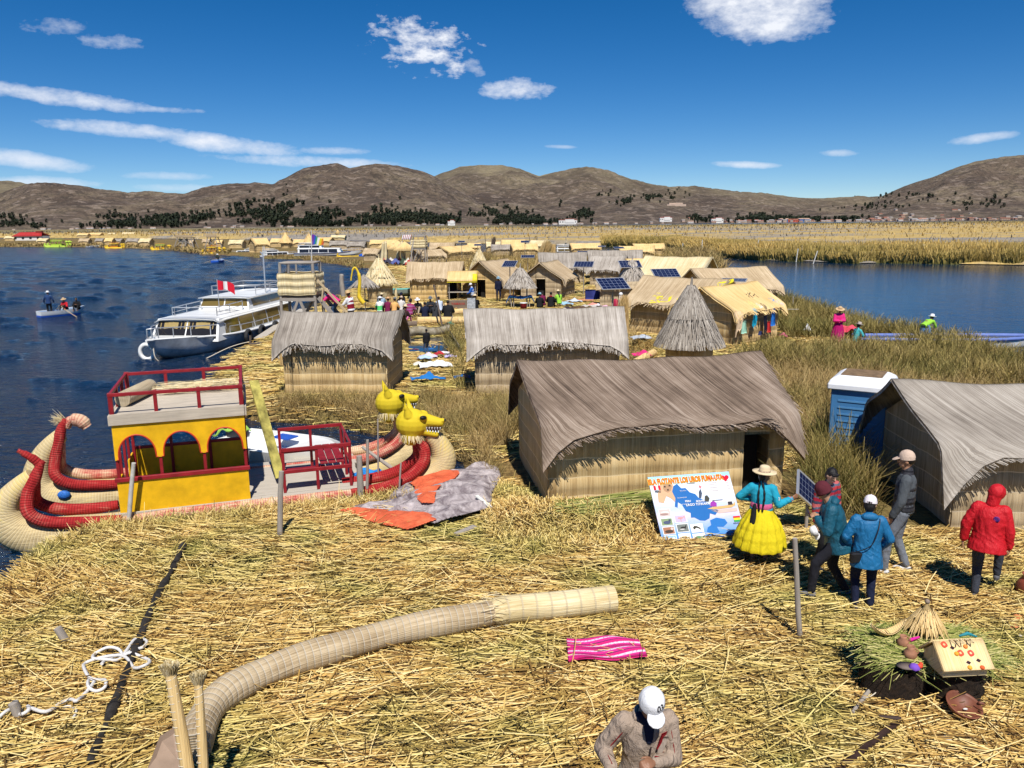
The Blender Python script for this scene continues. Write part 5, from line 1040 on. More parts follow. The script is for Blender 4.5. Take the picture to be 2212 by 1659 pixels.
f = P(2050,752,-.1); T = thing('flat_boat', 'long blue and white boat drawn up in the reeds at the right', 'boat', (f.x, f.y, -.12), R(-7)); m = MB(); hb, zg, pt = hull(m, 7.2, 1.5, -.1, .42, .3, .1, .8, 20, .8); m.build('hull', plain('dirty_white_paint',(.62,.62,.60),.5,.2,3,.1), T)
m = MB(); 
for sd in (-1, 1): m.tube([(-3.6+7.2*q, sd*(hb(q)+.0), zg(q)+.02) for q in [i/16 for i in range(17)]], .07, 6)
m.build('blue_gunwale', plain('periwinkle_paint', (.12,.18,.46), .6), T)
m = MB(); m.grid(lambda a, b: (-3.5+7*a, hb(a)*.9*(b*2-1), zg(a)-.12), 12, 2); m.build('deck', WHITEP, T)
f = ZY(876,658-8,56); T = thing('dinghy', 'grey green dinghy with an outboard motor beside the tiered conical hut', 'dinghy', (P(876,640).x, P(876,640).y, .02), R(8)); m = MB(); hb, zg, pt = hull(m, 2.9, 1.2, 0, .5, .2, .15); m.build('hull', plain('grey_green_paint', (.28,.34,.31), .5), T)
m = MB(); m.box((-1.0,0,.85), (.25,.25,.35)); m.build('outboard_motor', plain('black_motor', (.02,.02,.025), .4), T); m = MB(); m.box((0,0,.5), (2.2,.9,.05)); m.build('turquoise_thwart', plain('turquoise_paint', (.15,.50,.42), .5), T)
m = MB(); c = P(712,655); T = thing('dinghy', 'dark boat hull moored beneath the lookout tower', 'dinghy', (c.x-.6, c.y+1.2, WZ), R(75)); hull(m, 3.6, 1.3, 0, .5, .2, .15); m.build('hull', plain('dark_hull', (.04,.045,.05), .6), T)
# ---- lookout towers
def tower(loc, rz, W, zp, label, det=1):
    T = thing('lookout_tower', label, 'lookout tower', loc, rz, 'wooden lookout towers'); hw = W/2
    for x in (-hw, hw):
        for y in (-hw*.8, hw*.8):
            m = MB(); m.tube([(x*1.1, y*1.1, -.2), (x*.98, y*.98, zp+1.35)], .065, 8, jit=.06); m.build('leg', POLE, T)
    m = MB()
    for y in (-hw*.8, hw*.8): m.bar((-hw*1.05, y-.07, zp-.10), (hw*1.05, y-.07, zp-.10), .05, .13)
    for x in (-hw, hw): m.bar((x, -hw*.9, zp-.12), (x, hw*.9, zp-.12), .05, .12)
    m.bar((-hw*1.08, -hw*.92, .2), (0, -hw*.9, zp-.15), .06, .1); m.bar((hw*1.08, -hw*.92, .2), (.1, -hw*.9, zp-.15), .06, .1); m.bar((-hw*1.05, hw*.9, .2), (hw*.5, hw*.9, zp-.15), .06, .1); m.build('brace', POLE, T)
    m = MB(); m.box((0, 0, zp), (W*1.05, W*.85, .07)); m.build('platform', DARKPOLE, T)
    m = MB(); z0, z1 = zp+.08, zp+.98
    def side(p, q):
        p, q = Vector(p), Vector(q); nr = (q-p).cross(Vector((0,0,1))).normalized()
        m.grid(lambda a, b: p+(q-p)*a+nr*(.05*abs(math.sin(b*3*math.pi))**.6+.01*math.sin(a*31))+Vector((0,0,z0+(z1-z0)*b+.015*math.sin(a*9))), 16, 15, .04, uvf=lambda a, b: (a*W, b*.93))
    e, g = hw*1.1, hw*.95; side((-e,-g,0), (e,-g,0)); side((e,-g,0), (e,g,0)); side((e,g,0), (-e,g,0)); side((-e,g,0), (-e,-g,0))
    m.build('mat_parapet', reed('parapet_mat', PAL['straw'], 45, .9, band=.31, bandc=(.5,.4,.22), bump=.8), T)
    m = MB(); rail(m, [(-hw,-hw*.8,zp+.6), (0,-hw*.8,zp+.6), (hw,-hw*.8,zp+.6), (hw,hw*.8,zp+.6), (-hw,hw*.8,zp+.6), (-hw,-hw*.8,zp+.6)], .78, .045); m.build('railing', POLE, T); return T
TW = (-8.75, 33.4, 0); T1 = tower(TW, R(-2), 1.38, 2.12, 'near wooden lookout tower with reed mat parapet and a stair on its right')
m = MB(); st0, st1 = Vector((.85,-.55,2.1)), Vector((2.55,-.75,.0))
for y in (0, .75): m.bar(st0+Vector((0,y,0)), st1+Vector((0,y,0)), .05, .16)
for i in range(7):
    p = st0.lerp(st1, (i+.5)/7); m.box(p+Vector((0,.375,.03)), (.26,.75,.04))
m.build('stair', POLE, T1); m = MB(); m.bar(st0+Vector((.0,-.03,.72)), st1+Vector((.35,-.03,.50)), .09, .07)
for k in (.08, .55, .97): p = st0.lerp(st1, k); m.bar(p+Vector((0,-.03,0)), p+Vector((.12,-.03,.68)), .09, .06)
m.build('handrail', BAMBOO, T1)
tb = P(907,577); tower((tb.x, tb.y, 0), R(-3), 1.55, 2.25, 'far lookout tower with a black ladder, in front of the golden huts'); m = MB(); T2 = bpy.data.objects['lookout_tower.001'] if 'lookout_tower.001' in bpy.data.objects else T1
for x in (.25, .72): m.bar((x,-1.0,0), (x,-.95,2.2), .06)
for k in range(6): m.bar((.25,-1.0,.3+.33*k), (.72,-1.0,.3+.33*k), .05)
m.build('ladder', DARKPOLE, T2)
m = MB(); a = P(880,612); m.tube([a, ZY(893,520,a.y+4)], .05, 6); solo(m, 'leaning_pole', POLE, 'long grey pole leaning against the far lookout tower', 'pole')
for u, v0, v1, l_ in ((395,535,507,'left'), (410,536,508,'right'), (462,540,506,'third')):
    a = P(u, v0); m = MB(); w = 1.0; z = max(2.5, ZY(u, v1, a.y).z)
    T = thing('lookout_tower', {'left':'spindly far tower on the left above the straw huts', 'right':'spindly far tower between two straw huts on the far shore', 'third':'spindly far tower over the largest yellow reed boat'}[l_], 'lookout tower', a)
    for x, y in ((-w,-w), (w,-w), (w,w), (-w,w)): m.bar((x*1.5,y*1.5,0), (x*.8,y*.8,z*.8), .14)
    m.bar((-w*1.4,-w,.3), (w,-w,z*.7), .1); m.bar((w*1.4,-w,.3), (-w,-w,z*.7), .1); m.build('leg_frame', POLE, T); m = MB(); m.box((0,0,z*.82), (2.2,2.0,.15)); m.box((0,-1,z*.92), (2.2,.1,z*.16)); m.build('platform', SM('tan'), T)
# flag on the long white pole behind the near tower
a = P(673,572); T = thing('flagpole', 'tall pale flagpole flying a rainbow coloured flag at the islet tip', 'flagpole', (a.x, a.y, -.3)); m = MB(); zt = ZY(678,496,a.y).z+.3; m.tube([(0,0,0), (.25,0,zt)], [.09,.05], 7); m.build('pole', plain('pale_pole', (.62,.60,.55), .7), T)
m = MB(); t = NT('rainbow_flag'); uv = t.mk('UVMap', uv_map='UVMap').outputs[0]; sx = t.mk('SeparateXYZ'); t.l.new(uv, sx.inputs[0]); ff = t.math('FRACT', t.math('ADD', t.math('MULTIPLY', sx.outputs[0], .999), t.math('MULTIPLY', sx.outputs[1], .0)))
t.col(t.ramp(ff, [(0, (.16,.03,.30)), (.2, (.03,.10,.45)), (.34, (.05,.35,.16)), (.46, (.75,.75,.72)), (.6, (.75,.6,.04)), (.74, (.70,.25,.02)), (.87, (.60,.03,.03))], 'CONSTANT')); t.rough(.8)
k = a.y/FPX; m.grid(lambda q, b: (.25+q*24*k, .1*math.sin(q*9), zt-.6-b*22*k*(1-.45*q)-q*10*k+.08*math.sin(q*7)), 12, 6, uvf=lambda q, b: (min(.999, q*.85+b*.15), b)); m.build('flag', t.m, T)
# ================================================================ people
def remeshed(mb, voxel, smooth=4, name='body', fold=0, seed=0):
    me = mb.mesh(name); o = bpy.data.objects.new('tmp', me); COL.objects.link(o)
    r = o.modifiers.new('r', 'REMESH'); r.mode = 'VOXEL'; r.voxel_size = voxel; r.use_smooth_shade = True
    s = o.modifiers.new('s', 'SMOOTH'); s.factor = .6; s.iterations = smooth
    dg = bpy.context.evaluated_depsgraph_get(); m2 = bpy.data.meshes.new_from_object(o.evaluated_get(dg)); bpy.data.objects.remove(o); bpy.data.meshes.remove(me)
    n = len(m2.vertices); co = np.empty(n*3, np.float32); m2.vertices.foreach_get('co', co); co = co.reshape(-1, 3)
    if fold and n:
        no = np.empty(n*3, np.float32); m2.vertices.foreach_get('normal', no); no = no.reshape(-1, 3); x, y, z = co.T
        f = (1-np.abs(np.sin(x*22+z*9+2.5*np.sin(z*13+y*7+seed)+seed)))**2*.9+(1-np.abs(np.sin(y*17-z*14+x*8+2*np.sin(x*15+z*6)+seed*2)))**2*.7+.35*np.sin(x*60+z*33+3*np.sin(y*30)); f = f*np.clip(.55+.6*np.sin(z*7+x*5+seed), .1, 1)
        co = co+no*(f*fold)[:, None]; m2.vertices.foreach_set('co', co.astype(np.float32).ravel())
    m2.polygons.foreach_set('use_smooth', [True]*len(m2.polygons)); m2.update(); return m2
def ring_loft(m, rings, n=18, **k):
    """rings: (centre, rx, ry, up-axis Matrix) closed at both ends"""
    V = []
    for c, rx, ry in rings:
        for j in range(n): a = 2*math.pi*j/n; V.append(Vector(c)+Vector((math.cos(a)*rx, math.sin(a)*ry, 0)))
    F = [(i*n+j, i*n+(j+1) % n, (i+1)*n+(j+1) % n, (i+1)*n+j) for i in range(len(rings)-1) for j in range(n)]
    m.add(V, F+[tuple(range(n-1, -1, -1)), tuple((len(rings)-1)*n+j for j in range(n))], **k)
def ik(a, b, l1, l2, hint):
    a, b, hint = Vector(a), Vector(b), Vector(hint); d = b-a; L = min(d.length, (l1+l2)*.995); t = d.normalized(); b = a+t*L
    q = (l1*l1-l2*l2+L*L)/(2*L); h = math.sqrt(max(0, l1*l1-q*q)); pp = (hint-t*hint.dot(t)); pp = pp.normalized() if pp.length > 1e-4 else t.orthogonal().normalized(); return a+t*q+pp*h, b
SKIN = lambda k: plain('skin_'+k, {'tan': (.42,.22,.13), 'brown': (.26,.125,.07), 'light': (.60,.36,.25)}[k], .5, .06, 20, .05, spec=.35)
HAIRM = plain('black_hair', (.012,.010,.010), .45, .3, 60, .4)
def person(loc, face, label, h=1.65, pel=(0,0,.93), lean=4, side=0, head=(10,0), LH=(-.24,.08,.78), RH=(.24,.08,.78), LF=(-.10,0,.08), RF=(.10,0,.08), near=False, skin='brown', top=None, legs=None, shoe=None, hat=None, hair='short',
           skirt=None, coat=.10, bulk=1.0, hood=None, knee=(0,1,.1), elbow=None, toes=(0,1), group=None, sleeves=True, vox=None, name='person', grip=.5, vest=None, hair_m=None):
    T = thing(name, label, 'person', loc, R(face), group); k = h/1.70; vx = (vox or (.0085 if near else .020))
    Mx = Matrix.Rotation(-R(lean), 3, 'X')@Matrix.Rotation(R(side), 3, 'Y'); S = Mx@Vector((0,0,1)); Fw = Mx@Vector((0,1,0)); Rt = Mx@Vector((1,0,0))
    pel = Vector(pel); neck = pel+S*.50; Hd = Matrix.Rotation(-R(lean*.3), 3, 'X')@Matrix.Rotation(-R(head[1]), 3, 'Z')@Matrix.Rotation(-R(head[0]), 3, 'X'); hup = Hd@Vector((0,0,1)); hf = Hd@Vector((0,1,0)); hr = Hd@Vector((1,0,0))
    hc = neck+S*.05+hup*.12+hf*.02; HM = Matrix.Translation(hc)@Hd.to_4x4()
    arms, lgs = [], []
    for sgn, H_, F_ in ((-1, LH, LF), (1, RH, RF)):
        sh = pel+S*.44+Rt*.160*sgn; hint = elbow[0 if sgn < 0 else 1] if elbow else (sgn*.8, -.5, -.5); el, wr = ik(sh, H_, .29, .25, hint); arms.append((sh, el, wr))
        hp = pel+Rt*.09*sgn-S*.02; kn, an = ik(hp, F_, .44, .42, (knee[0]+sgn*.15, knee[1], knee[2])); lgs.append((hp, kn, an))
    tx, ty = toes; tl = math.hypot(tx, ty); td = Vector((tx/tl, ty/tl, 0))
    # body, one continuous skin
    m = MB(); m.ell(pel+S*.04, (.14,.10,.13)); m.ell(pel+S*.18, (.125,.09,.15)); m.ell(pel+S*.34, (.15,.10,.15), Mx.to_4x4()); m.cap(pel+S*.44-Rt*.14, .05, pel+S*.44+Rt*.14, .05); m.cap(pel+S*.42, .055, hc-hup*.05, .05)
    m.ell(hc+hf*.0, (.074,.092,.098), Hd.to_4x4()@Matrix.Identity(4), n=16, m=12); m.ell(hc-hup*.06+hf*.03, (.056,.058,.055), Hd.to_4x4(), n=14, m=10)
    if near:
        m.cap(hc+hf*.088+hup*.01, .010, hc+hf*.104-hup*.028, .014); m.ell(hc+hf*.080-hup*.066, (.026,.014,.012), Hd.to_4x4()); m.ell(hc+hf*.074+hup*.026, (.055,.016,.011), Hd.to_4x4())
        for s in (-1, 1): m.ell(hc+hr*.074*s-hup*.012, (.010,.022,.030), Hd.to_4x4())
    else: m.cap(hc+hf*.085, .012, hc+hf*.10-hup*.02, .014)
    for (sh, el, wr), sgn in zip(arms, (-1, 1)):
        m.cap(sh, .052, el, .040); m.cap(el, .042, wr, .027); d = (wr-el).normalized(); pn = (Vector((-sgn, .3, -.3))-d*Vector((-sgn, .3, -.3)).dot(d)).normalized(); sd = d.cross(pn)
        pc = wr+d*.05; m.ell(pc, (.016,.038,.048), Matrix((pn, sd, d)).transposed().to_4x4(), n=12, m=8)
        if near:
            for i in range(4):
                b0 = wr+d*.085+sd*(i-1.5)*.0205; ln = (.034, .040, .038, .029)[i]; c1 = (d*math.cos(grip)+pn*math.sin(grip)).normalized(); c2 = (d*math.cos(grip*2.2)+pn*math.sin(grip*2.2)).normalized()
                m.cap(b0-d*.02, .0098, b0+c1*ln, .0092, 8); m.cap(b0+c1*ln, .0092, b0+c1*ln+c2*ln*.8, .0080, 8)
            q = sd if sd.z > 0 or True else -sd; tb = wr+d*.03-sd*.034; m.cap(tb, .012, tb+(d*.7-sd*.6+pn*.5).normalized()*.035, .010, 8); m.cap(tb+(d*.7-sd*.6+pn*.5).normalized()*.035, .010, tb+(d*.7-sd*.6+pn*.5).normalized()*.035+(d*.9+pn*.4).normalized()*.028, .009, 8)
        else: m.cap(pc, .026, pc+(d+pn*.5).normalized()*.06, .018)
    for hp, kn, an in lgs: m.cap(hp, .080, kn, .050); m.cap(kn, .050, an, .034); m.cap(an-Vector((0,0,.03)), .034, an+td*.13-Vector((0,0,.045)), .026)
    bm_ = remeshed(m, vx*(.9 if near else 1), 3, 'body'); bm_.transform(Matrix.Scale(k, 4)); link_mesh('body', bm_, T, [SKIN(skin)])
    def gar(mb, nm, mat, fold=.0, sm=4, v=1.15, par=None):
        me = remeshed(mb, vx*v, sm, nm, fold if near else 0, random.random()*6); me.transform(Matrix.Scale(k, 4)); return link_mesh(nm, me, par or T, [mat])
    def loc_obj(mb, nm, mat, par=None):
        me = mb.mesh(nm, None, [mat]); me.transform(Matrix.Scale(k, 4)); return link_mesh(nm, me, par or T)
    B = bulk
    if top:
        m = MB(); lw = .02 if coat > .12 else 0
        def rg(h_, rx, ry, fo=0): return [pel+S*h_+Fw*fo+(Rt*math.cos(2*math.pi*j/20)*rx*B+Fw*math.sin(2*math.pi*j/20)*ry*B) for j in range(20)]
        rs_ = [rg(-coat, .180+lw, .142+lw), rg(-coat*.4, .176+lw*.6, .138+lw*.6)]+([rg(.0, .170, .132)] if coat > 0 else [])+[rg(.12, .158, .124), rg(.24, .168, .126), rg(.34, .178, .124), rg(.42, .158, .108), rg(.475, .10, .08)]
        V_ = [v for r_ in rs_ for v in r_]; m.add(V_, [(i*20+j, i*20+(j+1) % 20, (i+1)*20+(j+1) % 20, (i+1)*20+j) for i in range(len(rs_)-1) for j in range(20)]+[tuple(range(19, -1, -1)), tuple((len(rs_)-1)*20+j for j in range(20))])
        m.cap(pel+S*.425-Rt*.135, .075*B, pel+S*.425+Rt*.135, .075*B); m.cap(pel+S*.46, .075, neck+S*.025, .062)
        if sleeves:
            for sh, el, wr in arms: e2 = wr-(wr-el).normalized()*.02; m.cap(sh, .074*B, el, .062*B); m.cap(el, .062*B, e2, .046*B)
        g = gar(m, 'jacket', top, .006)
    if vest:
        m = MB(); 
        for a, b, rx, ry in ((pel-S*.06, pel+S*.10, .178, .14), (pel+S*.06, pel+S*.24, .172, .135), (pel+S*.22, pel+S*.40, .178, .13)): m.ell((a+b)/2, (rx*B, ry*B, (b-a).length*.9), Mx.to_4x4(), n=16, m=10)
        m.cap(pel+S*.43-Rt*.11, .075*B, pel+S*.43+Rt*.11, .075*B); m.cap(pel+S*.46, .08, neck+S*.03, .068); gar(m, 'vest', vest, .004)
    if legs:
        m = MB(); m.ell(pel+S*.0, (.152,.115,.12), n=14, m=10)
        for hp, kn, an in lgs: a2 = an+(kn-an).normalized()*.03; m.cap(hp, .098, kn, .070); m.cap(kn, .068, a2, .052)
        gar(m, 'trousers', legs, .005)
    if shoe is not None:
        for hp, kn, an in lgs:
            m = MB(); m.cap(an-Vector((0,0,.025))-td*.03, .043, an+td*.14-Vector((0,0,.042)), .036, 12); m.ell(an-Vector((0,0,.065))+td*.055, (.045,.13,.02), Matrix.Rotation(math.atan2(-td.x, td.y), 4, 'Z')); gar(m, 'shoe', shoe, 0, 2)
    if skirt:
        m = MB(); st = pel+S*.13; z1 = skirt[1]; r1 = skirt[2]; np_ = 34; tiers = skirt[3] if len(skirt) > 3 else 0
        def fr(a, i): return 1+(.045*math.sin(a*15+.4*math.sin(a*3)+i*.12)+.02*math.sin(a*31+1))*min(1, i/7)
        pr = []
        for i in range(26):
            q = i/25; r_ = .14+(r1-.14)*(1-(1-q)**1.7); r_ += .012*((q*tiers*1.0) % 1) if tiers and q > .35 else 0; pr.append((r_, z1+(st.z-z1)*(1-q)))
        cx, cy = st.x, st.y; m.lathe(pr, 90, (cx, cy, 0), fr=fr); m.lathe([(r_*.97, z) for r_, z in pr][::-1], 60, (cx, cy, 0), fr=fr); loc_obj(m, 'skirt', skirt[0])
    # hair
    hm = hair_m or HAIRM
    if hair != 'none':
        m = MB(); m.ell(hc-hf*.016+hup*.020, (.083,.094,.095), Hd.to_4x4(), n=16, m=12)
        if hair in ('bob', 'long', 'braids'): m.ell(hc-hf*.04-hup*.03, (.080,.066,.085), Hd.to_4x4(), n=14, m=10)
        if hair == 'bob': m.cap(hc+hf*.075+hup*.055-hr*.04, .022, hc+hf*.075+hup*.055+hr*.04, .022)
        if hair == 'long': m.cap(hc-hf*.05, .07, pel+S*.32-Fw*.13, .04)
        hobj = gar(m, 'hair', hm, .002, 2, 1.0)
        if hair == 'braids':
            for s in (-1, 1):
                m = MB(); p0 = hc-hf*.055-hup*.06+hr*.03*s; p1 = pel+S*.34-Fw*.145+Rt*.05*s; p2 = pel+S*.10-Fw*.165+Rt*.03*s; p3 = pel-S*.12-Fw*.20+Rt*.02*s; pp = spl([p0, p1, p2, p3], 10); m.tube(pp, [.016+.004*math.sin(i*1.6) for i in range(len(pp))], 8); m.ell(p3, (.03,.03,.05)); loc_obj(m, 'braid', hm)
    if near:
        m = MB()
        for s in (-1, 1): m.ell(hc+hf*.083+hr*.031*s+hup*.008, (.012,.007,.006), Hd.to_4x4())
        loc_obj(m, 'eyes', plain('dark_eye', (.02,.012,.01), .3, 0, 3, 0)); m = MB(); m.ell(hc+hf*.091-hup*.066, (.021,.008,.006), Hd.to_4x4()); loc_obj(m, 'lips', plain('lips', (.32,.10,.08), .5, 0, 3, 0))
    def onhead(m, nm, mat): m.v = [tuple(HM@Vector(v)) for v in m.v]; return loc_obj(m, nm, mat)
    if hat:
        kind, hmcol = hat[0], hat[1]; m = MB()
        if kind == 'brim':
            br = hat[2] if len(hat) > 2 else .19; m.lathe([(.001,.165), (.05,.163), (.078,.15), (.088,.12), (.094,.065), (.098,.05), (br*.75,.035), (br,.045+.01), (br,.038), (br*.75,.025), (.09,.038), (.085,.05)], 36, (0,-.005,0), fr=lambda a, i: 1+(.03*math.sin(a*2+.7)+.015*math.sin(a*5) if 6 <= i <= 9 else 0))
            ho = onhead(m, 'hat', hmcol)
            if near: m = MB(); m.lathe([(.097,.05), (.0975,.078)], 30, (0,-.005,0)); m.lathe([(.099,.05), (.099,.076), (.096,.078)], 30, (0,-.005,0)); onhead(m, 'hat_band', plain('woven_hat_band', (.45,.34,.24), .8, .4, 60, .2))
        elif kind == 'cap':
            m.lathe([(.001,.135), (.03,.132), (.06,.115), (.08,.085), (.09,.045), (.092,.015)], 28, (0,-.005,0), sy=1.12); m.ell((0,.115,.020), (.066,.066,.008), Matrix.Rotation(-.38, 4, 'X')); m.ell((0,0,.135), (.01,.01,.006)); ho = onhead(m, 'cap', hmcol)
        elif kind == 'beanie':
            m.lathe([(.001,.145), (.03,.142), (.06,.125), (.083,.09), (.093,.05), (.096,.01), (.099,.0), (.099,-.02), (.092,-.022)], 32, (0,-.012,0), sy=1.12, fr=lambda a, i: 1+.012*math.sin(a*24)); onhead(m, 'beanie', hmcol)
        elif kind == 'bowler': m.lathe([(.001,.17), (.04,.168), (.07,.15), (.08,.11), (.082,.07), (.12,.062), (.12,.055), (.08,.055)], 24); onhead(m, 'hat', hmcol)
    if hood:
        m = MB(); 
        if hood[1] == 'up': m.ell(hc-hf*.012+hup*.022, (.105,.118,.122), Hd.to_4x4(), n=18, m=12); m.cap(neck, .085, hc-hup*.04-hf*.02, .09); m.cap(hc+hf*.12+hup*.04-hr*.03, .012, hc+hf*.12+hup*.04+hr*.03, .012)
        else: m.ell(neck-Fw*.055+S*.0, (.12,.07,.065), Mx.to_4x4()); m.cap(neck-Fw*.05-Rt*.06, .045, neck-Fw*.05+Rt*.06, .045)
        gar(m, 'hood', hood[0], .004)
    T['_hc'] = 0; del T['_hc']; return dict(T=T, k=k, hc=hc, HM=HM, pel=pel, S=S, Fw=Fw, Rt=Rt, arms=arms, neck=neck, loc_obj=loc_obj, onhead=onhead, gar=gar, hf=hf, hup=hup, hr=hr, legs=lgs)
Fb = fabric
BLACKF = Fb('black_fabric', (.014,.014,.016)); NAVYF = Fb('navy_fabric', (.012,.016,.04)); JEANS = Fb('blue_denim', (.05,.09,.17)); WHITEF = Fb('white_fabric', (.78,.78,.80)); CREAMF = Fb('cream_straw_hat', (.70,.56,.36), fold=.15); STRAWH = Fb('tan_straw_hat', (.58,.40,.22), fold=.15)
DGREY = Fb('charcoal_fabric', (.035,.038,.045)); GREYT = Fb('grey_trousers', (.17,.185,.215)); BEIGE = Fb('beige_jacket', (.37,.285,.22), fold=.8); SHOEW = plain('white_shoe', (.62,.62,.63), .6, .2, 20, .1); SHOEG = plain('grey_shoe', (.16,.16,.18), .7, .3, 30, .2); SHOED = plain('dark_shoe', (.03,.03,.035), .6)
TEAL = Fb('teal_jacket', (.008,.085,.135), .55, fold=.5, spec=.35); BLUEJ = Fb('bright_blue_jacket', (.008,.13,.30), .55, fold=.5, spec=.35); REDJ = Fb('red_jacket', (.52,.008,.016), .6, fold=.5, spec=.3); CYAN = Fb('turquoise_jacket', (.02,.32,.46)); YELSK = Fb('yellow_skirt', (.66,.53,.015), .8)
PUFF = Fb('striped_puffer', None, .6, (.30, [(0,(.32,.02,.035)), (.13,(.05,.05,.09)), (.25,(.38,.035,.04)), (.4,(.10,.11,.16)), (.5,(.45,.10,.10)), (.62,(.05,.05,.08)), (.75,(.34,.02,.04)), (.9,(.12,.10,.15))], 2), .5)
MAROON = Fb('maroon_knit', (.10,.02,.028)); PINKF = Fb('pink_fabric', (.70,.03,.20)); MAGENTA = Fb('magenta_fabric', (.42,.01,.13)); LIME = Fb('lime_fabric', (.30,.62,.06)); AQUA = Fb('aqua_fabric', (.07,.42,.44)); ORANGEF = Fb('apricot_fabric', (.72,.40,.14)); GREYH = Fb('grey_hat', (.16,.18,.20)); SKYH = Fb('light_blue_hat', (.25,.40,.50))
AWAYO = Fb('striped_awayo_cloth', None, .85, (.16, [(0,(.40,.02,.06)), (.2,(.05,.05,.25)), (.4,(.55,.08,.10)), (.55,(.10,.16,.35)), (.7,(.50,.03,.16)), (.85,(.08,.06,.12))], 2), .2)
def pt(u, v): q = P(u, v); return (q.x, q.y, float(ground_z(q.x, q.y))+.02)
# --- the man in the beige jacket at the bottom
a = ZY(1398, 1490, 5.30)
p = person((a.x-.01, 5.34, .0), 183, 'man in a beige jacket and white cap looking down, cut off by the bottom edge', 1.74, lean=9, head=(32,-6), LH=(-.02,.27,1.17), RH=(.28,.26,1.12), near=True, skin='brown', top=BEIGE, legs=Fb('khaki_trousers', (.25,.21,.16)), shoe=SHOED, hat=('cap', WHITEF), bulk=1.0, grip=.75, coat=.16, elbow=[(-.55,-.25,-.9), (.55,-.25,-.9)])
k = p['k']; lo = p['loc_obj']; pel, S, Fw, Rt, neck = p['pel'], p['S'], p['Fw'], p['Rt'], p['neck']
def chest(x, z, o=.0): return pel+S*z+Rt*x+Fw*((.137+o)*math.sqrt(max(.05, 1-(x/.20)**2)))
m = MB(); m.grid(lambda a, b: chest(-.005-.10*a-.05*b*(1-a), .05+.36*a, .018)+Rt*(.055*(b-.5))*(1), 14, 3, .008); lo(m, 'front_placket', Fb('beige_placket', (.42,.34,.27)))
m = MB(); m.grid(lambda a, b: chest(-.055-.05*a+.035*(b-.5)*(.3+a), .31+.13*a, .014), 12, 4, .005); lo(m, 'red_lining', Fb('crimson_lining', (.22,.008,.012)))
m = MB(); m.cap(neck-Rt*.05+Fw*.03, .045, neck+Rt*.05+Fw*.03, .045, 12); m.cap(neck-Fw*.05, .055, neck+Fw*.055-S*.04, .04, 12); m.cap(neck+Fw*.06-S*.03, .05, pel+S*.36+Fw*.11, .03, 12); p['gar'](m, 'dark_scarf', NAVYF, .004)
m = MB(); m.tube([neck-Rt*.085-S*.01+Fw*.05, neck-Rt*.09+Fw*.0, neck-Rt*.06-Fw*.06, neck-Fw*.085, neck+Rt*.06-Fw*.06, neck+Rt*.09, neck+Rt*.085-S*.01+Fw*.05], [.022]*7, 8); p['gar'](m, 'collar', BEIGE, .0)
tx = text('03', .060, plain('black_print', (.012,.012,.012), .7, 0, 3, 0), None, .0015, 'cap_number', .0015); tm = tx.data
for v in tm.vertices:      # wrap the number round the cap's front
    ang = .40+v.co.x/.080; zz = .088+v.co.y; r_ = float(np.interp(zz, [.015,.045,.085,.115,.132], [.092,.09,.08,.06,.03]))+.002; v.co = (p['HM']@Vector((-math.sin(ang)*r_, math.cos(ang)*r_*1.12-.005, zz)) )
for v in tm.vertices: v.co *= k
tx.parent = p['T']
tx = text('A·A', .03, plain('dark_blue_print', (.02,.05,.12), .7, 0, 3, 0), None, .0015, 'side_lettering', .0005); tm = tx.data
for v in tm.vertices:
    ang = 1.15+v.co.x/.080; zz = .075+v.co.y; r_ = float(np.interp(zz, [.015,.045,.085,.115,.132], [.092,.09,.08,.06,.03]))+.002; v.co = (p['HM']@Vector((-math.sin(ang)*r_, math.cos(ang)*r_*1.13-.005, zz)))*k
tx.parent = p['T']
for s_ in (-1, 1):
    sh, el, wr = p['arms'][0 if s_ < 0 else 1]; m = MB(); dd = (el-sh).normalized(); m.tube([sh+Fw*.070+dd*.02, sh.lerp(el,.5)+Fw*.068, el+Fw*.058, el.lerp(wr,.5)+Fw*.03+Vector((0,0,.05)), wr+Vector((0,0,.046))], .004, 5); lo(m, 'sleeve_piping', Fb('crimson_lining', (.22,.008,.012)))
m = MB(); m.tube([chest(.012, .06, .006), chest(.0, .2, .008), chest(-.01, .33, .006)], .006, 5); lo(m, 'zip', plain('dark_zip', (.05,.03,.03), .5))
for s_ in (-1, 1): m = MB(); m.grid(lambda a, b: chest(s_*(.06+.08*a), .02+.03*b+.02*a, .012), 5, 2, .006); lo(m, 'pocket_flap', Fb('beige_placket', (.42,.34,.27)))
m = MB(); c = chest(-.095, .27, .012); m.grid(lambda a, b: chest(-.07-.055*a, .25+.05*b*(1-a), .013), 5, 4, .003); lo(m, 'chest_emblem', Fb('crimson_lining', (.22,.008,.012)))
m = MB(); sh, el, wr = p['arms'][1]; m.cap(wr+(wr-el).normalized()*.11-Vector((.05,0,.02)), .008, wr+(wr-el).normalized()*.10+Vector((.05,.04,0)), .008); lo(m, 'held_reed_piece', SM('straw'))
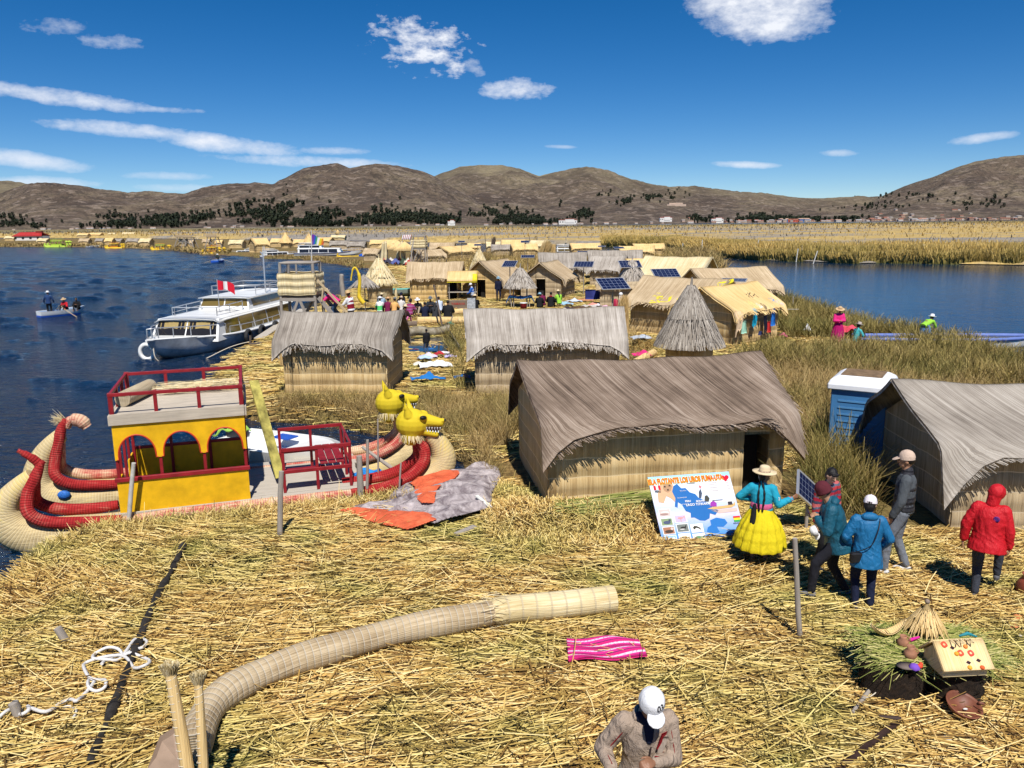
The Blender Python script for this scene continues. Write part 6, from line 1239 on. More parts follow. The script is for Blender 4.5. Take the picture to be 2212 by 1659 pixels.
# --- woman in the yellow skirt
p = person(pt(1638, 1222), -22, 'woman in turquoise jacket, yellow tiered skirt and cream hat pointing at the signboard', 1.44, lean=3, head=(2,62), RH=(.47,.10,1.20), LH=(-.17,.14,1.10), near=True, skin='brown', top=CYAN, hat=('brim', CREAMF, .20), hair='braids', skirt=(YELSK, .33, .43, 4), coat=-.10, bulk=1.1, elbow=[(-1,-.2,-.6), (.3,-.3,-1)], grip=.35)
lo = p['loc_obj']; pel, S, Fw, Rt = p['pel'], p['S'], p['Fw'], p['Rt']; m = MB(); m.lathe([(.165,.08), (.185,.10), (.185,.16), (.17,.19)], 24, pel, sy=.85); lo(m, 'pink_sash', Fb('pink_sash_cloth', (.62,.12,.26)))
m = MB(); m.cap(pel+S*.16-Fw*.16-Rt*.10, .03, pel-S*.14-Fw*.21-Rt*.11, .06, 10); p['gar'](m, 'black_pouch', BLACKF, .004)
sh, el, wr = p['arms'][1]; d = (wr-el).normalized()
for i, c_ in enumerate(((.65,.05,.04), (.75,.75,.72), (.65,.03,.10))): m = MB(); q = wr-d*(.02+.022*i); m.tube([q-d*.010, q+d*.010], .052-.001*i, 12); lo(m, 'cuff_band', plain('cuff_%d' % i, c_, .8, .1, 20, 0))
m = MB(); q = sh.lerp(el, .55); m.box(q+Vector((.05,-.045,0)), (.012,.06,.05), (0,0,.3)); lo(m, 'sleeve_flag_patch', plain('cuff_1', (.75,.75,.72)))
# --- tourists
p = person(pt(1772, 1232), 205, 'woman in a red and grey striped puffer jacket with glasses, holding a white cap', 1.56, head=(22,10), lean=4, LH=(.02,.24,.98), RH=(.27,.10,.80), near=True, skin='light', top=PUFF, legs=BLACKF, shoe=SHOED, hair='bob', bulk=1.08)
m = MB(); 
for s in (-1, 1): m.tube([Vector((s*.034+.022*math.cos(a), .094, .008+.018*math.sin(a))) for a in [i*math.pi/8 for i in range(17)]], .002, 5)
m.tube([(-.012,.096,.012), (.012,.096,.012)], .002, 5); p['onhead'](m, 'spectacles', plain('spectacle_metal', (.25,.2,.15), .3)); sh, el, wr = p['arms'][1]
m = MB(); c = wr+Vector((.03,.0,-.13)); m.lathe([(.001,.07), (.05,.06), (.08,.03), (.09,-.03)], 20, c, Matrix.Rotation(1.9, 4, 'Y')@Matrix.Rotation(.4, 4, 'X')); m.ell(c+Vector((-.05,.02,-.09)), (.06,.05,.012), Matrix.Rotation(1.2, 4, 'Y')); o = p['loc_obj'](m, 'held_cap', WHITEF); o.parent = None; o.matrix_world = Matrix.Translation(p['T'].location)@Matrix.Rotation(p['T'].rotation_euler.z, 4, 'Z'); tag(o, 'white cap held in the hand of the woman in the striped jacket', 'cap')
m = MB(); m.cap(p['neck']+Vector((-.11,.02,-.05)), .022, p['pel']+Vector((-.12,.13,.05)), .02); m.cap(p['neck']+Vector((.11,.02,-.05)), .022, p['pel']+Vector((.12,.13,.05)), .02); p['gar'](m, 'blue_rucksack_strap', Fb('strap_blue', (.01,.05,.28)))
p = person(pt(1806, 1300), 74, 'man in a teal rain jacket and maroon beanie photographing with a phone', 1.66, lean=15, head=(26,0), LH=(-.05,.32,1.16), RH=(.05,.34,1.16), LF=(-.12,.34,.12), RF=(.12,-.14,.08), near=True, skin='tan', top=TEAL, legs=Fb('black_trek_trousers', (.018,.018,.024)), shoe=SHOEG, hat=('beanie', MAROON), hair='short', bulk=1.22, coat=.17, hood=(TEAL, 'down'), pel=(0,.04,.90), grip=.7)
m = MB(); m.box((0,.42,1.20), (.14,.012,.075), (-.5,0,0)); o = p['loc_obj'](m, 'mobile_phone', plain('phone_glass', (.02,.02,.025), .15)); o.parent = None; o.matrix_world = Matrix.Translation(p['T'].location)@Matrix.Rotation(p['T'].rotation_euler.z, 4, 'Z'); tag(o, 'dark mobile phone held in both hands of the man in the teal jacket', 'phone')
p = person(pt(1862, 1322), -12, 'woman in a bright blue rain jacket and white cap with a black shoulder bag', 1.52, lean=6, head=(14,20), LH=(-.20,.14,.92), RH=(.20,.14,.92), near=True, skin='light', top=BLUEJ, legs=NAVYF, shoe=Fb('dark_purple_shoe', (.05,.04,.07)), hat=('cap', Fb('pinkish_white_cap', (.74,.68,.72))), hair='bob', bulk=1.12, coat=.24, hood=(BLUEJ, 'down'))
pel, S, Fw, Rt = p['pel'], p['S'], p['Fw'], p['Rt']; m = MB(); m.box(pel-Rt*.17-Fw*.12-S*.08, (.18,.09,.16), (0,0,.4)); b = p['loc_obj'](m, 'shoulder_bag', plain('black_leather', (.015,.015,.018), .35)); b.modifiers.new('b', 'BEVEL').width = .02
m = MB(); pp = spl([pel-Rt*.19-Fw*.15, pel+S*.12-Fw*.20, pel+S*.32-Fw*.165+Rt*.09, pel+S*.46-Fw*.08+Rt*.13, pel+S*.5+Rt*.13]); m.tube(pp, .007, 6); p['loc_obj'](m, 'bag_strap', plain('black_leather', (.015,.015,.018)))
p = person(pt(1937, 1246), 62, 'tall man in a black quilted vest, grey sleeves, grey trousers and beige cap', 1.80, lean=-2, head=(4,-4), LH=(-.20,.12,.86), RH=(.22,.10,.84), LF=(-.12,.16,.08), RF=(.12,-.10,.08), near=True, skin='tan', top=Fb('dark_grey_shirt', (.085,.095,.105)), vest=Fb('quilted_black_vest', None, .5, (.062, [(0,(.006,.006,.008)), (.14,(.035,.035,.042)), (.8,(.02,.02,.025))], 2), .6), legs=GREYT, shoe=SHOEW, hat=('cap', Fb('beige_cap', (.56,.42,.33))), coat=.02, knee=(0,1,.1))
p = person(pt(2118, 1300), -38, 'person in a red hooded rain jacket and charcoal trousers walking right', 1.56, lean=8, head=(20,40), LH=(-.30,.0,.86), RH=(.26,.06,.84), LF=(-.08,-.02,.08), RF=(.12,.42,.26), near=True, skin='tan', top=REDJ, legs=Fb('charcoal_trousers', (.045,.05,.065)), shoe=Fb('grey_slipper', (.12,.12,.13)), hair='short', bulk=1.25, coat=.17, hood=(REDJ, 'up'))
m = MB(); q = p['pel']+p['S']*.33-p['Fw']*.150+p['Rt']*.09; m.lathe([(.001,.0), (.026,.0)], 14, q, Matrix.Rotation(math.pi/2, 4, 'X')); m.lathe([(.030,.004), (.040,.004), (.040,-.004), (.030,-.004)], 18, q, Matrix.Rotation(math.pi/2, 4, 'X')); p['loc_obj'](m, 'back_emblem', plain('violet_print', (.08,.03,.22)))
# --- the lookout stair
w = Vector(TW)
person((w.x+1.45, w.y-.35, 1.15), 82, 'person in a bright pink jacket and cream hat bending over the tower handrail', 1.5, lean=52, head=(0,0), LH=(-.15,.62,.98), RH=(.15,.62,.98), top=PINKF, legs=JEANS, shoe=Fb('red_shoe', (.5,.05,.08)), hat=('brim', CREAMF, .17), pel=(0,-.1,.86), bulk=1.15)
person((w.x+2.15, w.y-.6, .78), 60, 'person in a red vest with white sleeves and a tan hat climbing the tower stair', 1.55, lean=8, head=(10,-20), LH=(-.15,.42,1.05), RH=(.12,.40,1.0), top=WHITEF, vest=Fb('crimson_vest', (.24,.012,.025)), legs=BLACKF, shoe=SHOED, hat=('brim', STRAWH, .18), bulk=1.1)
# --- child by the pond
person(pt(922, 766), 40, 'small boy in black top and blue jeans standing at the pond', 1.02, lean=-3, head=(-6,10), top=BLACKF, legs=JEANS, shoe=SHOED, bulk=1.2, LH=(-.22,.02,.82), RH=(.22,.02,.82))
# --- the seated visitors
SIT = dict(pel=(0,0,.20), LF=(-.13,.52,.08), RF=(.13,.52,.08), LH=(-.08,.36,.46), RH=(.08,.36,.46), knee=(0,.2,1), lean=14)
def sit(u, v, face, label, top, hat=None, legs=BLACKF, h=1.6, grp='visitors seated on the reed benches', **k):
    q = P(u, v); kw = dict(SIT); kw.update(k); return person((q.x, q.y, .12), face, label, h, top=top, legs=legs, hat=hat, group=grp, shoe=None, vox=.026, **kw)
sit(826,672,10,'visitor in pale blue with a cream hat at the left end of the seated group',Fb('pale_blue_fabric',(.30,.42,.55)),('brim',CREAMF,.17)); sit(821,682,0,'visitor in white and green with a wide white hat, lower left of the group',Fb('green_white_top',None,.8,(.5,[(0,(.7,.7,.7)),(.5,(.08,.5,.15))],2)),('brim',WHITEF,.19))
sit(838,683,-5,'visitor in a plum sweater and orange straw hat',Fb('plum_fabric',(.16,.015,.06)),('brim',Fb('orange_straw',(.62,.38,.20)),.20)); sit(852,684,-10,'visitor in an apricot jersey and dark hat',ORANGEF,('bowler',GREYH))
sit(872,668,150,'visitor in black with a navy cap facing the group from behind',BLACKF,('cap',NAVYF)); sit(866,679,-15,'visitor in a white jacket and beige cap behind the striped bundle',Fb('off_white_jacket',(.6,.58,.55)),('cap',Fb('beige_cap',(.56,.42,.33)))); sit(885,688,-20,'woman with a red and blue striped carrying cloth on her back and a bowler hat',AWAYO,('bowler',Fb('black_brown_hat',(.03,.02,.02))),Fb('cream_skirt',(.62,.50,.34)),bulk=1.3)
sit(873,704,-25,'visitor in dark brown with a straw hat, lowest of the seated group',Fb('dark_brown_fabric',(.045,.022,.02)),('brim',CREAMF,.17),Fb('pink_floral_skirt',(.66,.18,.36))); sit(905,684,168,'visitor in a black jacket, beige trousers and white hat facing the camera',BLACKF,('brim',WHITEF,.16),Fb('beige_trousers',(.42,.34,.25)))
sit(930,680,190,'visitor in a dark coat and blue grey hat facing the camera',DGREY,('brim',GREYH,.15)); sit(918,696,0,'visitor seen from behind in a navy quilted vest',NAVYF,None,h=1.65); sit(940,696,-8,'visitor seen from behind in charcoal with dark shoulder straps and long hair',DGREY,None,hair='long')
sit(951,680,30,'visitor in a white and blue top between two dark jackets',Fb('white_blue_top',(.55,.62,.75))); sit(968,696,0,'broad visitor seen from behind in a black padded jacket',BLACKF,None,h=1.8,bulk=1.35); sit(1028,676,15,'visitor in a straw hat half behind a leaning board',BLACKF,('brim',CREAMF,.18))
G2 = 'people around the market cloths'; sit(1165,672,-10,'person in a black coat and blue grey hat beside the blue tarpaulin table',BLACKF,('brim',SKYH,.15),grp=G2); sit(1173,667,20,'person in a plum coat partly behind the black coats',Fb('plum_fabric',(.16,.015,.06)),grp=G2); sit(1189,671,-15,'bareheaded person in a black coat with a red collar',BLACKF,grp=G2,h=1.7,hood=(Fb('crimson_vest',(.24,.012,.025)),'down')); sit(1208,664,20,'person in a lime green top and cream hat with a long braid',LIME,('brim',CREAMF,.17),grp=G2,hair='long')
q = P(1022, 668); person((q.x, q.y, 0), 78, 'man in a blue top and white cap beside the market awning', 1.55, lean=8, head=(15,0), LH=(-.1,.36,1.0), RH=(.1,.36,1.0), top=Fb('cobalt_fabric',(.04,.14,.50)), legs=DGREY, shoe=SHOED, hat=('cap', WHITEF), vest=Fb('pale_grey_vest',(.45,.48,.55)))
q = P(1077, 652); person((q.x, q.y, .05), 186, 'person in a dark blue sweater and pale blue hat standing in a hut doorway', 1.55, top=NAVYF, legs=NAVYF, shoe=SHOED, hat=('brim', SKYH, .15))
# --- women at the lagoon side
q = P(1808, 744); person((q.x, q.y, 0), 176, 'woman in bright pink jacket, magenta skirt and straw hat standing in the reeds', 1.52, head=(16,0), LH=(-.04,.26,1.12), RH=(.04,.26,1.10), top=PINKF, skirt=(MAGENTA, .12, .30), hat=('brim', STRAWH, .20), bulk=1.15, coat=-.1)
q = P(1846, 748); person((q.x, q.y, .1), -70, 'woman in an aqua cardigan and grey sun hat seated beside a pink bundle', 1.5, top=AQUA, legs=NAVYF, hat=('brim', Fb('grey_beige_hat',(.42,.36,.32)), .17), hair='braids', **SIT)
q = P(1996, 742); person((q.x, q.y, .05), -60, 'woman in lime green top and white hat bending over the long blue boat', 1.5, lean=66, head=(-10,0), LH=(-.1,.66,.62), RH=(.1,.66,.62), top=LIME, legs=JEANS, skirt=(Fb('blue_pattern_skirt',(.10,.22,.42)), .35, .26), hat=('brim', WHITEF, .17), pel=(0,-.1,.8))
# --- boat crews
rb = Vector((-28.6, 50.6, WZ)); person((rb.x-.55, rb.y-.35, WZ+.05), 20, 'person in a navy jacket and white sun hat standing in the white rowing boat', 1.5, top=Fb('navy_rower_jacket',(.02,.05,.14)), legs=BLACKF, hat=('brim', WHITEF, .16), LH=(-.30,.2,.9), RH=(.30,.2,.9))
person((rb.x+.25, rb.y+.15, WZ+.25), 170, 'person in red with a straw hat seated in the white rowing boat', 1.5, top=Fb('crew_red',(.55,.02,.03)), legs=BLACKF, hat=('brim', STRAWH, .18), **SIT); person((rb.x+.75, rb.y+.6, WZ+.25), 190, 'person in black seated behind the one in red in the rowing boat', 1.5, top=BLACKF, legs=BLACKF, **SIT)
q = P(472, 566, WZ); person((q.x, q.y, WZ+.35), 175, 'rower in a white hat and dark top in the blue rowing boat', 1.6, top=Fb('dark_green_top',(.05,.08,.06)), legs=BLACKF, hat=('brim', WHITEF, .17), **{**SIT, 'LH': (-.35,.4,.6), 'RH': (.35,.4,.6)})
# ================================================================ things on the near reed floor
def gz(x, y): return float(ground_z(np.array([x]), np.array([y]))[0])
def G(u, v, dz=0): q = P(u, v); return Vector((q.x, q.y, gz(q.x, q.y)+dz+(.05 if dz > 0 and q.y < 16 else 0)))
# ---- painted signboard
BL, BR = G(1433,1182,.0), G(1612,1166,.0); BL.z = BR.z = .03; TL = ZY(1399,1031,12.28); U_, W_ = BR-BL, TL-BL; Nn = U_.cross(W_).normalized()
if Nn.y > 0: Nn = -Nn
T = thing('signboard', 'large illustrated signboard of the lake leaning on the brown hut, titled in orange letters', 'signboard', BL)
SW, SH_ = U_.length, W_.length
def sb(x, y, o=0): return U_*x+W_*y+Nn*o      # local to the thing, 0..1
def quad(m, x0, y0, x1, y1, o, **k): m.grid(lambda a, b: sb(x0+(x1-x0)*a, y0+(y1-y0)*b, o), 1, 1, smooth=False, **k); return m
def shape(name, pts, o, c, rough=.45, parent=None, x0=0, y0=0, sx_=1, sy_=1):
    m = MB(); v = [sb(x0+p[0]*sx_, y0+p[1]*sy_, o) for p in pts]; m.add(v, [tuple(range(len(v)))], smooth=False); me = m; o_ = m.build(name, plain('print_%d_%d_%d' % tuple(int(q*99) for q in c), c, rough, .03, 9, 0), parent or T); return o_
t = NT('printed_lake_poster'); uv = t.mk('UVMap', uv_map='UVMap').outputs[0]; sx = t.mk('SeparateXYZ'); t.l.new(uv, sx.inputs[0])
n = t.noise(t.mapv(uv, (3, 5, 1)), 2.0, 4, .6); g = t.math('ADD', sx.outputs[1], t.math('MULTIPLY', t.math('SUBTRACT', n, .5), .12))
t.col(t.ramp(g, [(.0, (.05,.16,.55)), (.12, (.10,.30,.70)), (.30, (.42,.50,.80)), (.40, (.70,.62,.72)), (.50, (.46,.55,.78)), (.60, (.62,.72,.88)), (.85, (.72,.80,.90)), (.95, (.35,.62,.88))])); t.rough(.4)
m = MB(); m.grid(lambda a, b: sb(a, b, 0), 2, 2, .02, smooth=False); m.build('board_panel', t.m, T)
m = MB(); quad(m, .03, .30, .46, .52, .003); 
INK = plain('dark_print', (.03,.03,.04), .5, 0, 3, 0); WHT = plain('white_print', (.82,.83,.84), .5, .02, 3, 0)
lake = [(.28,.84),(.33,.87),(.37,.80),(.42,.80),(.46,.73),(.52,.70),(.55,.64),(.61,.60),(.66,.52),(.70,.47),(.75,.43),(.70,.37),(.64,.40),(.62,.33),(.56,.30),(.50,.31),(.44,.36),(.40,.36),(.41,.43),(.36,.46),(.33,.56),(.29,.60),(.27,.52),(.24,.54),(.27,.66),(.25,.76)]
shape('lake_map', lake, .005, (.008,.13,.42)); shape('small_lake_map', [(.62,.30),(.70,.33),(.80,.30),(.82,.24),(.76,.19),(.68,.20),(.70,.12),(.62,.10),(.55,.14),(.57,.20),(.62,.23)], .005, (.015,.16,.50)); 
shape('puma_picture', [(.06,.62),(.07,.74),(.11,.82),(.13,.90),(.16,.93),(.18,.90),(.24,.90),(.27,.93),(.28,.86),(.27,.78),(.32,.70),(.32,.62),(.27,.58),(.22,.66),(.17,.70),(.12,.60)], .004, (.62,.38,.22)); shape('puma_face', [(.15,.82),(.17,.88),(.24,.89),(.265,.84),(.24,.78),(.20,.75),(.16,.78)], .006, (.42,.24,.13))
for q, (x, y) in enumerate(((.175,.84), (.235,.85), (.205,.79))): shape('puma_mark', [(x-.012,y-.01),(x+.012,y-.01),(x+.01,y+.012),(x-.01,y+.012)], .008, (.05,.03,.02))
shape('reed_boat_picture', [(.62,.47),(.70,.45),(.92,.46),(.97,.49),(.985,.56),(.96,.52),(.90,.50),(.70,.49)], .006, (.62,.40,.16)); shape('reflection_picture', [(.66,.44),(.98,.45),(.98,.40),(.75,.39)], .005, (.60,.46,.42)); shape('launch_picture', [(.66,.55),(.70,.60),(.86,.59),(.90,.555)], .006, (.78,.78,.80)); shape('launch_window', [(.70,.575),(.84,.575),(.83,.59),(.71,.59)], .008, (.10,.12,.2))
shape('rower_picture', [(.88,.50),(.87,.58),(.88,.66),(.90,.69),(.93,.66),(.95,.58),(.94,.50)], .007, (.80,.80,.80)); shape('rower_trousers', [(.885,.50),(.885,.55),(.94,.55),(.94,.50)], .009, (.03,.03,.05)); shape('magenta_figure', [(.66,.50),(.68,.56),(.72,.58),(.75,.54),(.74,.49)], .008, (.30,.03,.36)); shape('dark_bird', [(.555,.64),(.57,.73),(.60,.77),(.605,.70),(.58,.63)], .006, (.05,.07,.12)); shape('dark_tree', [(.61,.58),(.63,.66),(.66,.67),(.68,.62),(.66,.57)], .006, (.05,.05,.04))
shape('gull_picture', [(.43,.86),(.48,.87),(.52,.90),(.58,.96),(.545,.875),(.55,.855),(.50,.855)], .006, (.30,.29,.28)); 
shape('red_star', [(.60,.835),(.607,.805),(.63,.80),(.607,.795),(.60,.765),(.593,.795),(.57,.80),(.593,.805)], .006, (.65,.05,.05))
shape('legend_box', [(.70,.70),(.70,.905),(.985,.89),(.985,.69)], .004, (.85,.82,.84)); shape('legend_title_bar', [(.79,.905),(.79,.925),(.89,.92),(.89,.90)], .007, (.65,.06,.08))
for i in range(7): shape('legend_line', [(.715,.875-i*.024),(.715+.10+.04*((i*3) % 3),.873-i*.024),(.715+.10+.04*((i*3) % 3),.867-i*.024),(.715,.869-i*.024)], .006, (.12,.12,.14)); shape('legend_number', [(.925,.866-i*.024),(.965,.864-i*.024),(.965,.858-i*.024),(.925,.860-i*.024)], .006, (.12,.12,.14))
heart = [(.0,-.5)]+[(math.sin(a)**3*.5, (13*math.cos(a)-5*math.cos(2*a)-2*math.cos(3*a)-math.cos(4*a))/32) for a in [math.pi-i*2*math.pi/28 for i in range(1, 28)]]
shape('heart', heart, .010, (.62,.01,.03), .3, None, .93, .905, .10, .11)
for nm, x, y, cols in (('flag_left', .04, .80, ((.62,.01,.03), (.80,.80,.80), (.62,.01,.03))),):
    for i, c_ in enumerate(cols): shape('flag_stripe', [(x+i*.027,y),(x+i*.027,y+.065),(x+(i+1)*.027,y+.065),(x+(i+1)*.027,y)], .008, c_)
for i, c_ in enumerate(((.62,.02,.02), (.80,.66,.03), (.04,.36,.08))): shape('flag_stripe', [(.905,.33-i*.028),(.99,.33-i*.028),(.99,.302-i*.028),(.905,.302-i*.028)], .008, c_)
cards = [(.03,.40,.145,.12,(.62,.48,.46),'b'),(.03,.27,.145,.115,(.22,.30,.16),'d'),(.03,.145,.145,.115,(.36,.16,.09),'f'),(.03,.02,.145,.115,(.25,.50,.80),'r'),(.20,.30,.145,.115,(.50,.42,.60),'p'),(.20,.16,.145,.125,(.16,.18,.17),'g'),(.20,.02,.145,.125,(.80,.80,.80),'t'),(.365,.14,.15,.125,(.84,.84,.84),'o'),(.365,.01,.15,.115,(.80,.82,.82),'s')]
def blob(cx, cy, rx, ry, n=14): return [(cx+rx*math.cos(-2*math.pi*i/n), cy+ry*math.sin(-2*math.pi*i/n)) for i in range(n)]
for x, y, w, h, c_, kd in cards:
    shape('picture_card_border', [(x,y),(x,y+h),(x+w,y+h),(x+w,y)], .006, (.80,.82,.85)); cd = shape('picture_card', [(x+.008,y+.01),(x+.008,y+h-.01),(x+w-.008,y+h-.01),(x+w-.008,y+.01)], .009, c_)
    X, Y2 = x+w/2, y+h/2
    if kd == 'b': shape('bird_shape', blob(X, Y2, .05, .025), .012, (.72,.62,.58)); shape('bird_shape', blob(X-.01, Y2-.02, .05, .015), .014, (.35,.22,.2))
    elif kd == 'd': shape('duck_shape', blob(X, Y2-.01, .045, .024), .012, (.06,.08,.16)); shape('duck_head', blob(X+.035, Y2+.02, .014, .016), .014, (.05,.06,.10))
    elif kd == 'f': shape('bird_shape', blob(X, Y2-.015, .05, .022), .012, (.05,.03,.02)); shape('bird_breast', blob(X+.04, Y2+.02, .018, .02), .014, (.6,.5,.45))
    elif kd == 'r': 
        for q in (-.035, 0, .035): shape('flamingo_shape', blob(X+q, Y2, .016, .03), .012, (.78,.66,.66))
    elif kd == 'p': shape('flamingo_body', blob(X, Y2+.01, .035, .014), .012, (.78,.30,.30)); shape('flamingo_leg', [(X-.004,Y2-.045),(X-.002,Y2),(X+.004,Y2),(X+.002,Y2-.045)], .012, (.6,.25,.22)); shape('flamingo_neck', [(X+.03,Y2+.01),(X+.04,Y2+.035),(X+.055,Y2+.03),(X+.05,Y2-.01),(X+.045,Y2+.02)], .013, (.78,.32,.3))
    elif kd == 'g': shape('duck_shape', blob(X+.005, Y2, .035, .018), .012, (.02,.02,.02)); shape('duck_neck', [(X+.02,Y2),(X+.035,Y2+.035),(X+.048,Y2+.03),(X+.035,Y2-.005)], .013, (.02,.02,.02)); shape('duck_white', blob(X-.01, Y2-.02, .03, .008), .014, (.6,.6,.6))
    elif kd == 'o': shape('catfish_shape', [(X-.05,Y2+.01),(X-.03,Y2+.035),(X+.0,Y2+.03),(X+.03,Y2+.01),(X+.05,Y2-.03),(X+.035,Y2-.025),(X+.015,Y2-.005),(X-.01,Y2+.005),(X-.035,Y2-.02)], .012, (.03,.03,.02))
    else: shape('fish_shape', [(X-.055,Y2),(X-.03,Y2+.02),(X+.01,Y2+.02),(X+.035,Y2+.004),(X+.055,Y2+.02),(X+.055,Y2-.016),(X+.03,Y2-.004),(X,Y2-.02),(X-.03,Y2-.016)], .012, (.36,.30,.2) if kd == 't' else (.12,.25,.12))
shape('black_mark', [(.52,.075),(.60,.12),(.63,.05),(.61,.05),(.59,.105),(.53,.065)], .012, (.02,.02,.05))
def btext(s, x, y, size, mat, bold=0, sxs=1.0, o=.012, name='lettering'):
    tx = text(s, size, mat, None, .001, name, bold); Mt = Matrix((U_.normalized()*sxs, W_.normalized(), Nn)).transposed()
    for v in tx.data.vertices: v.co = sb(x, y, o)+Mt@v.co
    tx.parent = T
RL = plain('orange_red_print', (.75,.10,.01), .4, .05, 5, 0); YL = plain('yellow_print', (.85,.70,.05), .4, 0, 5, 0)
btext('ISLA FLOTANTE LOS UROS PUMA UTA', .445, .918, .125, YL, .010, .60, .010, 'title_outline'); btext('ISLA FLOTANTE LOS UROS PUMA UTA', .445, .918, .125, RL, .004, .60, .014, 'title')
btext('PERU', .08, .775, .045, INK, .001); btext('LAGO TITIKAKA', .52, .545, .055, WHT, .001); btext('PERU', .41, .60, .042, WHT, .001); btext('BOLIVIA', .56, .59, .040, WHT, .001); btext('LEYENDA', .84, .912, .026, WHT, .0005, 1, .010); btext('BOLIVIA', .93, .225, .032, INK, .0005)
btext('ISLA AMANTANI', .35, .66, .022, WHT); btext('ISLA TAQUILE', .36, .56, .022, WHT); btext('ISLA SOTO', .38, .76, .022, WHT)
# ---- leaning solar panel behind the women
c = ZY(1745,1060,12.2); T = thing('solar_panel', 'solar panel tipped on edge on a low post between the two near huts', 'solar panel', (c.x, c.y, gz(c.x, c.y))); M = Matrix.Translation((0,0,c.z-gz(c.x, c.y)))@Matrix.Rotation(R(30), 4, 'Z')@Matrix.Rotation(R(38), 4, 'Y')@Matrix.Rotation(R(62), 4, 'X'); m = MB(); w, h = .62, .42
m.add([M@Vector((x*w/2*.97, y*h/2*.96, .012)) for x, y in ((-1,-1), (1,-1), (1,1), (-1,1))], [(0,1,2,3)], [(0,0), (1,0), (1,1), (0,1)], smooth=False); m.build('cells', pv_mat(), T); m = MB()
for x, y, dx, dy in ((0,h/2,w+.03,.03), (0,-h/2,w+.03,.03), (w/2,0,.03,h-.03), (-w/2,0,.03,h-.03)): m.box(M@Vector((x,y,0)), (dx,dy,.035), M.to_3x3().to_4x4())
m.box(M@Vector((0,0,-.012)), (w*.96,h*.96,.01), M.to_3x3().to_4x4()); m.build('frame', ALU, T); m = MB(); m.tube([(.03,.05,-.1), (.03,.05,c.z-.05)], .03, 7); m.build('post', POLE, T)
# ---- portable toilet
TC = Vector((7.30, 16.2, 0)); T = thing('portable_toilet', 'blue portable toilet with a white roof, brown on top, behind the grey hut', 'toilet cabin', TC, R(-32)); w = 1.06; m = MB(); m.box((0,0,.78), (w,w,1.66)); o = m.build('cabin', plain('toilet_blue_plastic', (.06,.20,.42), .45, .08, 3, .05), T, bevel=.02)
m = MB()
for k in range(9): m.box((0, -w/2-.008, .25+k*.14), (w*.72,.012,.035)); m.box((w/2+.008, 0, .25+k*.14), (.012,w*.72,.035)); m.box((-w/2-.008, 0, .25+k*.14), (.012,w*.72,.035))
m.build('ribbed_panel', plain('toilet_blue_rib', (.09,.26,.50), .45, .08, 3, 0), T); m = MB(); m.grid(lambda a, b: ((a-.5)*(w+.14)*(1-.12*max(0, b-.3)/.7), 0, 0), 1, 1) if False else None
h_ = w/2+.07; m.add([Vector((s1*x, s2*x, z)) for x, z in ((h_,1.60), (h_,1.70), (h_*.93,1.80), (h_*.72,1.88)) for s1, s2 in ((-1,-1), (1,-1), (1,1), (-1,1))], [(i*4+j, i*4+(j+1) % 4, (i+1)*4+(j+1) % 4, (i+1)*4+j) for i in range(3) for j in range(4)]+[(3,2,1,0), (12,13,14,15)], smooth=False); m.build('roof', plain('white_plastic', (.76,.77,.80), .4, .05, 3, 0), T, bevel=.02)
m = MB(); m.box((0,0,1.885), (h_*1.3,h_*1.3,.02)); m.build('roof_lid', plain('brown_dusty_lid', (.20,.13,.07), .8, .3, 8, .1), T)
# ---- big bound reed rolls
ROLLG = reed('bound_roll_grey', PAL['wallg'], 60, 1.6, rings=.085, ringc=(.46,.42,.35), bump=.7, patch=.6); ROLLT = reed('bound_roll_tan', PAL['straw'], 60, 1.6, rings=.19, ringc=(.48,.40,.26), bump=.7, patch=.5)
pts = [(420,1665),(436,1612),(470,1556),(530,1512),(610,1475),(720,1440),(850,1403),(960,1378),(1062,1357)]; W3 = [G(u, v, .165) for u, v in pts]; m = MB(); pp = spl(W3, 6); m.tube(pp, [.165+.01*math.sin(i*.5) for i in range(len(pp))], 30); rg = m.build('reed_roll', ROLLG)
tag(rg, 'long curved grey reed roll bound with white string lying on the loose reeds', 'reed roll')
m = MB(); pp = spl([G(1060,1357,.17), G(1120,1347,.17), G(1200,1338,.16), G(1325,1322,.15)], 6); m.tube(pp, [.13, .155]+[.175]*(len(pp)-2), 30); tag(m.build('reed_roll', ROLLT), 'short tan reed roll continuing from the tip of the grey one', 'reed roll')
n = 260; O = np.array([tuple(G(1062, 1356, .17)+Vector((random.gauss(0,.05), random.gauss(0,.09), random.gauss(0,.09)))) for _ in range(n)]); D = np.stack([np.where(RNG.random(n) < .5, 1, -1)*np.ones(n), RNG.normal(0, .2, n), RNG.normal(.02, .12, n)], 1); D /= np.linalg.norm(D, axis=1, keepdims=True); o = strands('frayed_end', O, D, RNG.uniform(.1, .22, n), np.full(n, .01), RNG.random(n), .1, 1, SM('straw'), rg)
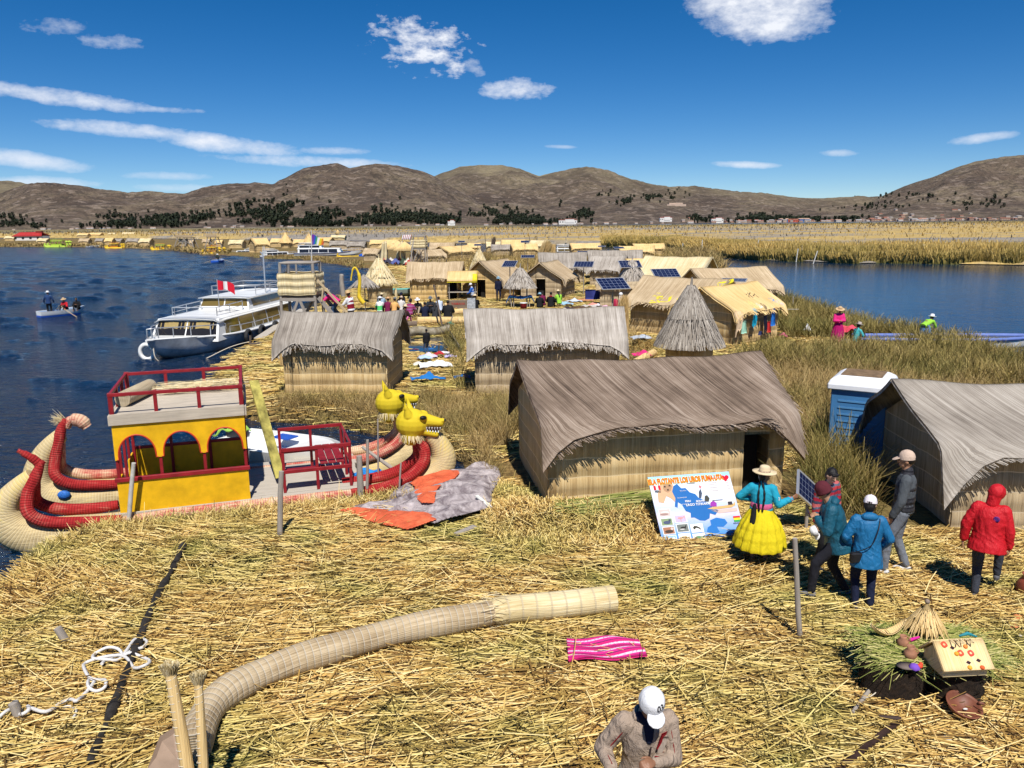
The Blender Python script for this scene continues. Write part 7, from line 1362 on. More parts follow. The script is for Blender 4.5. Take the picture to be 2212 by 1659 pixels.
# ---- two bound reed horns and the brown board at the lower left
for u, vt, r_, lab in ((366,1440,.052,'thick bound reed horn with a bushy cut top at the bottom left'), (428,1462,.040,'thinner bound reed horn with a brush like top at the bottom left')):
    tp = ZY(u, vt, 5.9); bs = Vector((tp.x+.16*(1 if u < 400 else -.02), 5.75, .0)); T = thing('reed_horn', lab, 'reed bundle', bs); m = MB(); L_ = tp-bs; m.tube([Vector((0,0,0)), L_*.5+Vector((.01,0,0)), L_*.97], [r_*1.15, r_, r_*.82], 16); m.build('stem', reed('horn_reed', PAL['gold'], 60, 1.2, rings=0, bump=.8), T)
    m = MB(); N_ = 150; m.tube([L_*(.02+.95*i/N_)+Vector((math.cos(i*.9), math.sin(i*.9), 0))*(r_*(1.15-.33*i/N_)+.002) for i in range(N_)], .0035, 5); m.build('spiral_cord', CORD, T)
    n = 260; a = RNG.uniform(0, 6.28, n); q = RNG.random(n)**.5*r_; O = np.stack([L_.x+np.cos(a)*q, L_.y+np.sin(a)*q, L_.z*.955+0*a], 1); D = np.stack([np.cos(a)*q/r_*.38, np.sin(a)*q/r_*.38, np.ones(n)], 1); D /= np.linalg.norm(D, axis=1, keepdims=True); strands('cut_top', O, D, RNG.uniform(.06, .10, n), np.full(n, .012), RNG.random(n), .05, 1, SM('straw'), T, taper=0)
m = MB(); a_, b_, c_ = ZY(318,1662,5.9), ZY(392,1562,6.3), ZY(408,1668,5.95); e_ = ZY(345,1590,6.1); m.poly([a_, c_, b_, e_], .03); solo(m, 'brown_board', plain('dull_brown_board', (.30,.21,.15), .8, .15, 4, .1), 'dull brown board standing behind the bound reed horns', 'board')
# ---- charred log, stakes, rope
m = MB(); pp = spl([G(u, v, .05) for u, v in ((398,1193),(378,1238),(352,1284),(331,1322),(303,1398),(272,1478),(240,1560),(196,1668))], 6); m.tube(pp, [.046+.010*math.sin(i*1.3)+.008*math.sin(i*.6) for i in range(len(pp))], 12, jit=.10); solo(m, 'charred_log', plain('charred_wood', (.030,.026,.023), .85, .5, 9, .6), 'long charred black log lying across the loose reeds on the left', 'log')
for u, v, h, lx, lab in ((152,1392,.30,-.12,'grey wooden stake leaning left above the white rope'), (50,1560,.30,-.06,'grey wooden stake with the white rope wound round it')): m = MB(); a = G(u, v, -.05); m.tube([a, a+Vector((lx,-.02,h))], [.05,.048], 9, jit=.05); solo(m, 'wooden_stake', POLE, lab, 'stake')
RZ = [(0,1305),(60,1270),(110,1240),(150,1282),(205,1262),(195,1222),(215,1240),(320,1270),(420,1195),(480,1180),(520,1200),(560,1150),(600,1120),(640,1075),(625,1045),(600,1060),(605,1110),(650,1118),(710,1105),(715,1065),(670,1042),(610,1038),(572,975),(575,925),(650,905),(760,888),(822,868),(800,840),(730,838),(645,860),(632,900),(700,912),(800,895),(860,840),(910,785),(965,765),(992,795),(960,832),(895,832),(840,880),(880,868),(960,880),(1012,930),(975,968),(905,958),(860,900),(800,882),(720,898),(690,938)]
m = MB(); pp = spl([G(x/3.102, 1152+y/3.102, .085+.02*math.sin(i*2.1)) for i, (x, y) in enumerate(RZ)], 5); m.tube(pp, .019, 7); solo(m, 'white_rope', plain('white_rope_fibre', (.66,.64,.62), .8, .1, 60, .3), 'white rope lying in loops on the reeds at the lower left', 'rope')
m = MB(); pp = spl([G(x/3.102, 1152+y/3.102, .05) for x, y in ((425,1215),(470,1205),(515,1225),(508,1260),(488,1292))], 6); m.tube(pp, .013, 7); solo(m, 'white_rope', plain('white_rope_fibre', (.66,.64,.62)), 'short loose end of white rope beside the knot', 'rope')
# ---- pink striped textile
Q = [G(1228,1447,.07), G(1398,1434,.07), G(1376,1396,.08), G(1224,1401,.08)]; t = NT('pink_striped_textile'); uv = t.mk('UVMap', uv_map='UVMap').outputs[0]; sx = t.mk('SeparateXYZ'); t.l.new(uv, sx.inputs[0]); f = t.math('FRACT', t.math('MULTIPLY', sx.outputs[1], 2.0)); nn = t.noise(t.mapv(uv, (40, 30, 1)), 1, 2)
st = t.ramp(f, [(0,(.62,.01,.16)), (.14,(.25,.02,.12)), (.20,(.70,.02,.22)), (.32,(.62,.55,.66)), (.44,(.60,.01,.15)), (.58,(.10,.02,.10)), (.63,(.68,.02,.22)), (.76,(.55,.45,.60)), (.84,(.60,.01,.16)), (.95,(.15,.02,.1))], 'CONSTANT'); t.col(t.mix(t.math('MULTIPLY', t.math('GREATER_THAN', nn, .56), .6), st, (.35,.02,.14))); t.rough(.85); PINKTX = t.m
m = MB(); m.grid(lambda a, b: (Q[0]*(1-a)+Q[1]*a)*(1-b)+(Q[3]*(1-a)+Q[2]*a)*b+Vector((0,0,.02*math.sin(a*8+b*3)+.015*math.sin(b*13+a*4)+.02)), 40, 14, .018); solo(m, 'pink_textile', PINKTX, 'folded bright pink striped textile lying on the loose reeds', 'textile')
# ---- posts
def post(u0, v0, u1, v1, r, lab, mat=None, y1=None, name='wooden_post', extra=None):
    a = G(u0, v0, -.08); b = ZY(u1, v1, y1 or a.y); m = MB(); m.tube([a, a.lerp(b, .35)+Vector((random.uniform(-.012,.012),0,0)), a.lerp(b, .7)+Vector((random.uniform(-.015,.015),0,0)), b], [r, r*1.02, r*.96, r*.9], 9, jit=.05); return solo(m, name, mat or POLE, lab, 'post')
post(1731,1386,1717,1163,.032,'bare grey post standing in front of the yellow skirt and the teal jacket'); post(604,1168,608,1018,.045,'grey post in front of the deck of the reed boat'); post(262,1118,289,1000,.04,'pale leaning pole beside the cabin of the reed boat', plain('bleached_pole', (.52,.50,.46), .8, .15, 8, .3)); post(779,1072,776,985,.06,'thick short grey post at the corner of the red bench frame'); post(789,1058,794,950,.03,'split pale stake beside the thick short post')
post(812,1035,816,905,.018,'thin stick rising behind the red bench frame'); post(862,1060,866,1000,.02,'thin stake over the blue plastic sheet')
m = MB(); m.tube([ZY(782,965,15.6), ZY(835,1003,15.5), ZY(897,1048,15.3)], [.03,.04,.035], 8); solo(m, 'slanting_pole', POLE, 'grey pole slanting from the red bench frame down to the near puma hull', 'pole')
# ---- the crumpled tarpaulin
def tarp(name, pts, n, amp, z0, mat, label, hz=None, parent=None, seed=0):
    W = [P(u, v) for u, v in pts]; xs_ = [w.x for w in W]; ys_ = [w.y for w in W]; x0, x1, y0, y1 = min(xs_), max(xs_), min(ys_), max(ys_); gx = np.linspace(x0, x1, n); gy = np.linspace(y0, y1, max(8, int(n*(y1-y0)/(x1-x0)))); XX, YY = np.meshgrid(gx, gy)
    ins = inpoly(XX.ravel(), YY.ravel(), [(w.x, w.y) for w in W]).reshape(XX.shape); dd = np.full(XX.shape, 9.)
    for i in range(len(W)):
        ax, ay, bx, by = W[i].x, W[i].y, W[(i+1) % len(W)].x, W[(i+1) % len(W)].y; dx, dy = bx-ax, by-ay; tt = np.clip(((XX-ax)*dx+(YY-ay)*dy)/(dx*dx+dy*dy+1e-9), 0, 1); dd = np.minimum(dd, np.hypot(XX-ax-tt*dx, YY-ay-tt*dy))
    rg_ = 1-np.abs(snoise(XX*1.0, YY*1.6, 3.2, 90+seed)); r2 = 1-np.abs(snoise(XX, YY, 8, 91+seed)); ZZ = ground_z(XX, YY)+z0+np.clip(dd/.18, 0, 1)*(amp*rg_**2+amp*.35*r2**2)+(hz(XX, YY) if hz else 0)
    nx, ny = n, len(gy); V = np.stack([XX, YY, ZZ], -1).reshape(-1, 3); F = []
    for j in range(ny-1):
        for i in range(nx-1):
            if ins[j, i] and ins[j, i+1] and ins[j+1, i] and ins[j+1, i+1]: F.append((j*nx+i, j*nx+i+1, (j+1)*nx+i+1, (j+1)*nx+i))
    use = sorted({i for f in F for i in f}); mp = {a: b for b, a in enumerate(use)}; me = bpy.data.meshes.new(name); me.from_pydata([tuple(V[i]) for i in use], [], [tuple(mp[i] for i in f) for f in F]); me.polygons.foreach_set('use_smooth', [True]*len(F)); me.materials.append(mat); me.update()
    o = bpy.data.objects.new(name, me); COL.objects.link(o); sd = o.modifiers.new('s', 'SOLIDIFY'); sd.thickness = .006; o.parent = parent
    if label: tag(o, label, 'tarpaulin')
    return o
def tarpmat(name, a, b, sc_=3):
    t = NT(name); co = t.co(); n1 = t.noise(co, sc_, 6, .7, 1.2); t.col(t.ramp(n1, [(.35, a), (.65, b)])); t.rough(.6); t.bump(t.noise(co, 7, 5, .65, 1.5), .8, .06); return t.m
GREYTARP = tarpmat('grey_tarpaulin', (.13,.10,.11), (.52,.46,.46)); ORT = tarpmat('orange_tarpaulin', (.55,.09,.035), (.80,.17,.07), 2)
tz = lambda X_, Y_: .16*np.exp(-((X_+.9)**2)/1.0)*1.0+.0
tp_ = tarp('crumpled_tarpaulin', [(745,1112),(760,1098),(832,1086),(868,1050),(900,1028),(1000,1013),(1076,1022),(1084,1044),(1066,1082),(1062,1118),(1000,1140),(938,1156),(870,1128),(800,1120)], 120, .10, .05, GREYTARP, 'crumpled grey and orange tarpaulin heaped beside the near puma head', tz)
tarp('orange_side', [(724,1110),(790,1106),(870,1118),(930,1128),(946,1152),(880,1164),(826,1146),(770,1126)], 90, .07, .12, ORT, None, lambda X_, Y_: tz(X_, Y_)-.04, tp_, 3)
tarp('orange_fold', [(868,1052),(905,1038),(1003,1046),(985,1064),(958,1072),(945,1090),(940,1118),(910,1114),(892,1098),(896,1072)], 80, .07, .10, ORT, None, lambda X_, Y_: tz(X_, Y_)+.05, tp_, 5)
m = MB(); a, b = G(1030,1108,.28), G(1070,1124,.12); m.bar(a, b, .07, .02); solo(m, 'painted_slat', plain('white_slat_paint', (.66,.66,.62), .6), 'short white slat lying on the edge of the tarpaulin', 'slat'); m = MB(); m.bar(G(985,1166,.06), G(1026,1150,.07), .10, .03); solo(m, 'grey_board', POLE, 'small grey board lying in straw below the tarpaulin', 'board')
# ---- reed heap before the big hut, green reed bundle on top
n = 9000; poly = WP([(1040,1085),(1080,1045),(1180,1098),(1420,1092),(1445,1188),(1300,1192),(1100,1195),(1045,1150)]); pp = scatter(poly, n); x, y = pp.T
def heap(x, y): return .32*np.exp(-((y-12.62+.10*(x-1.3))/.45)**4)*np.clip((x+.6)/.6, 0, 1)*np.clip((2.5-x)/.25, 0, 1)
hz = heap(x, y); zz = hz*RNG.random(n)**.5; D = np.stack([RNG.normal(.1, .7, n), RNG.normal(-.45, .4, n), RNG.normal(-.35, .4, n)], 1); D /= np.linalg.norm(D, axis=1, keepdims=True)
o = strands('reed_heap', np.stack([x, y, zz+.08], 1)-D*.12, D, RNG.uniform(.18, .5, n), RNG.uniform(.010, .017, n), RNG.beta(1.6, 1.6, n), .2, 2, STRAW, taper=.3, droop=.1); tag(o, 'low heap of cut straw coloured reeds piled along the front of the brown hut', 'reed heap')
m = MB(); m.grid(lambda a, b: (-.75+3.3*a, 12.25+1.7*b, .84*float(heap(np.array([-.75+3.3*a]), np.array([12.25+1.7*b]))[0])-.01), 30, 16); o2 = m.build('heap_core', GROUND, o)
n = 900; t0 = RNG.random(n); A_, B_ = Vector((.75,12.62,.34)), Vector((2.55,12.9,.38)); O = np.array([tuple(A_)]*n)+np.stack([RNG.uniform(-.1, .5, n), RNG.normal(0, .10, n), RNG.normal(0, .03, n)], 1); D = np.stack([np.ones(n), RNG.normal(.18, .05, n), RNG.normal(.03, .02, n)], 1); O2 = O.copy(); D[:, 1] += (RNG.random(n)-.5)*.04; D /= np.linalg.norm(D, axis=1, keepdims=True)
GRB = strandmat('fresh_green_reed', [(0,(.09,.12,.02)), (.4,(.22,.24,.05)), (.7,(.38,.36,.11)), (1,(.52,.45,.2))]); o = strands('green_reed_bundle', O2, D, RNG.uniform(1.1, 1.75, n), RNG.uniform(.010,.015, n), RNG.random(n), .03, 2, GRB, taper=.3); tag(o, 'bundle of long fresh green reeds laid on top of the heap', 'reed bundle')
# ---- model village on its blocks of reed root
PD = G(2010,1530); PD.z = 0; BLK = plain('peat_root_block', (.042,.026,.016), .95, .5, 24, .9, detail=8, bd=.05)
for (u, v, w, h, d, lab) in ((1950,1533,.58,.48,.50,'left dark block of reed root under the model village'), (2082,1540,.50,.48,.46,'right dark block of reed root behind the clay bowl')):
    a = G(u, v); m = MB(); m.grid(lambda p, q: (a.x+math.cos(p*2*math.pi)*w/2*(abs(math.cos(p*2*math.pi))**-.0 if 1 else 1)*(1.12 if q < .9 else 1), a.y+d/2+math.sin(p*2*math.pi)*d/2*1.1, -.05+h*q), 40, 8)
    V = m.v; m.v = [(x+.02*math.sin(z*50+y*30), y+.02*math.sin(z*44+x*37), z) for x, y, z in V]; m.add([(a.x+math.cos(k*2*math.pi/20)*w/2, a.y+d/2+math.sin(k*2*math.pi/20)*d/2, h-.05) for k in range(20)], [tuple(range(20))], smooth=False); solo(m, 'root_block', BLK, lab, 'root block', 'blocks of reed root')
TP = .46; pa = G(1860,1540).x; n = 2600; x = RNG.uniform(G(1880,1470).x-.02, G(2110,1470).x-.08, n); y0 = G(2000,1530).y; y = y0+RNG.uniform(.06, .80, n); D = np.stack([RNG.normal(1, .3, n)*np.where(RNG.random(n) < .5, 1, -1), RNG.normal(-.25, .35, n), RNG.normal(0, .06, n)], 1); D /= np.linalg.norm(D, axis=1, keepdims=True)
o = strands('green_reed_mat', np.stack([x, y, TP+RNG.random(n)*.04-.10*np.clip((x-4.3-.0)*0, 0, 1)], 1)-D*.2, D, RNG.uniform(.25, .6, n), RNG.uniform(.009, .014, n), RNG.random(n), .12, 2, GRB, taper=.4, droop=.12); tag(o, 'layer of green reeds spread over the root blocks as a table', 'reed layer')
m = MB(); m.box(((x.min()+x.max())/2, y0+.42, TP-.05), (x.max()-x.min()-.5, .72, .08)); m.build('mat_core', GROUND, o)
def onT(u, v): # a point on the table top seen at (u, v)
    return P(u, v, TP+.04)
# miniature hut with craft ornaments
a = onT(2062,1437); T = thing('model_hut', 'miniature gabled reed hut with red and orange reed ornaments stuck to its roof', 'model hut', (a.x, a.y, TP+.02), R(4)); wl, wd, hh1, hh2 = .46, .34, .12, .30; m = MB(); m.box((0,0,hh1/2), (wl,wd,hh1))
m.add([(-wl/2,-wd/2,hh1), (-wl/2,wd/2,hh1), (-wl/2,0,hh2-.02), (wl/2,-wd/2,hh1), (wl/2,wd/2,hh1), (wl/2,0,hh2-.02)], [(0,2,1), (3,4,5)], smooth=False); m.build('wall', RM('straw'), T)
m = MB(); 
for s in (-1, 1): m.grid((lambda p, q, s=s: ((p-.5)*(wl+.07), s*(wd/2+.05)*q, hh2-(hh2-hh1+.03)*q)) if s < 0 else (lambda p, q, s=s: ((.5-p)*(wl+.07), s*(wd/2+.05)*q, hh2-(hh2-hh1+.03)*q)), 6, 4, .018, uvf=lambda p, q: (p*.5, q*.3))
m.build('roof', reed('mini_roof', PAL['gold'][1:]+[(.86,.70,.42)], 110, 2, bump=.5), T)
def onroof(p, q, o=.012): return Vector((p*wl, -(wd/2+.05)*q, hh2-(hh2-hh1+.03)*q+o))
RM_ = Matrix.Rotation(math.atan2(hh2-hh1+.03, wd/2+.05), 4, 'X')
for p_, q_, c_, kd in ((-.36,.18,(.70,.07,.03),'ring'), (-.20,.30,(.03,.01,.02),'dia'), (-.06,.48,(.70,.07,.03),'ring'), (-.16,.52,(.80,.38,.03),'ball'), (.17,.50,(.72,.06,.04),'ring'), (.04,.80,(.03,.01,.02),'dia'), (.02,.98,(.82,.42,.04),'ball'), (.28,.75,(.03,.01,.02),'dia'), (.30,1.0,(.75,.12,.03),'ball'), (.10,.30,(.75,.25,.05),'ball')):
    m = MB(); c = onroof(p_, q_, .02); mt = plain('craft_%d_%d' % (int(c_[0]*90), int(c_[1]*90)), c_, .6, .1, 20, 0)
    if kd == 'ring': m.lathe([(.012,.006), (.028,.012), (.036,0), (.028,-.004)], 16, c, RM_.inverted() if False else Matrix.Rotation(.7, 4, 'X'), fr=lambda a_, i: 1+.08*math.sin(a_*12)); 
    elif kd == 'dia': m.add([c+RM_.to_3x3()@Vector(v) for v in ((-.04,0,0), (0,-.03,0), (.04,0,0), (0,.03,0), (0,0,.012))], [(0,1,4), (1,2,4), (2,3,4), (3,0,4), (3,2,1,0)], smooth=False)
    else: m.ell(c+Vector((0,0,.008)), (.024,.024,.022))
    m.build('ornament', mt, T)
m = MB(); 
for k in range(7): q = onroof(-.2+.08*k, .03, .03); m.bar(q, q+Vector((.05*math.sin(k*2), -.10, .0)), .012, .005)
m.build('reed_streamer', SM('straw'), T); m = MB(); q = onroof(.25, 0, .03); m.tube([q+Vector((-.08,.03,.0)), q+Vector((0,.02,.03)), q+Vector((.09,0,0))], [.01,.02,.008], 7); m.build('teal_streamer', plain('craft_teal', (.01,.20,.24), .6), T)
a = onT(1997,1365); T = thing('model_conical_hut', 'miniature conical reed hut behind the miniature gabled hut', 'model hut', (a.x, a.y, TP+.0)); m = MB(); m.lathe([(.11,0), (.115,.12)], 20); m.build('wall', RM('gold'), T); m = MB(); m.lathe([(.17,.09), (.175,.085), (.165,.12), (.09,.24), (.02,.36), (.018,.40)], 26, fr=lambda a_, i: 1+.02*math.sin(a_*17)); ro = m.build('roof', reed('mini_cone_roof', PAL['gold'], 140, 2, bump=.9), T); m = MB(); m.ell((0,0,.405), (.028,.028,.03)); m.build('finial', RM('brown'), T); n = 420; aa = RNG.uniform(0, 6.28, n); qq = RNG.random(n)*.75; O = np.stack([np.cos(aa)*(.172*(1-qq)+.01), np.sin(aa)*(.172*(1-qq)+.01), .115+.26*qq+.02], 1); D = np.stack([np.cos(aa)*.52, np.sin(aa)*.52, -.85+0*aa], 1); nr = np.stack([np.cos(aa)*.85, np.sin(aa)*.85, .52+0*aa], 1); merge(ro, strands('s', O+nr*.006, D, RNG.uniform(.06, .14, n), np.full(n, .008), RNG.random(n), .03, 1, SM('gold'), up=nr, taper=.2))
a = onT(1917,1372); T = thing('model_boat', 'miniature reed boat with stitched edges lying tilted beside the pots', 'model boat', (a.x, a.y, TP+.03), R(14)); m = MB()
def mb_(p, q): xx = (p-.5)*.44; w_ = .055*math.sin(math.pi*min(1, max(0, p)))**.6; zz = .02+.5*(p-.5)**2; k_ = (q-.5)*2; return (xx, k_*w_, zz+.035*abs(k_)**2)
m.grid(mb_, 24, 8, .01, uvf=lambda p, q: (q*.1, p*.4)); m.build('hull', reed('mini_boat', PAL['gold'][1:], 90, 2, rings=.018, ringc=(.80,.66,.40)), T); m = MB()
for i in range(20):
    p_ = .06+.88*i/19
    for q_ in (0, 1): v0 = Vector(mb_(p_, q_)); m.bar(v0, v0+Vector((0,(q_-.5)*.03,.014)), .004)
m.build('stitching', plain('dark_stitch', (.05,.03,.02), .7), T)
CLAY = plain('terracotta', (.36,.17,.10), .7, .2, 14, .15); DCLAY = plain('dark_terracotta', (.20,.07,.04), .5, .25, 6, .1)
for (u, v, s_, lab) in ((1950,1392,.9,'small round clay jar behind, nearest the miniature boat'), (1966,1418,1.0,'small double clay pot in front of the round jar')):
    a = onT(u, v); m = MB(); m.lathe([(.001,0), (.045*s_,.005), (.068*s_,.05*s_), (.060*s_,.09*s_), (.036*s_,.12*s_), (.042*s_,.15*s_), (.034*s_,.15*s_), (.03*s_,.11*s_)], 20, a+Vector((0,0,-.03))); m.tube([a+Vector((.05*s_,0,.02)), a+Vector((.09*s_,0,.05)), a+Vector((.05*s_,0,.09))], .009, 6); solo(m, 'clay_pot', CLAY, lab, 'pot')
a = onT(1958,1440); m = MB(); m.lathe([(.001,.0), (.09,.004), (.10,.012), (.001,.012)], 24, a+Vector((0,0,.0)), sy=.8); solo(m, 'clay_plate', plain('grey_clay', (.17,.13,.11), .7), 'flat grey clay plate under the little pots', 'plate')
a = onT(1975,1444); m = MB(); m.lathe([(.001,.05), (.03,.045), (.055,.015), (.05,0)], 14, a, fr=lambda q, i: 1+.1*math.sin(q*6)); solo(m, 'purple_pouch', plain('violet_felt', (.20,.08,.50), .8), 'small violet felt ornament before the clay pots', 'ornament'); m = MB(); m.ell(a+Vector((.06,.01,.02)), (.03,.025,.025)); m.ell(a+Vector((.08,.03,.03)), (.02,.02,.02)); solo(m, 'red_ornament', plain('craft_63_6', (.70,.07,.03)), 'tiny red and orange ornament beside the violet one', 'ornament')
a = onT(1962,1386); m = MB(); m.cap(a+Vector((.02,0,.02)), .02, a+Vector((.12,.02,.04)), .012); solo(m, 'magenta_ornament', plain('magenta_felt', (.60,.01,.28), .7), 'small magenta ornament between the jar and the miniature cone', 'ornament')
# clay bowl, saw, stick, shell, big pot
a = G(2072,1556,.04); m = MB(); m.lathe([(.001,-.0), (.06,.0), (.13,.04), (.17,.10), (.175,.115), (.165,.118), (.15,.10), (.10,.045), (.001,.03)], 40, a+Vector((0,0,.0)), Matrix.Rotation(.30, 4, 'X')@Matrix.Rotation(.12, 4, 'Y')); m.cap(a+Vector((.175,-.02,.11)), .018, a+Vector((.205,-.03,.105)), .015); T = solo(m, 'clay_bowl', DCLAY, 'large brown clay bowl lying on the reeds before the root blocks', 'bowl'); m = MB(); m.ell(a+Vector((.03,-.03,.05)), (.025,.012,.01)); solo(m, 'white_pebble', plain('white_stone', (.65,.65,.62), .6), 'white fragment lying inside the clay bowl', 'fragment')
sa, sb_ = G(1930,1578,.06), G(1772,1690,.03); d = (sb_-sa); nd = d.cross(Vector((0,0,1))).normalized(); m = MB(); N_ = 40; V = []
top = [sa+d*(i/N_) for i in range(N_+1)]; bot = [sa+d*(i/N_)+nd*(-.075 if i % 2 else -.055)*(1 if i < N_ else .8) for i in range(N_+1)]
m.add(top+bot, [(i, i+1, N_+2+i, N_+1+i) for i in range(N_)], smooth=False); so = solo(m, 'saw', plain('rusty_saw_steel', (.055,.03,.024), .6, .3, 12, .2, metal=.3), 'rusty toothed saw blade lying on the reeds at the bottom right', 'saw'); md = so.modifiers.new('s', 'SOLIDIFY'); md.thickness = .006; m = MB(); m.cap(sa+Vector((-.12,.05,.0)), .02, sa+Vector((.05,.01,.0)), .028); m.build('handle', plain('dark_saw_handle', (.05,.028,.022), .7), so)
m = MB(); m.tube([G(1905,1475,.10), G(1870,1520,.05), G(1840,1556,.04)], [.022,.026,.02], 8); solo(m, 'broken_stick', POLE, 'weathered broken stick lying left of the root blocks', 'stick'); m = MB(); pp = spl([G(1960,1462,.2), G(1920,1500,.12), G(1878,1528,.06), G(1850,1520,.05)], 5); m.tube(pp, .007, 5); solo(m, 'cord_piece', CORD, 'thin grey cord running from the reed table to the broken stick', 'cord')
def lump(u, v, r, mat, name, lab, cat, dz=.02): a = G(u, v, dz); m = MB(); m.ell(a, r, n=14, m=9); m.v = [(x+.15*r[0]*math.sin(z*60+y*40), y+.15*r[1]*math.sin(x*70), z+.2*r[2]*math.sin(x*55+y*35)) for x, y, z in m.v]; return solo(m, name, mat, lab, cat)
lump(2042,1608,(.05,.035,.025), plain('white_shell', (.60,.57,.52), .7, .2, 20, .3), 'shell', 'small whitish shell on the reeds near the bottom right', 'shell'); lump(1862,1532,(.055,.03,.015), plain('grey_rag', (.30,.28,.24), .8), 'rag', 'grey rag scrap beside the broken stick', 'rag')
lump(1755,1412,(.12,.05,.02), plain('damp_soil', (.06,.035,.02), .95, .3, 12, .3), 'soil_clod', 'dark soil clod on the reeds below the bare grey post', 'soil')
a = G(2222,1292); m = MB(); m.lathe([(.001,0), (.08,.01), (.16,.10), (.17,.18), (.12,.26), (.085,.30), (.11,.34), (.10,.34), (.07,.30)], 28, a); solo(m, 'large_clay_pot', plain('burnt_clay', (.28,.07,.04), .5, .4, 4, .1), 'large red brown clay pot cut off by the right edge', 'pot')
for u, v, c_, lab in ((2200,1350,(.60,.22,.08),'orange clay brick at the right edge'), (2208,1395,(.50,.45,.40),'pale stone at the right edge below the orange brick'), (2192,1372,(.55,.18,.07),'orange clay shard between the brick and the pale stone')): lump(u, v, (.07,.06,.04), plain('edge_%d' % v, c_, .8, .2, 12, .2), 'clay_piece', lab, 'clay piece')
# ================================================================ things among the middle and far huts
def cloth(u, v, w, d, c, lab, z=.05, rz=0, amp=.06, name='cloth', cat='cloth', group=None, n=16, seed=0, pos=None):
    a = pos or G(u, v, z); m = MB(); cr, sr = math.cos(rz), math.sin(rz); s0 = seed+u*.1
    def f(p, q):
        x, y = (p-.5)*w, (q-.5)*d; e = 1+.05*math.sin(5*math.atan2(y/d, x/w+1e-6)+s0); r_ = math.hypot(x/w, y/d)*2; k = max(0, 1-r_*.75)
        return a+Vector((cr*x*e-sr*y*e, sr*x*e+cr*y*e, amp*(.3+k)*(.65+.3*math.sin(x*9+s0)*math.cos(y*11+s0*2)+.15*math.sin((x+y)*21))))
    m.grid(f, n, n, .012); return solo(m, name, fabric('cloth_%d_%d_%d' % tuple(int(q*100) for q in c), c, fold=.5), lab, cat, group)
# laundry on the ground between the huts
cloth(940,794,1.15,.75,(.80,.80,.80),'large white sheet in the washing spread between two grey huts',.05,.2,.22); cloth(925,777,.7,.5,(.62,.56,.72),'pale lilac cloth behind the large white sheet',.12,.1,.15); cloth(918,783,.5,.4,(.42,.56,.74),'light blue cloth at the left of the washing',.16,.4,.14); cloth(948,773,.35,.35,(.42,.03,.04),'red cloth tucked in the middle of the washing',.12,.3,.16); cloth(958,770,.5,.35,(.78,.74,.76),'pinkish white cloth behind the red one',.1,.1,.15); cloth(974,774,.45,.35,(.50,.44,.72),'violet cloth at the right end of the washing',.06,0,.12); cloth(905,790,.4,.4,(.72,.68,.56),'cream cloth at the left end of the washing',.06,.2,.12)
cloth(925,827,1.1,.35,(.02,.17,.50),'blue plastic sheet half covered by dry reeds below the washing',.10,.05,.22); cloth(998,822,.55,.25,(.02,.17,.50),'smaller blue plastic sheet against the pale grey hut',.10,.2,.16)
# fish pond with its net
PQ = [P(884,762,.03), P(966,760,.03), P(975,728,.03), P(880,733,.03)]
t = NT('pond_water'); t.col((.012,.022,.03)); t.rough(.06); t.bump(t.noise(t.co(), 2, 3), .1, .02); m = MB(); m.poly([q+Vector((0,0,.035)) for q in PQ]); struct(m.build('pond_water', t.m))
t = NT('fish_net'); t.col(t.ramp(t.noise(t.co(), 5, 4), [(.35,(.20,.16,.10)), (.65,(.40,.36,.28))])); t.rough(.9); m = MB()
A_, B_ = P(880,729,.05), P(972,722,.05); m.grid(lambda a, b: A_.lerp(B_, a)+Vector((0,-.12*math.sin(math.pi*b)+.05*math.sin(a*9),.42*b+.05*math.sin(a*7))), 24, 6, .01); A2, B2 = P(966,724,.05), P(992,760,.05); m.grid(lambda a, b: A2.lerp(B2, a)+Vector((.1*math.sin(math.pi*b),0,.40*b*(1-.5*a))), 12, 6, .01); solo(m, 'fish_net', t.m, 'grey brown fishing net fenced round the small pond behind the boy', 'net')
cloth(895,758,.4,.3,(.14,.02,.06),'dark red cloth at the left rim of the pond',.05,0,.1); cloth(930,757,.8,.3,(.03,.13,.35),'blue plastic lining at the near rim of the pond',.05,.05,.08)
# reed rolls used as benches
def roll(u0, v0, u1, v1, r, lab, mat=None, grp='reed roll benches', name='reed_bench'):
    a, b = G(u0, v0, r*.9), G(u1, v1, r*.9); m = MB(); m.tube([a, a.lerp(b, .5)+Vector((0,0,.01)), b], [r, r*1.05, r], 14, jit=.03); return solo(m, name, mat or reed('bench_roll', PAL['gold'], 40, 1.5, rings=.35, ringc=(.5,.4,.22), bump=.7), lab, 'bench', grp)
roll(903,700,1003,700,.19,'long golden reed roll bench behind the dark jackets, lowest one'); roll(978,681,1013,679,.17,'short golden reed roll at the right end of the seated group'); roll(862,708,900,706,.15,'brown reed roll below the dark brown visitor', RM('brown')); roll(960,650+14,1005,662,.14,'pale reed roll in front of the market awning'); roll(885,665,915,663,.14,'reed roll behind the white hatted visitors')
post(957,708,937,615,.045,'long dark stick leaning left behind the seated group', DARKPOLE, 40, 'long_stick'); post(968,706,978,682,.03,'crooked stick propped beside the teal net bag'); cloth(974,706,.35,.3,(.03,.22,.18),'teal net bag beside the crooked stick',.1,0,.25); lump(965,708,(.22,.18,.16), plain('black_bag', (.03,.025,.025), .8), 'black_bag', 'black bag on the straw left of the teal net bag', 'bag', .1); post(876,672,886,640,.03,'thin pole at the edge of the seated group')
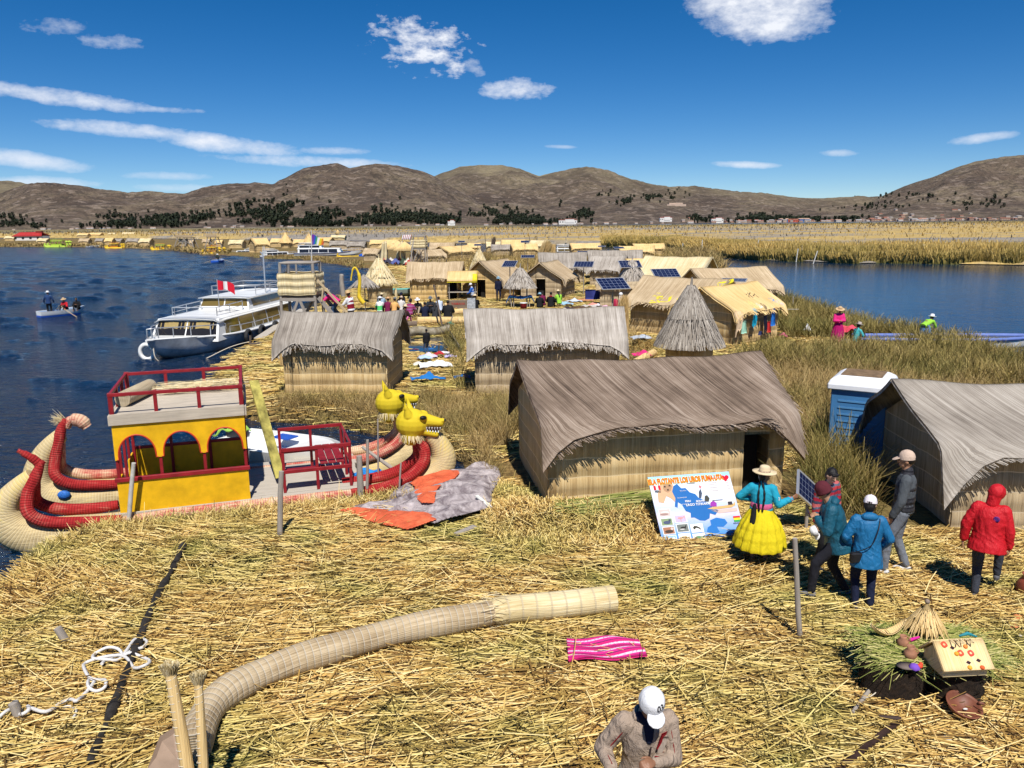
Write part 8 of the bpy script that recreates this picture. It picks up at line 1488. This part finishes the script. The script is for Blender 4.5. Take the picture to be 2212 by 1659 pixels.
cloth(990,690,1.6,.7,(.60,.40,.46),'cloth with small crafts spread right of the black padded jacket',.05,0,.05); cloth(945,668,1.3,.6,(.40,.50,.62),'pale blue market cloth behind the group',.06,0,.1); cloth(960,664,.8,.5,(.62,.50,.40),'cream market cloth beside the pale blue one',.06,0,.12); lump(856,652,(.1,.1,.5), SM('straw'), 'reed_sheaf', 'short pale reed sheaf behind the apricot jersey', 'reed sheaf', .4)
# market awning with table and box
a = P(999,648); T = thing('market_stall', 'market stall with a small tan pitched awning edged in yellow', 'stall', (a.x, a.y, 0)); w, d = 1.75, 1.5; m = MB()
for x in (-w/2, w/2):
    for y in (0, d): m.tube([(x,y,-.1), (x,y,1.25)], .035, 6)
m.build('post', POLE, T); m = MB()
for s in (-1, 1): m.grid((lambda p, q, s=s: ((p-.5)*(w+.25), d/2+s*(d/2+.15)*q, 1.85-.62*q)) if s < 0 else (lambda p, q, s=s: ((.5-p)*(w+.25), d/2+s*(d/2+.15)*q, 1.85-.62*q)), 8, 4, .06, uvf=lambda p, q: (p*w, q*d))
ro = m.build('awning_roof', RM('gold'), T); m = MB(); m.grid(lambda p, q: (w/2-.18+.32*p, d/2-(d/2+.17)*q, 1.87-.62*q+.012), 2, 4, .03); m.grid(lambda p, q: ((p-.5)*(w+.27), -.16-.02, 1.24-.05*q), 4, 1, .03); m.build('yellow_edge', plain('yellow_plastic', (.74,.62,.03), .5), T); m = MB(); m.box((0,.35,.52), (w*1.1,.7,.05)); m.build('table', PLANK, T)
for k in range(14): c_ = random.choice(((.05,.03,.03), (.25,.05,.06), (.1,.08,.06), (.4,.3,.2), (.06,.05,.12))); 
m = MB()
for k in range(16): m.ell((-w*.48+k*w*.064, .3+random.uniform(-.12,.2), .58), (.06,.06,.05))
m.build('craft_goods', plain('dark_crafts', (.06,.03,.035), .7, .6, 9, 0), T)
a = G(990,668); bx = thing('cardboard_box', 'flat grey brown box with red capital letters under the market stall', 'box', a, R(4)); m = MB(); m.box((0,.15,.24), (1.35,.5,.48)); m.build('carton', plain('carton_brown', (.20,.15,.11), .8, .1, 3, 0), bx); lt = text('YAMAHA', .20, plain('red_lettering', (.40,.04,.03), .7), bx, .004, 'lettering', .002); lt.matrix_local = Matrix.Translation((0,-.108,.30))@Matrix.Rotation(math.pi/2, 4, 'X')
a = G(1018,682); m = MB(); m.grid(lambda p, q: a+Vector((-.22+.45*p, .15*q, .95*q)), 2, 2, .03, smooth=False); solo(m, 'notice_board', plain('grey_notice', (.36,.38,.40), .5, .3, 9, 0), 'narrow grey notice board leaning before the straw hatted visitor', 'board')
# gazebo table and bucket
a = P(1124,662); T = thing('market_table', 'low table under the conical gazebo covered with bright blue plastic', 'table', (a.x, a.y, 0)); m = MB(); m.box((0,0,.55), (1.35,1.0,.04))
for x in (-.55,.55): m.tube([(x,-.4,0), (x,-.4,.55)], .03, 6)
m.build('table_top', PLANK, T); m = MB(); m.grid(lambda p, q: ((p-.5)*1.75, (q-.5)*1.25, .60+.06*math.sin(p*9)*math.cos(q*7)-.35*max(0, abs(p-.5)-.40)/.1), 20, 12, .02); m.build('blue_sheet', plain('blue_plastic', (.02,.22,.62)), T)
cloth(1148,640,.8,.5,(.62,.04,.16),'red and pink cloth bundle at the right side of the gazebo',.5,0,.25); cloth(1118,640,.9,.5,(.02,.03,.07),'dark cloth bundle on the blue covered table',.58,0,.2)
a = G(1131,668); m = MB(); m.lathe([(.001,0), (.19,0), (.21,.38)], 20, a); o = solo(m, 'bucket', plain('maroon_bucket', (.22,.015,.02), .4), 'maroon bucket with a white rim before the gazebo', 'bucket'); m = MB(); m.lathe([(.20,.38), (.225,.38), (.225,.43), (.001,.44)], 20, a); m.build('lid', WHITEP, o)
# goods spread on the ground by the gable hut
for u, v, w, d, c_, lab in ((1222,662,.9,.5,(.30,.50,.66),'sky blue textile'), (1240,655,1.0,.5,(.55,.62,.72),'pale blue textile with an orange edge'), (1262,653,1.2,.6,(.50,.24,.12),'rust brown folded blankets'), (1228,672,.6,.4,(.04,.03,.04),'black bundle'), (1250,671,.9,.5,(.10,.06,.04),'dark brown bundle'), (1272,668,.9,.5,(.50,.46,.42),'grey beige blanket'), (1282,664,.7,.5,(.62,.28,.22),'red and white striped blanket'), (1296,664,.9,.5,(.80,.74,.82),'white cloth with violet print'), (1308,671,.8,.5,(.76,.40,.52),'pink and white cloth'), (1281,676,.35,.3,(.72,.14,.04),'orange bag'), (1220,676,.5,.4,(.55,.50,.40),'cream bundle'), (1238,680,.6,.35,(.62,.60,.52),'off white cloth')):
    cloth(u, v, w, d, c_, lab+' among goods beside the gable hut', .08, 0, .2, 'market_textile', 'textile', 'textiles laid out for sale')
a = ZY(1283,625,50); m = MB(); m.grid(lambda p, q: a+Vector(((p-.5)*1.1, .1*math.sin(p*8)*q, -.62*q)), 14, 5, .05); solo(m, 'hanging_blanket', fabric('navy_pattern', (.04,.05,.22)), 'navy patterned blanket hanging on the wall by the low grey shed', 'blanket')
a = P(1288,672+20-18); H[20] = hut((6.3,47.5), -8, 2.0, 1.8, 1.15, 1.45, 'wallg', 'wallg', 'low shed with a flat grey roof behind the largest solar panel', 60, .1, sw=2)
# wool, shoes and a doll between conical hut and post
a = ZY(1341,640,40); m = MB(); m.cap(a, .09, a+Vector((0,0,-.35)), .12); m.ell(a+Vector((0,0,.1)), .1); solo(m, 'hanging_cloth', WHITEF, 'white hanging garment beside the golden reed post', 'garment'); a = ZY(1330,650,41); m = MB(); m.cap(a, .12, a+Vector((0,0,-.3)), .14); solo(m, 'hanging_cloth', fabric('crimson_fabric2', (.45,.03,.08)), 'crimson hanging garment left of the white one', 'garment')
# tall sheaves
def sheaf(u0, v0, u1, v1, r, lab, pal='gold', n=500, W=.02):
    a = G(u0, v0, 0); b = ZY(u1, v1, a.y); ax = (b-a); L = ax.length; ax.normalize(); th = RNG.uniform(0, 6.28, n); q = RNG.random(n)**.5*r; x_ = Vector((0,0,1)).cross(ax); x_ = x_.normalized() if x_.length > .01 else Vector((1,0,0)); y_ = ax.cross(x_)
    O = np.array(a)[None]+np.outer(np.cos(th)*q, np.array(x_))+np.outer(np.sin(th)*q, np.array(y_)); D = np.array(ax)[None]+np.outer(-np.cos(th)*q*.3/L, np.array(x_))+np.outer(-np.sin(th)*q*.3/L, np.array(y_))+RNG.normal(0, .03, (n, 3)); D /= np.linalg.norm(D, axis=1, keepdims=True)
    o = strands('reed_sheaf', O, D, L*RNG.uniform(.7, 1.05, n), np.full(n, W), RNG.random(n), .04, 2, SM(pal), taper=.5); m = MB(); m.tube([a, a+ax*L*.9], [r*.85, r*.35], 8); core = m.build('c', RM(pal)); core.name = 'reed_sheaf'; merge(core, o); return tag(core, lab, 'reed sheaf', 'standing reed sheaves')
sheaf(1350,722,1347,640,.22,'golden reed post standing at the corner between pale hut and yellow plastic roof'); sheaf(615,790,612,690,.16,'straw sheaf leaning on the left wall of the half open grey hut','gold',400,.015); sheaf(1160,592,1183,522,.55,'tall golden sheaf leaning right beside the pale straw hut','gold',500,.06); sheaf(1194,552,1196,528,.4,'short golden sheaf at the stern of the white launch in the channel','gold',300,.06); sheaf(1062,548,1068,512,.35,'dry brown sheaf beside the pale squat hut','brown',300,.05); sheaf(1010,545,1012,524,.3,'small dry sheaf between two golden huts','tan',250,.05); sheaf(822,668,826,632,.30,'pale reed sheaf under the parasol','straw',350,.025); sheaf(848,672,846,640,.22,'thin reed sheaf right of the parasol pole','gold',300,.02)
# market awnings behind, with horned reed arches
for u, v, lab in ((838,553,'left golden awning of the far market'), (862,556,'middle golden awning of the far market'), (876,560,'right golden awning of the far market')):
    a = P(u, v+14); T = thing('market_awning', lab, 'awning', (a.x, a.y, 0), 0, 'golden market awnings'); m = MB(); m.lathe([(1.5,1.9), (1.52,1.85), (.7,2.5), (.05,2.95)], 20); m.build('canopy', RM('gold'), T); m = MB(); m.tube([(0,0,0), (0,0,2.8)], .06, 6); m.build('pole', POLE, T)
GOODS = ((830,572,(.5,.05,.06)), (838,574,(.05,.05,.08)), (846,573,(.6,.55,.5)), (855,575,(.1,.12,.3)), (864,574,(.55,.1,.1)), (872,575,(.05,.08,.05)), (880,575,(.65,.6,.5)), (886,577,(.5,.06,.05)))
for u, v, c_ in GOODS: cloth(u, v, 1.1, .8, c_, 'craft goods of many colours heaped under the golden awnings', .1, 0, .9, 'market_goods', 'goods', 'goods under the golden awnings', 8)
for k, (u0, v0, um, vm, u1, v1) in enumerate(((824,575,828,524,829,530), (833,572,833,522,834,528), (856,573,864,528,874,536), (872,574,868,524,866,530))):
    a = G(u0, v0); b = ZY(um, vm, a.y); c = ZY(u1, v1, a.y); m = MB(); m.tube(spl([a, a.lerp(b, .5), b, c], 5), [.22]*6+[.17]*6+[.10]*4, 8); solo(m, 'reed_arch_pole', RM('straw'), ('leftmost','second','third','rightmost')[k]+' of the four curved reed poles at the far market', 'reed pole', 'curved reed poles of the far market')
a = P(866,545); m = MB(); 
m.grid(lambda p, q: a+Vector((-.2+1.7*p, 3+2*q, 2.3+.8*q)), 6, 3, .08, uvf=lambda p, q: (p, q)); t = NT('striped_tin'); uv = t.mk('UVMap', uv_map='UVMap').outputs[0]; sx = t.mk('SeparateXYZ'); t.l.new(uv, sx.inputs[0]); t.col(t.mix(t.math('GREATER_THAN', t.math('FRACT', t.math('MULTIPLY', sx.outputs[0], 5)), .5), (.60,.60,.60), (.30,.10,.08)))
for x in (-.1, 1.4): m.tube([a+Vector((x,3.2,0)), a+Vector((x,3.2,2.3))], .06, 6)
solo(m, 'striped_tin_roof', t.m, 'small red and white striped roof left of the far lookout tower', 'roof')
# ---- laundry on the golden hut
f7 = H[7][1]; T7 = H[7][0]; M7 = Matrix.Translation(T7.location)@Matrix.Rotation(T7.rotation_euler.z, 4, 'Z')
def onhut(key, a0, a1, t0, t1, c_, lab, over=0, n=14, mat=None, name='laundry', cat='laundry', jag=.08, grp=None):
    Th, rf = H[key]; Mh = Matrix.Translation(Th.location)@Matrix.Rotation(Th.rotation_euler.z, 4, 'Z'); m = MB()
    def f(p, q):
        aa = a0+(a1-a0)*p+jag*.3*math.sin(q*7+a0*9); tt = t0+(t1-t0)*q+jag*.35*math.sin(p*9+a0*5); v = Vector(rf(aa, min(tt, 1.0), -1).tolist()); return Mh@(v+Vector((0,-.045,.03+.015*math.sin(p*23+q*9)))-Vector((0,0,max(0, tt-1.0)*2.2)))
    m.grid(f, n, n, .015); return solo(m, name, mat or fabric('cloth_%d_%d_%d' % tuple(int(q*100) for q in c_), c_, fold=.5), lab, cat, grp or 'laundry on the golden hut')
onhut(7,-.98,-.72,.74,1.25,(.78,.56,.36),'peach coloured cloth hanging over the left corner of the golden roof'); onhut(7,-.34,-.20,.74,1.3,(.01,.34,.52),'turquoise garment hanging from the golden roof edge'); onhut(7,-.22,-.0,.50,.82,(.74,.68,.22),'pale yellow cloth on the golden roof'); onhut(7,-.06,.10,.60,.86,(.74,.74,.72),'white cloth beside the pale yellow one'); onhut(7,.10,.22,.60,1.45,(.012,.014,.03),'long black trousers hanging from the golden roof'); onhut(7,.10,.46,.26,.40,(.012,.012,.016),'black garment lying on the upper golden roof'); onhut(7,.66,.78,.50,.62,(.10,.30,.60),'blue cloth near the right end of the golden roof'); onhut(7,.76,.95,.56,.76,(.72,.50,.46),'pink cloth near the right end of the golden roof')
for x, z, w, h, c_, lab in ((-1.3,.72,.35,.5,(.35,.62,.48),'mint plastic bag hanging on the hut wall under the laundry'), (.95,.95,.3,.75,(.02,.15,.52),'blue garment hanging on the right wall of the golden hut'), (.62,.55,.3,.45,(.50,.03,.03),'red garment hanging on the right wall of the golden hut'), (-.02,.35,.3,.15,(.03,.04,.12),'navy cap like cloth at the foot of the black trousers')):
    m = MB(); q = M7@Vector((x,-1.62,z)); m.grid(lambda p, r_: M7@Vector((x+(p-.5)*w*(.6+.5*r_), -1.60-.06*math.sin(p*7), z+h/2-h*r_)), 8, 8, .04); solo(m, 'laundry', fabric('cloth_%d_%d_%d' % tuple(int(g_*100) for g_ in c_), c_), lab, 'laundry', 'laundry on the golden hut')
YP = plain('yellow_plastic', (.74,.62,.03), .5); onhut(6,-.30,.42,.52,.66,None,'long torn yellow plastic sheet lying across the tan roof',mat=YP,name='yellow_plastic',cat='plastic sheet',jag=.25,grp='yellow plastic on the tan roof'); onhut(6,-.34,-.18,.60,.90,None,'narrow strip of yellow plastic trailing down the tan roof',mat=YP,name='yellow_plastic',cat='plastic sheet',jag=.25,grp='yellow plastic on the tan roof'); onhut(6,.80,1.0,.02,.28,None,'yellow plastic at the right ridge end of the tan roof',mat=YP,name='yellow_plastic',cat='plastic sheet',jag=.2,grp='yellow plastic on the tan roof')
# straw heap, printed sheet and pink cloth left of the shaggy cone
n = 2200; c = G(1392,765); x = RNG.normal(c.x, .45, n); y = RNG.normal(c.y, .35, n); z = RNG.random(n)*.7*np.exp(-((x-c.x)/.6)**2-((y-c.y)/.5)**2); D = RNG.normal(0, 1, (n, 3)); D[:, 2] *= .4; D /= np.linalg.norm(D, axis=1, keepdims=True); tag(strands('straw_heap', np.stack([x, y, z], 1), D, RNG.uniform(.2, .5, n), np.full(n, .018), RNG.random(n), .15, 1, STRAW), 'rough straw heap under the printed sheet', 'straw heap')
cloth(0,0,.8,.55,(.42,.46,.52),'grey and white printed sheet laid over the straw heap',pos=Vector((c.x-.15,c.y,.62)),rz=.2,amp=.14); cloth(1386,777,.7,.4,(.72,.03,.20),'bright pink cloth on the straw beside the shaggy conical hut',.15,.1,.2); roll(1372,790,1412,770,.14,'pale reed mat roll beside the pink cloth',None,'reed mats','reed_mat_roll')
cloth(1832,733,.75,.5,(.70,.08,.12),'red and pink bundle between the two women in the reeds',.25,0,.45,'bundle','bundle'); cloth(1836,746,.8,.5,(.02,.05,.22),'navy cloth on the ground beside the pink bundle',.1,0,.2,'bundle','bundle'); cloth(1742,726,.35,.3,(.72,.72,.72),'white plastic bag lying in the reeds left of the pink dressed woman',.15,0,.3,'plastic_bag','bag'); cloth(1690,733,.35,.3,(.40,.10,.14),'small dark red bag in the reeds by the golden hut',.1,0,.25,'plastic_bag','bag')
post(1712,676,1713,640,.03,'thin pole in the lagoon reeds'); 
a, b = ZY(1657,668,36), ZY(1725,668,36); m = MB(); m.tube([a, b], .012, 4); solo(m, 'washing_line', CORD, 'thin line stretched from the golden hut into the lagoon reeds', 'line')
for k, (u, v, u2, v2) in enumerate(((1631,553,1639,521),(1648,554,1656,538),(1516,548,1517,521),(1474,549,1475,528),(1720,560,1724,540),(1757,563,1766,545),(1582,545,1586,522),(1995,560,1995,531))):
    a = P(u, v, 0); b = ZY(u2, v2-3, a.y); m = MB(); m.tube([a+Vector((0,0,-.4)), b], .07, 5); tag(m.build('marsh_pole', plain('pale_pole', (.62,.60,.55))), 'thin pale pole standing in the marsh edge beyond the lagoon', 'pole', 'pale poles in the marsh edge')
for u, v, u2, v2, lab in ((1527,604,1530,560,'thin dark pole right of the biggest straw yellow hut'),(1052,553,1047,505,'slim dark mast above the pale squat hut'),(1147,542,1143,510,'slim pole behind the pale straw hut'),(1184,545,1186,509,'slim pole left of the white channel launch'),(1008,600,1000,565,'stick before the golden hut with its ridge towards the viewer'),(962,606,965,560,'pale split post before the brown gable hut')):
    a = P(u, v, 0); b = ZY(u2, v2, a.y); m = MB(); m.tube([a, b], .05, 5); tag(m.build('pole', DARKPOLE), lab, 'pole')
# ---- houses of the far town and shore
HC = [plain('town_%d' % i, c, .9, .1, .05, 0) for i, c in enumerate(((.42,.30,.22), (.50,.36,.28), (.62,.58,.54), (.36,.24,.18), (.55,.44,.34), (.10,.22,.48), (.52,.12,.08)))]
def house_mesh(i):
    m = MB(); w, d, h = (9, 8, 5) if i % 2 else (14, 8, 4); m.box((0,0,h/2-1), (w,d,h+2)); m.add([(-w/2-.5,-d/2-.5,h), (w/2+.5,-d/2-.5,h), (w/2+.5,d/2+.5,h), (-w/2-.5,d/2+.5,h), (-w/2,0,h+1.6), (w/2,0,h+1.6)], [(0,1,5,4), (2,3,4,5), (1,2,5), (3,0,4)], mi=1, smooth=False)
    for k in range(3): m.box((-w/2+w*(k+.5)/3, -d/2-.05, h*.5), (1.2,.1,1.2), mi=2)
    return m.mesh('house', None, [HC[i], plain('roof_town_%d' % (i % 3), ((.30,.12,.08), (.35,.33,.32), (.45,.30,.22))[i % 3], .8, .1, .1, 0), plain('dark_pane', (.03,.03,.035))])
HM_ = [house_mesh(i) for i in range(7)]; nh = 0
def put_house(u, y, i, s=1.0, lab='small far house of the town at the foot of the hills', grp='houses of the far town'):
    x = (u-1106)/1.02/FPX*y; z = float(hill_z(np.array([x]), np.array([y]))[0]) if y > 2245 else .6; o = bpy.data.objects.new('house', HM_[i]); COL.objects.link(o); o.location = (x, y, z-.3); o.scale = (s,)*3; o.rotation_euler = (0,0,random.uniform(-.5,.5)); return tag(o, lab, 'house', grp)
for k in range(210):
    u = random.choice((random.gauss(1640,60), random.gauss(1780,70), random.gauss(1950,90), random.gauss(2080,80), random.uniform(1450,2212))); 
    if not 1440 < u < 2212: continue
    put_house(u, 2260+abs(random.gauss(0, 1))*(260 if u > 1850 else 110), random.choice((0,0,1,1,2,3,4,4)), random.uniform(.7,1.3))
for u, i in ((1692,5),(1700,5),(1712,6),(1722,6),(1733,5),(1745,5)): put_house(u, 2300, i, 1.7, 'blue or red roofed hall in the far town', 'coloured halls of the far town')
for k in range(46): put_house(random.uniform(0, 1440), 2255+random.uniform(0,60), random.choice((2,2,4,1)), random.uniform(.6,1.0), 'small pale house on the shore under the wooded hills', 'houses under the wooded hills')
def whitehall(u, y, w, lab):
    x = (u-1106)/1.02/FPX*y; T = thing('hall', lab, 'building', (x, y, float(hill_z(np.array([x]), np.array([y]))[0])+1 if y > 2245 else .5)); m = MB(); m.box((0,0,5), (w,14,12)); m.box((w*.1,-2,9), (w*.5,12,10)); m.build('wall', plain('white_render', (.74,.72,.68), .8, .05, .05, 0), T); m = MB(); m.box((0,0,11.6), (w+1,15,1.2)); m.box((w*.1,-2,14.4), (w*.5+1,13,1)); m.build('roof', plain('red_tiles', (.45,.12,.08), .8), T); m = MB()
    for k in range(7): m.box((-w*.42+k*w*.14,-7.05,6), (w*.06,.2,3))
    m.build('window', plain('dark_pane', (.03,.03,.035)), T)
whitehall(1230, 2330, 52, 'white hotel with a reddish roof on the far headland'); whitehall(1441, 2420, 36, 'long white building on the far slope right of the headland'); whitehall(1552, 2330, 34, 'white building by the water before the far town'); whitehall(979, 2290, 20, 'white double gabled building under the eucalyptus trees')
for (u, y, w, h, lab) in ((1463,2950,70,14,'pale round quarry wall on the far hillside'), (1532,3200,34,8,'first pale terrace patch above the far bay'), (1552,3150,34,8,'second pale terrace patch above the far bay')):
    x = (u-1106)/1.02/FPX*y; zc = float(hill_z(np.array([x]), np.array([y]))[0]); m = MB(); m.box((x, y, zc+h*.25), (w, 12, h*.5)); m.box((x, y+10, zc+h*.6), (w*.7, 12, h*.5)); solo(m, 'retaining_wall', plain('pale_earth', (.50,.38,.30), .9, .1, .1, 0), lab, 'wall')
# reed hut dots out on the marsh
a = P(924, 512, .5)
for (u, v, s_) in ((730,508,1),): cone_at = P(u, v, .8); T = thing('conical_hut', 'lone tiny golden cone far out on the brown marsh', 'conical hut', cone_at); m = MB(); m.lathe([(1.1,0), (1.1,.5), (1.5,.5), (.05,2.4)], 14); m.build('roof', RM('gold'), T)
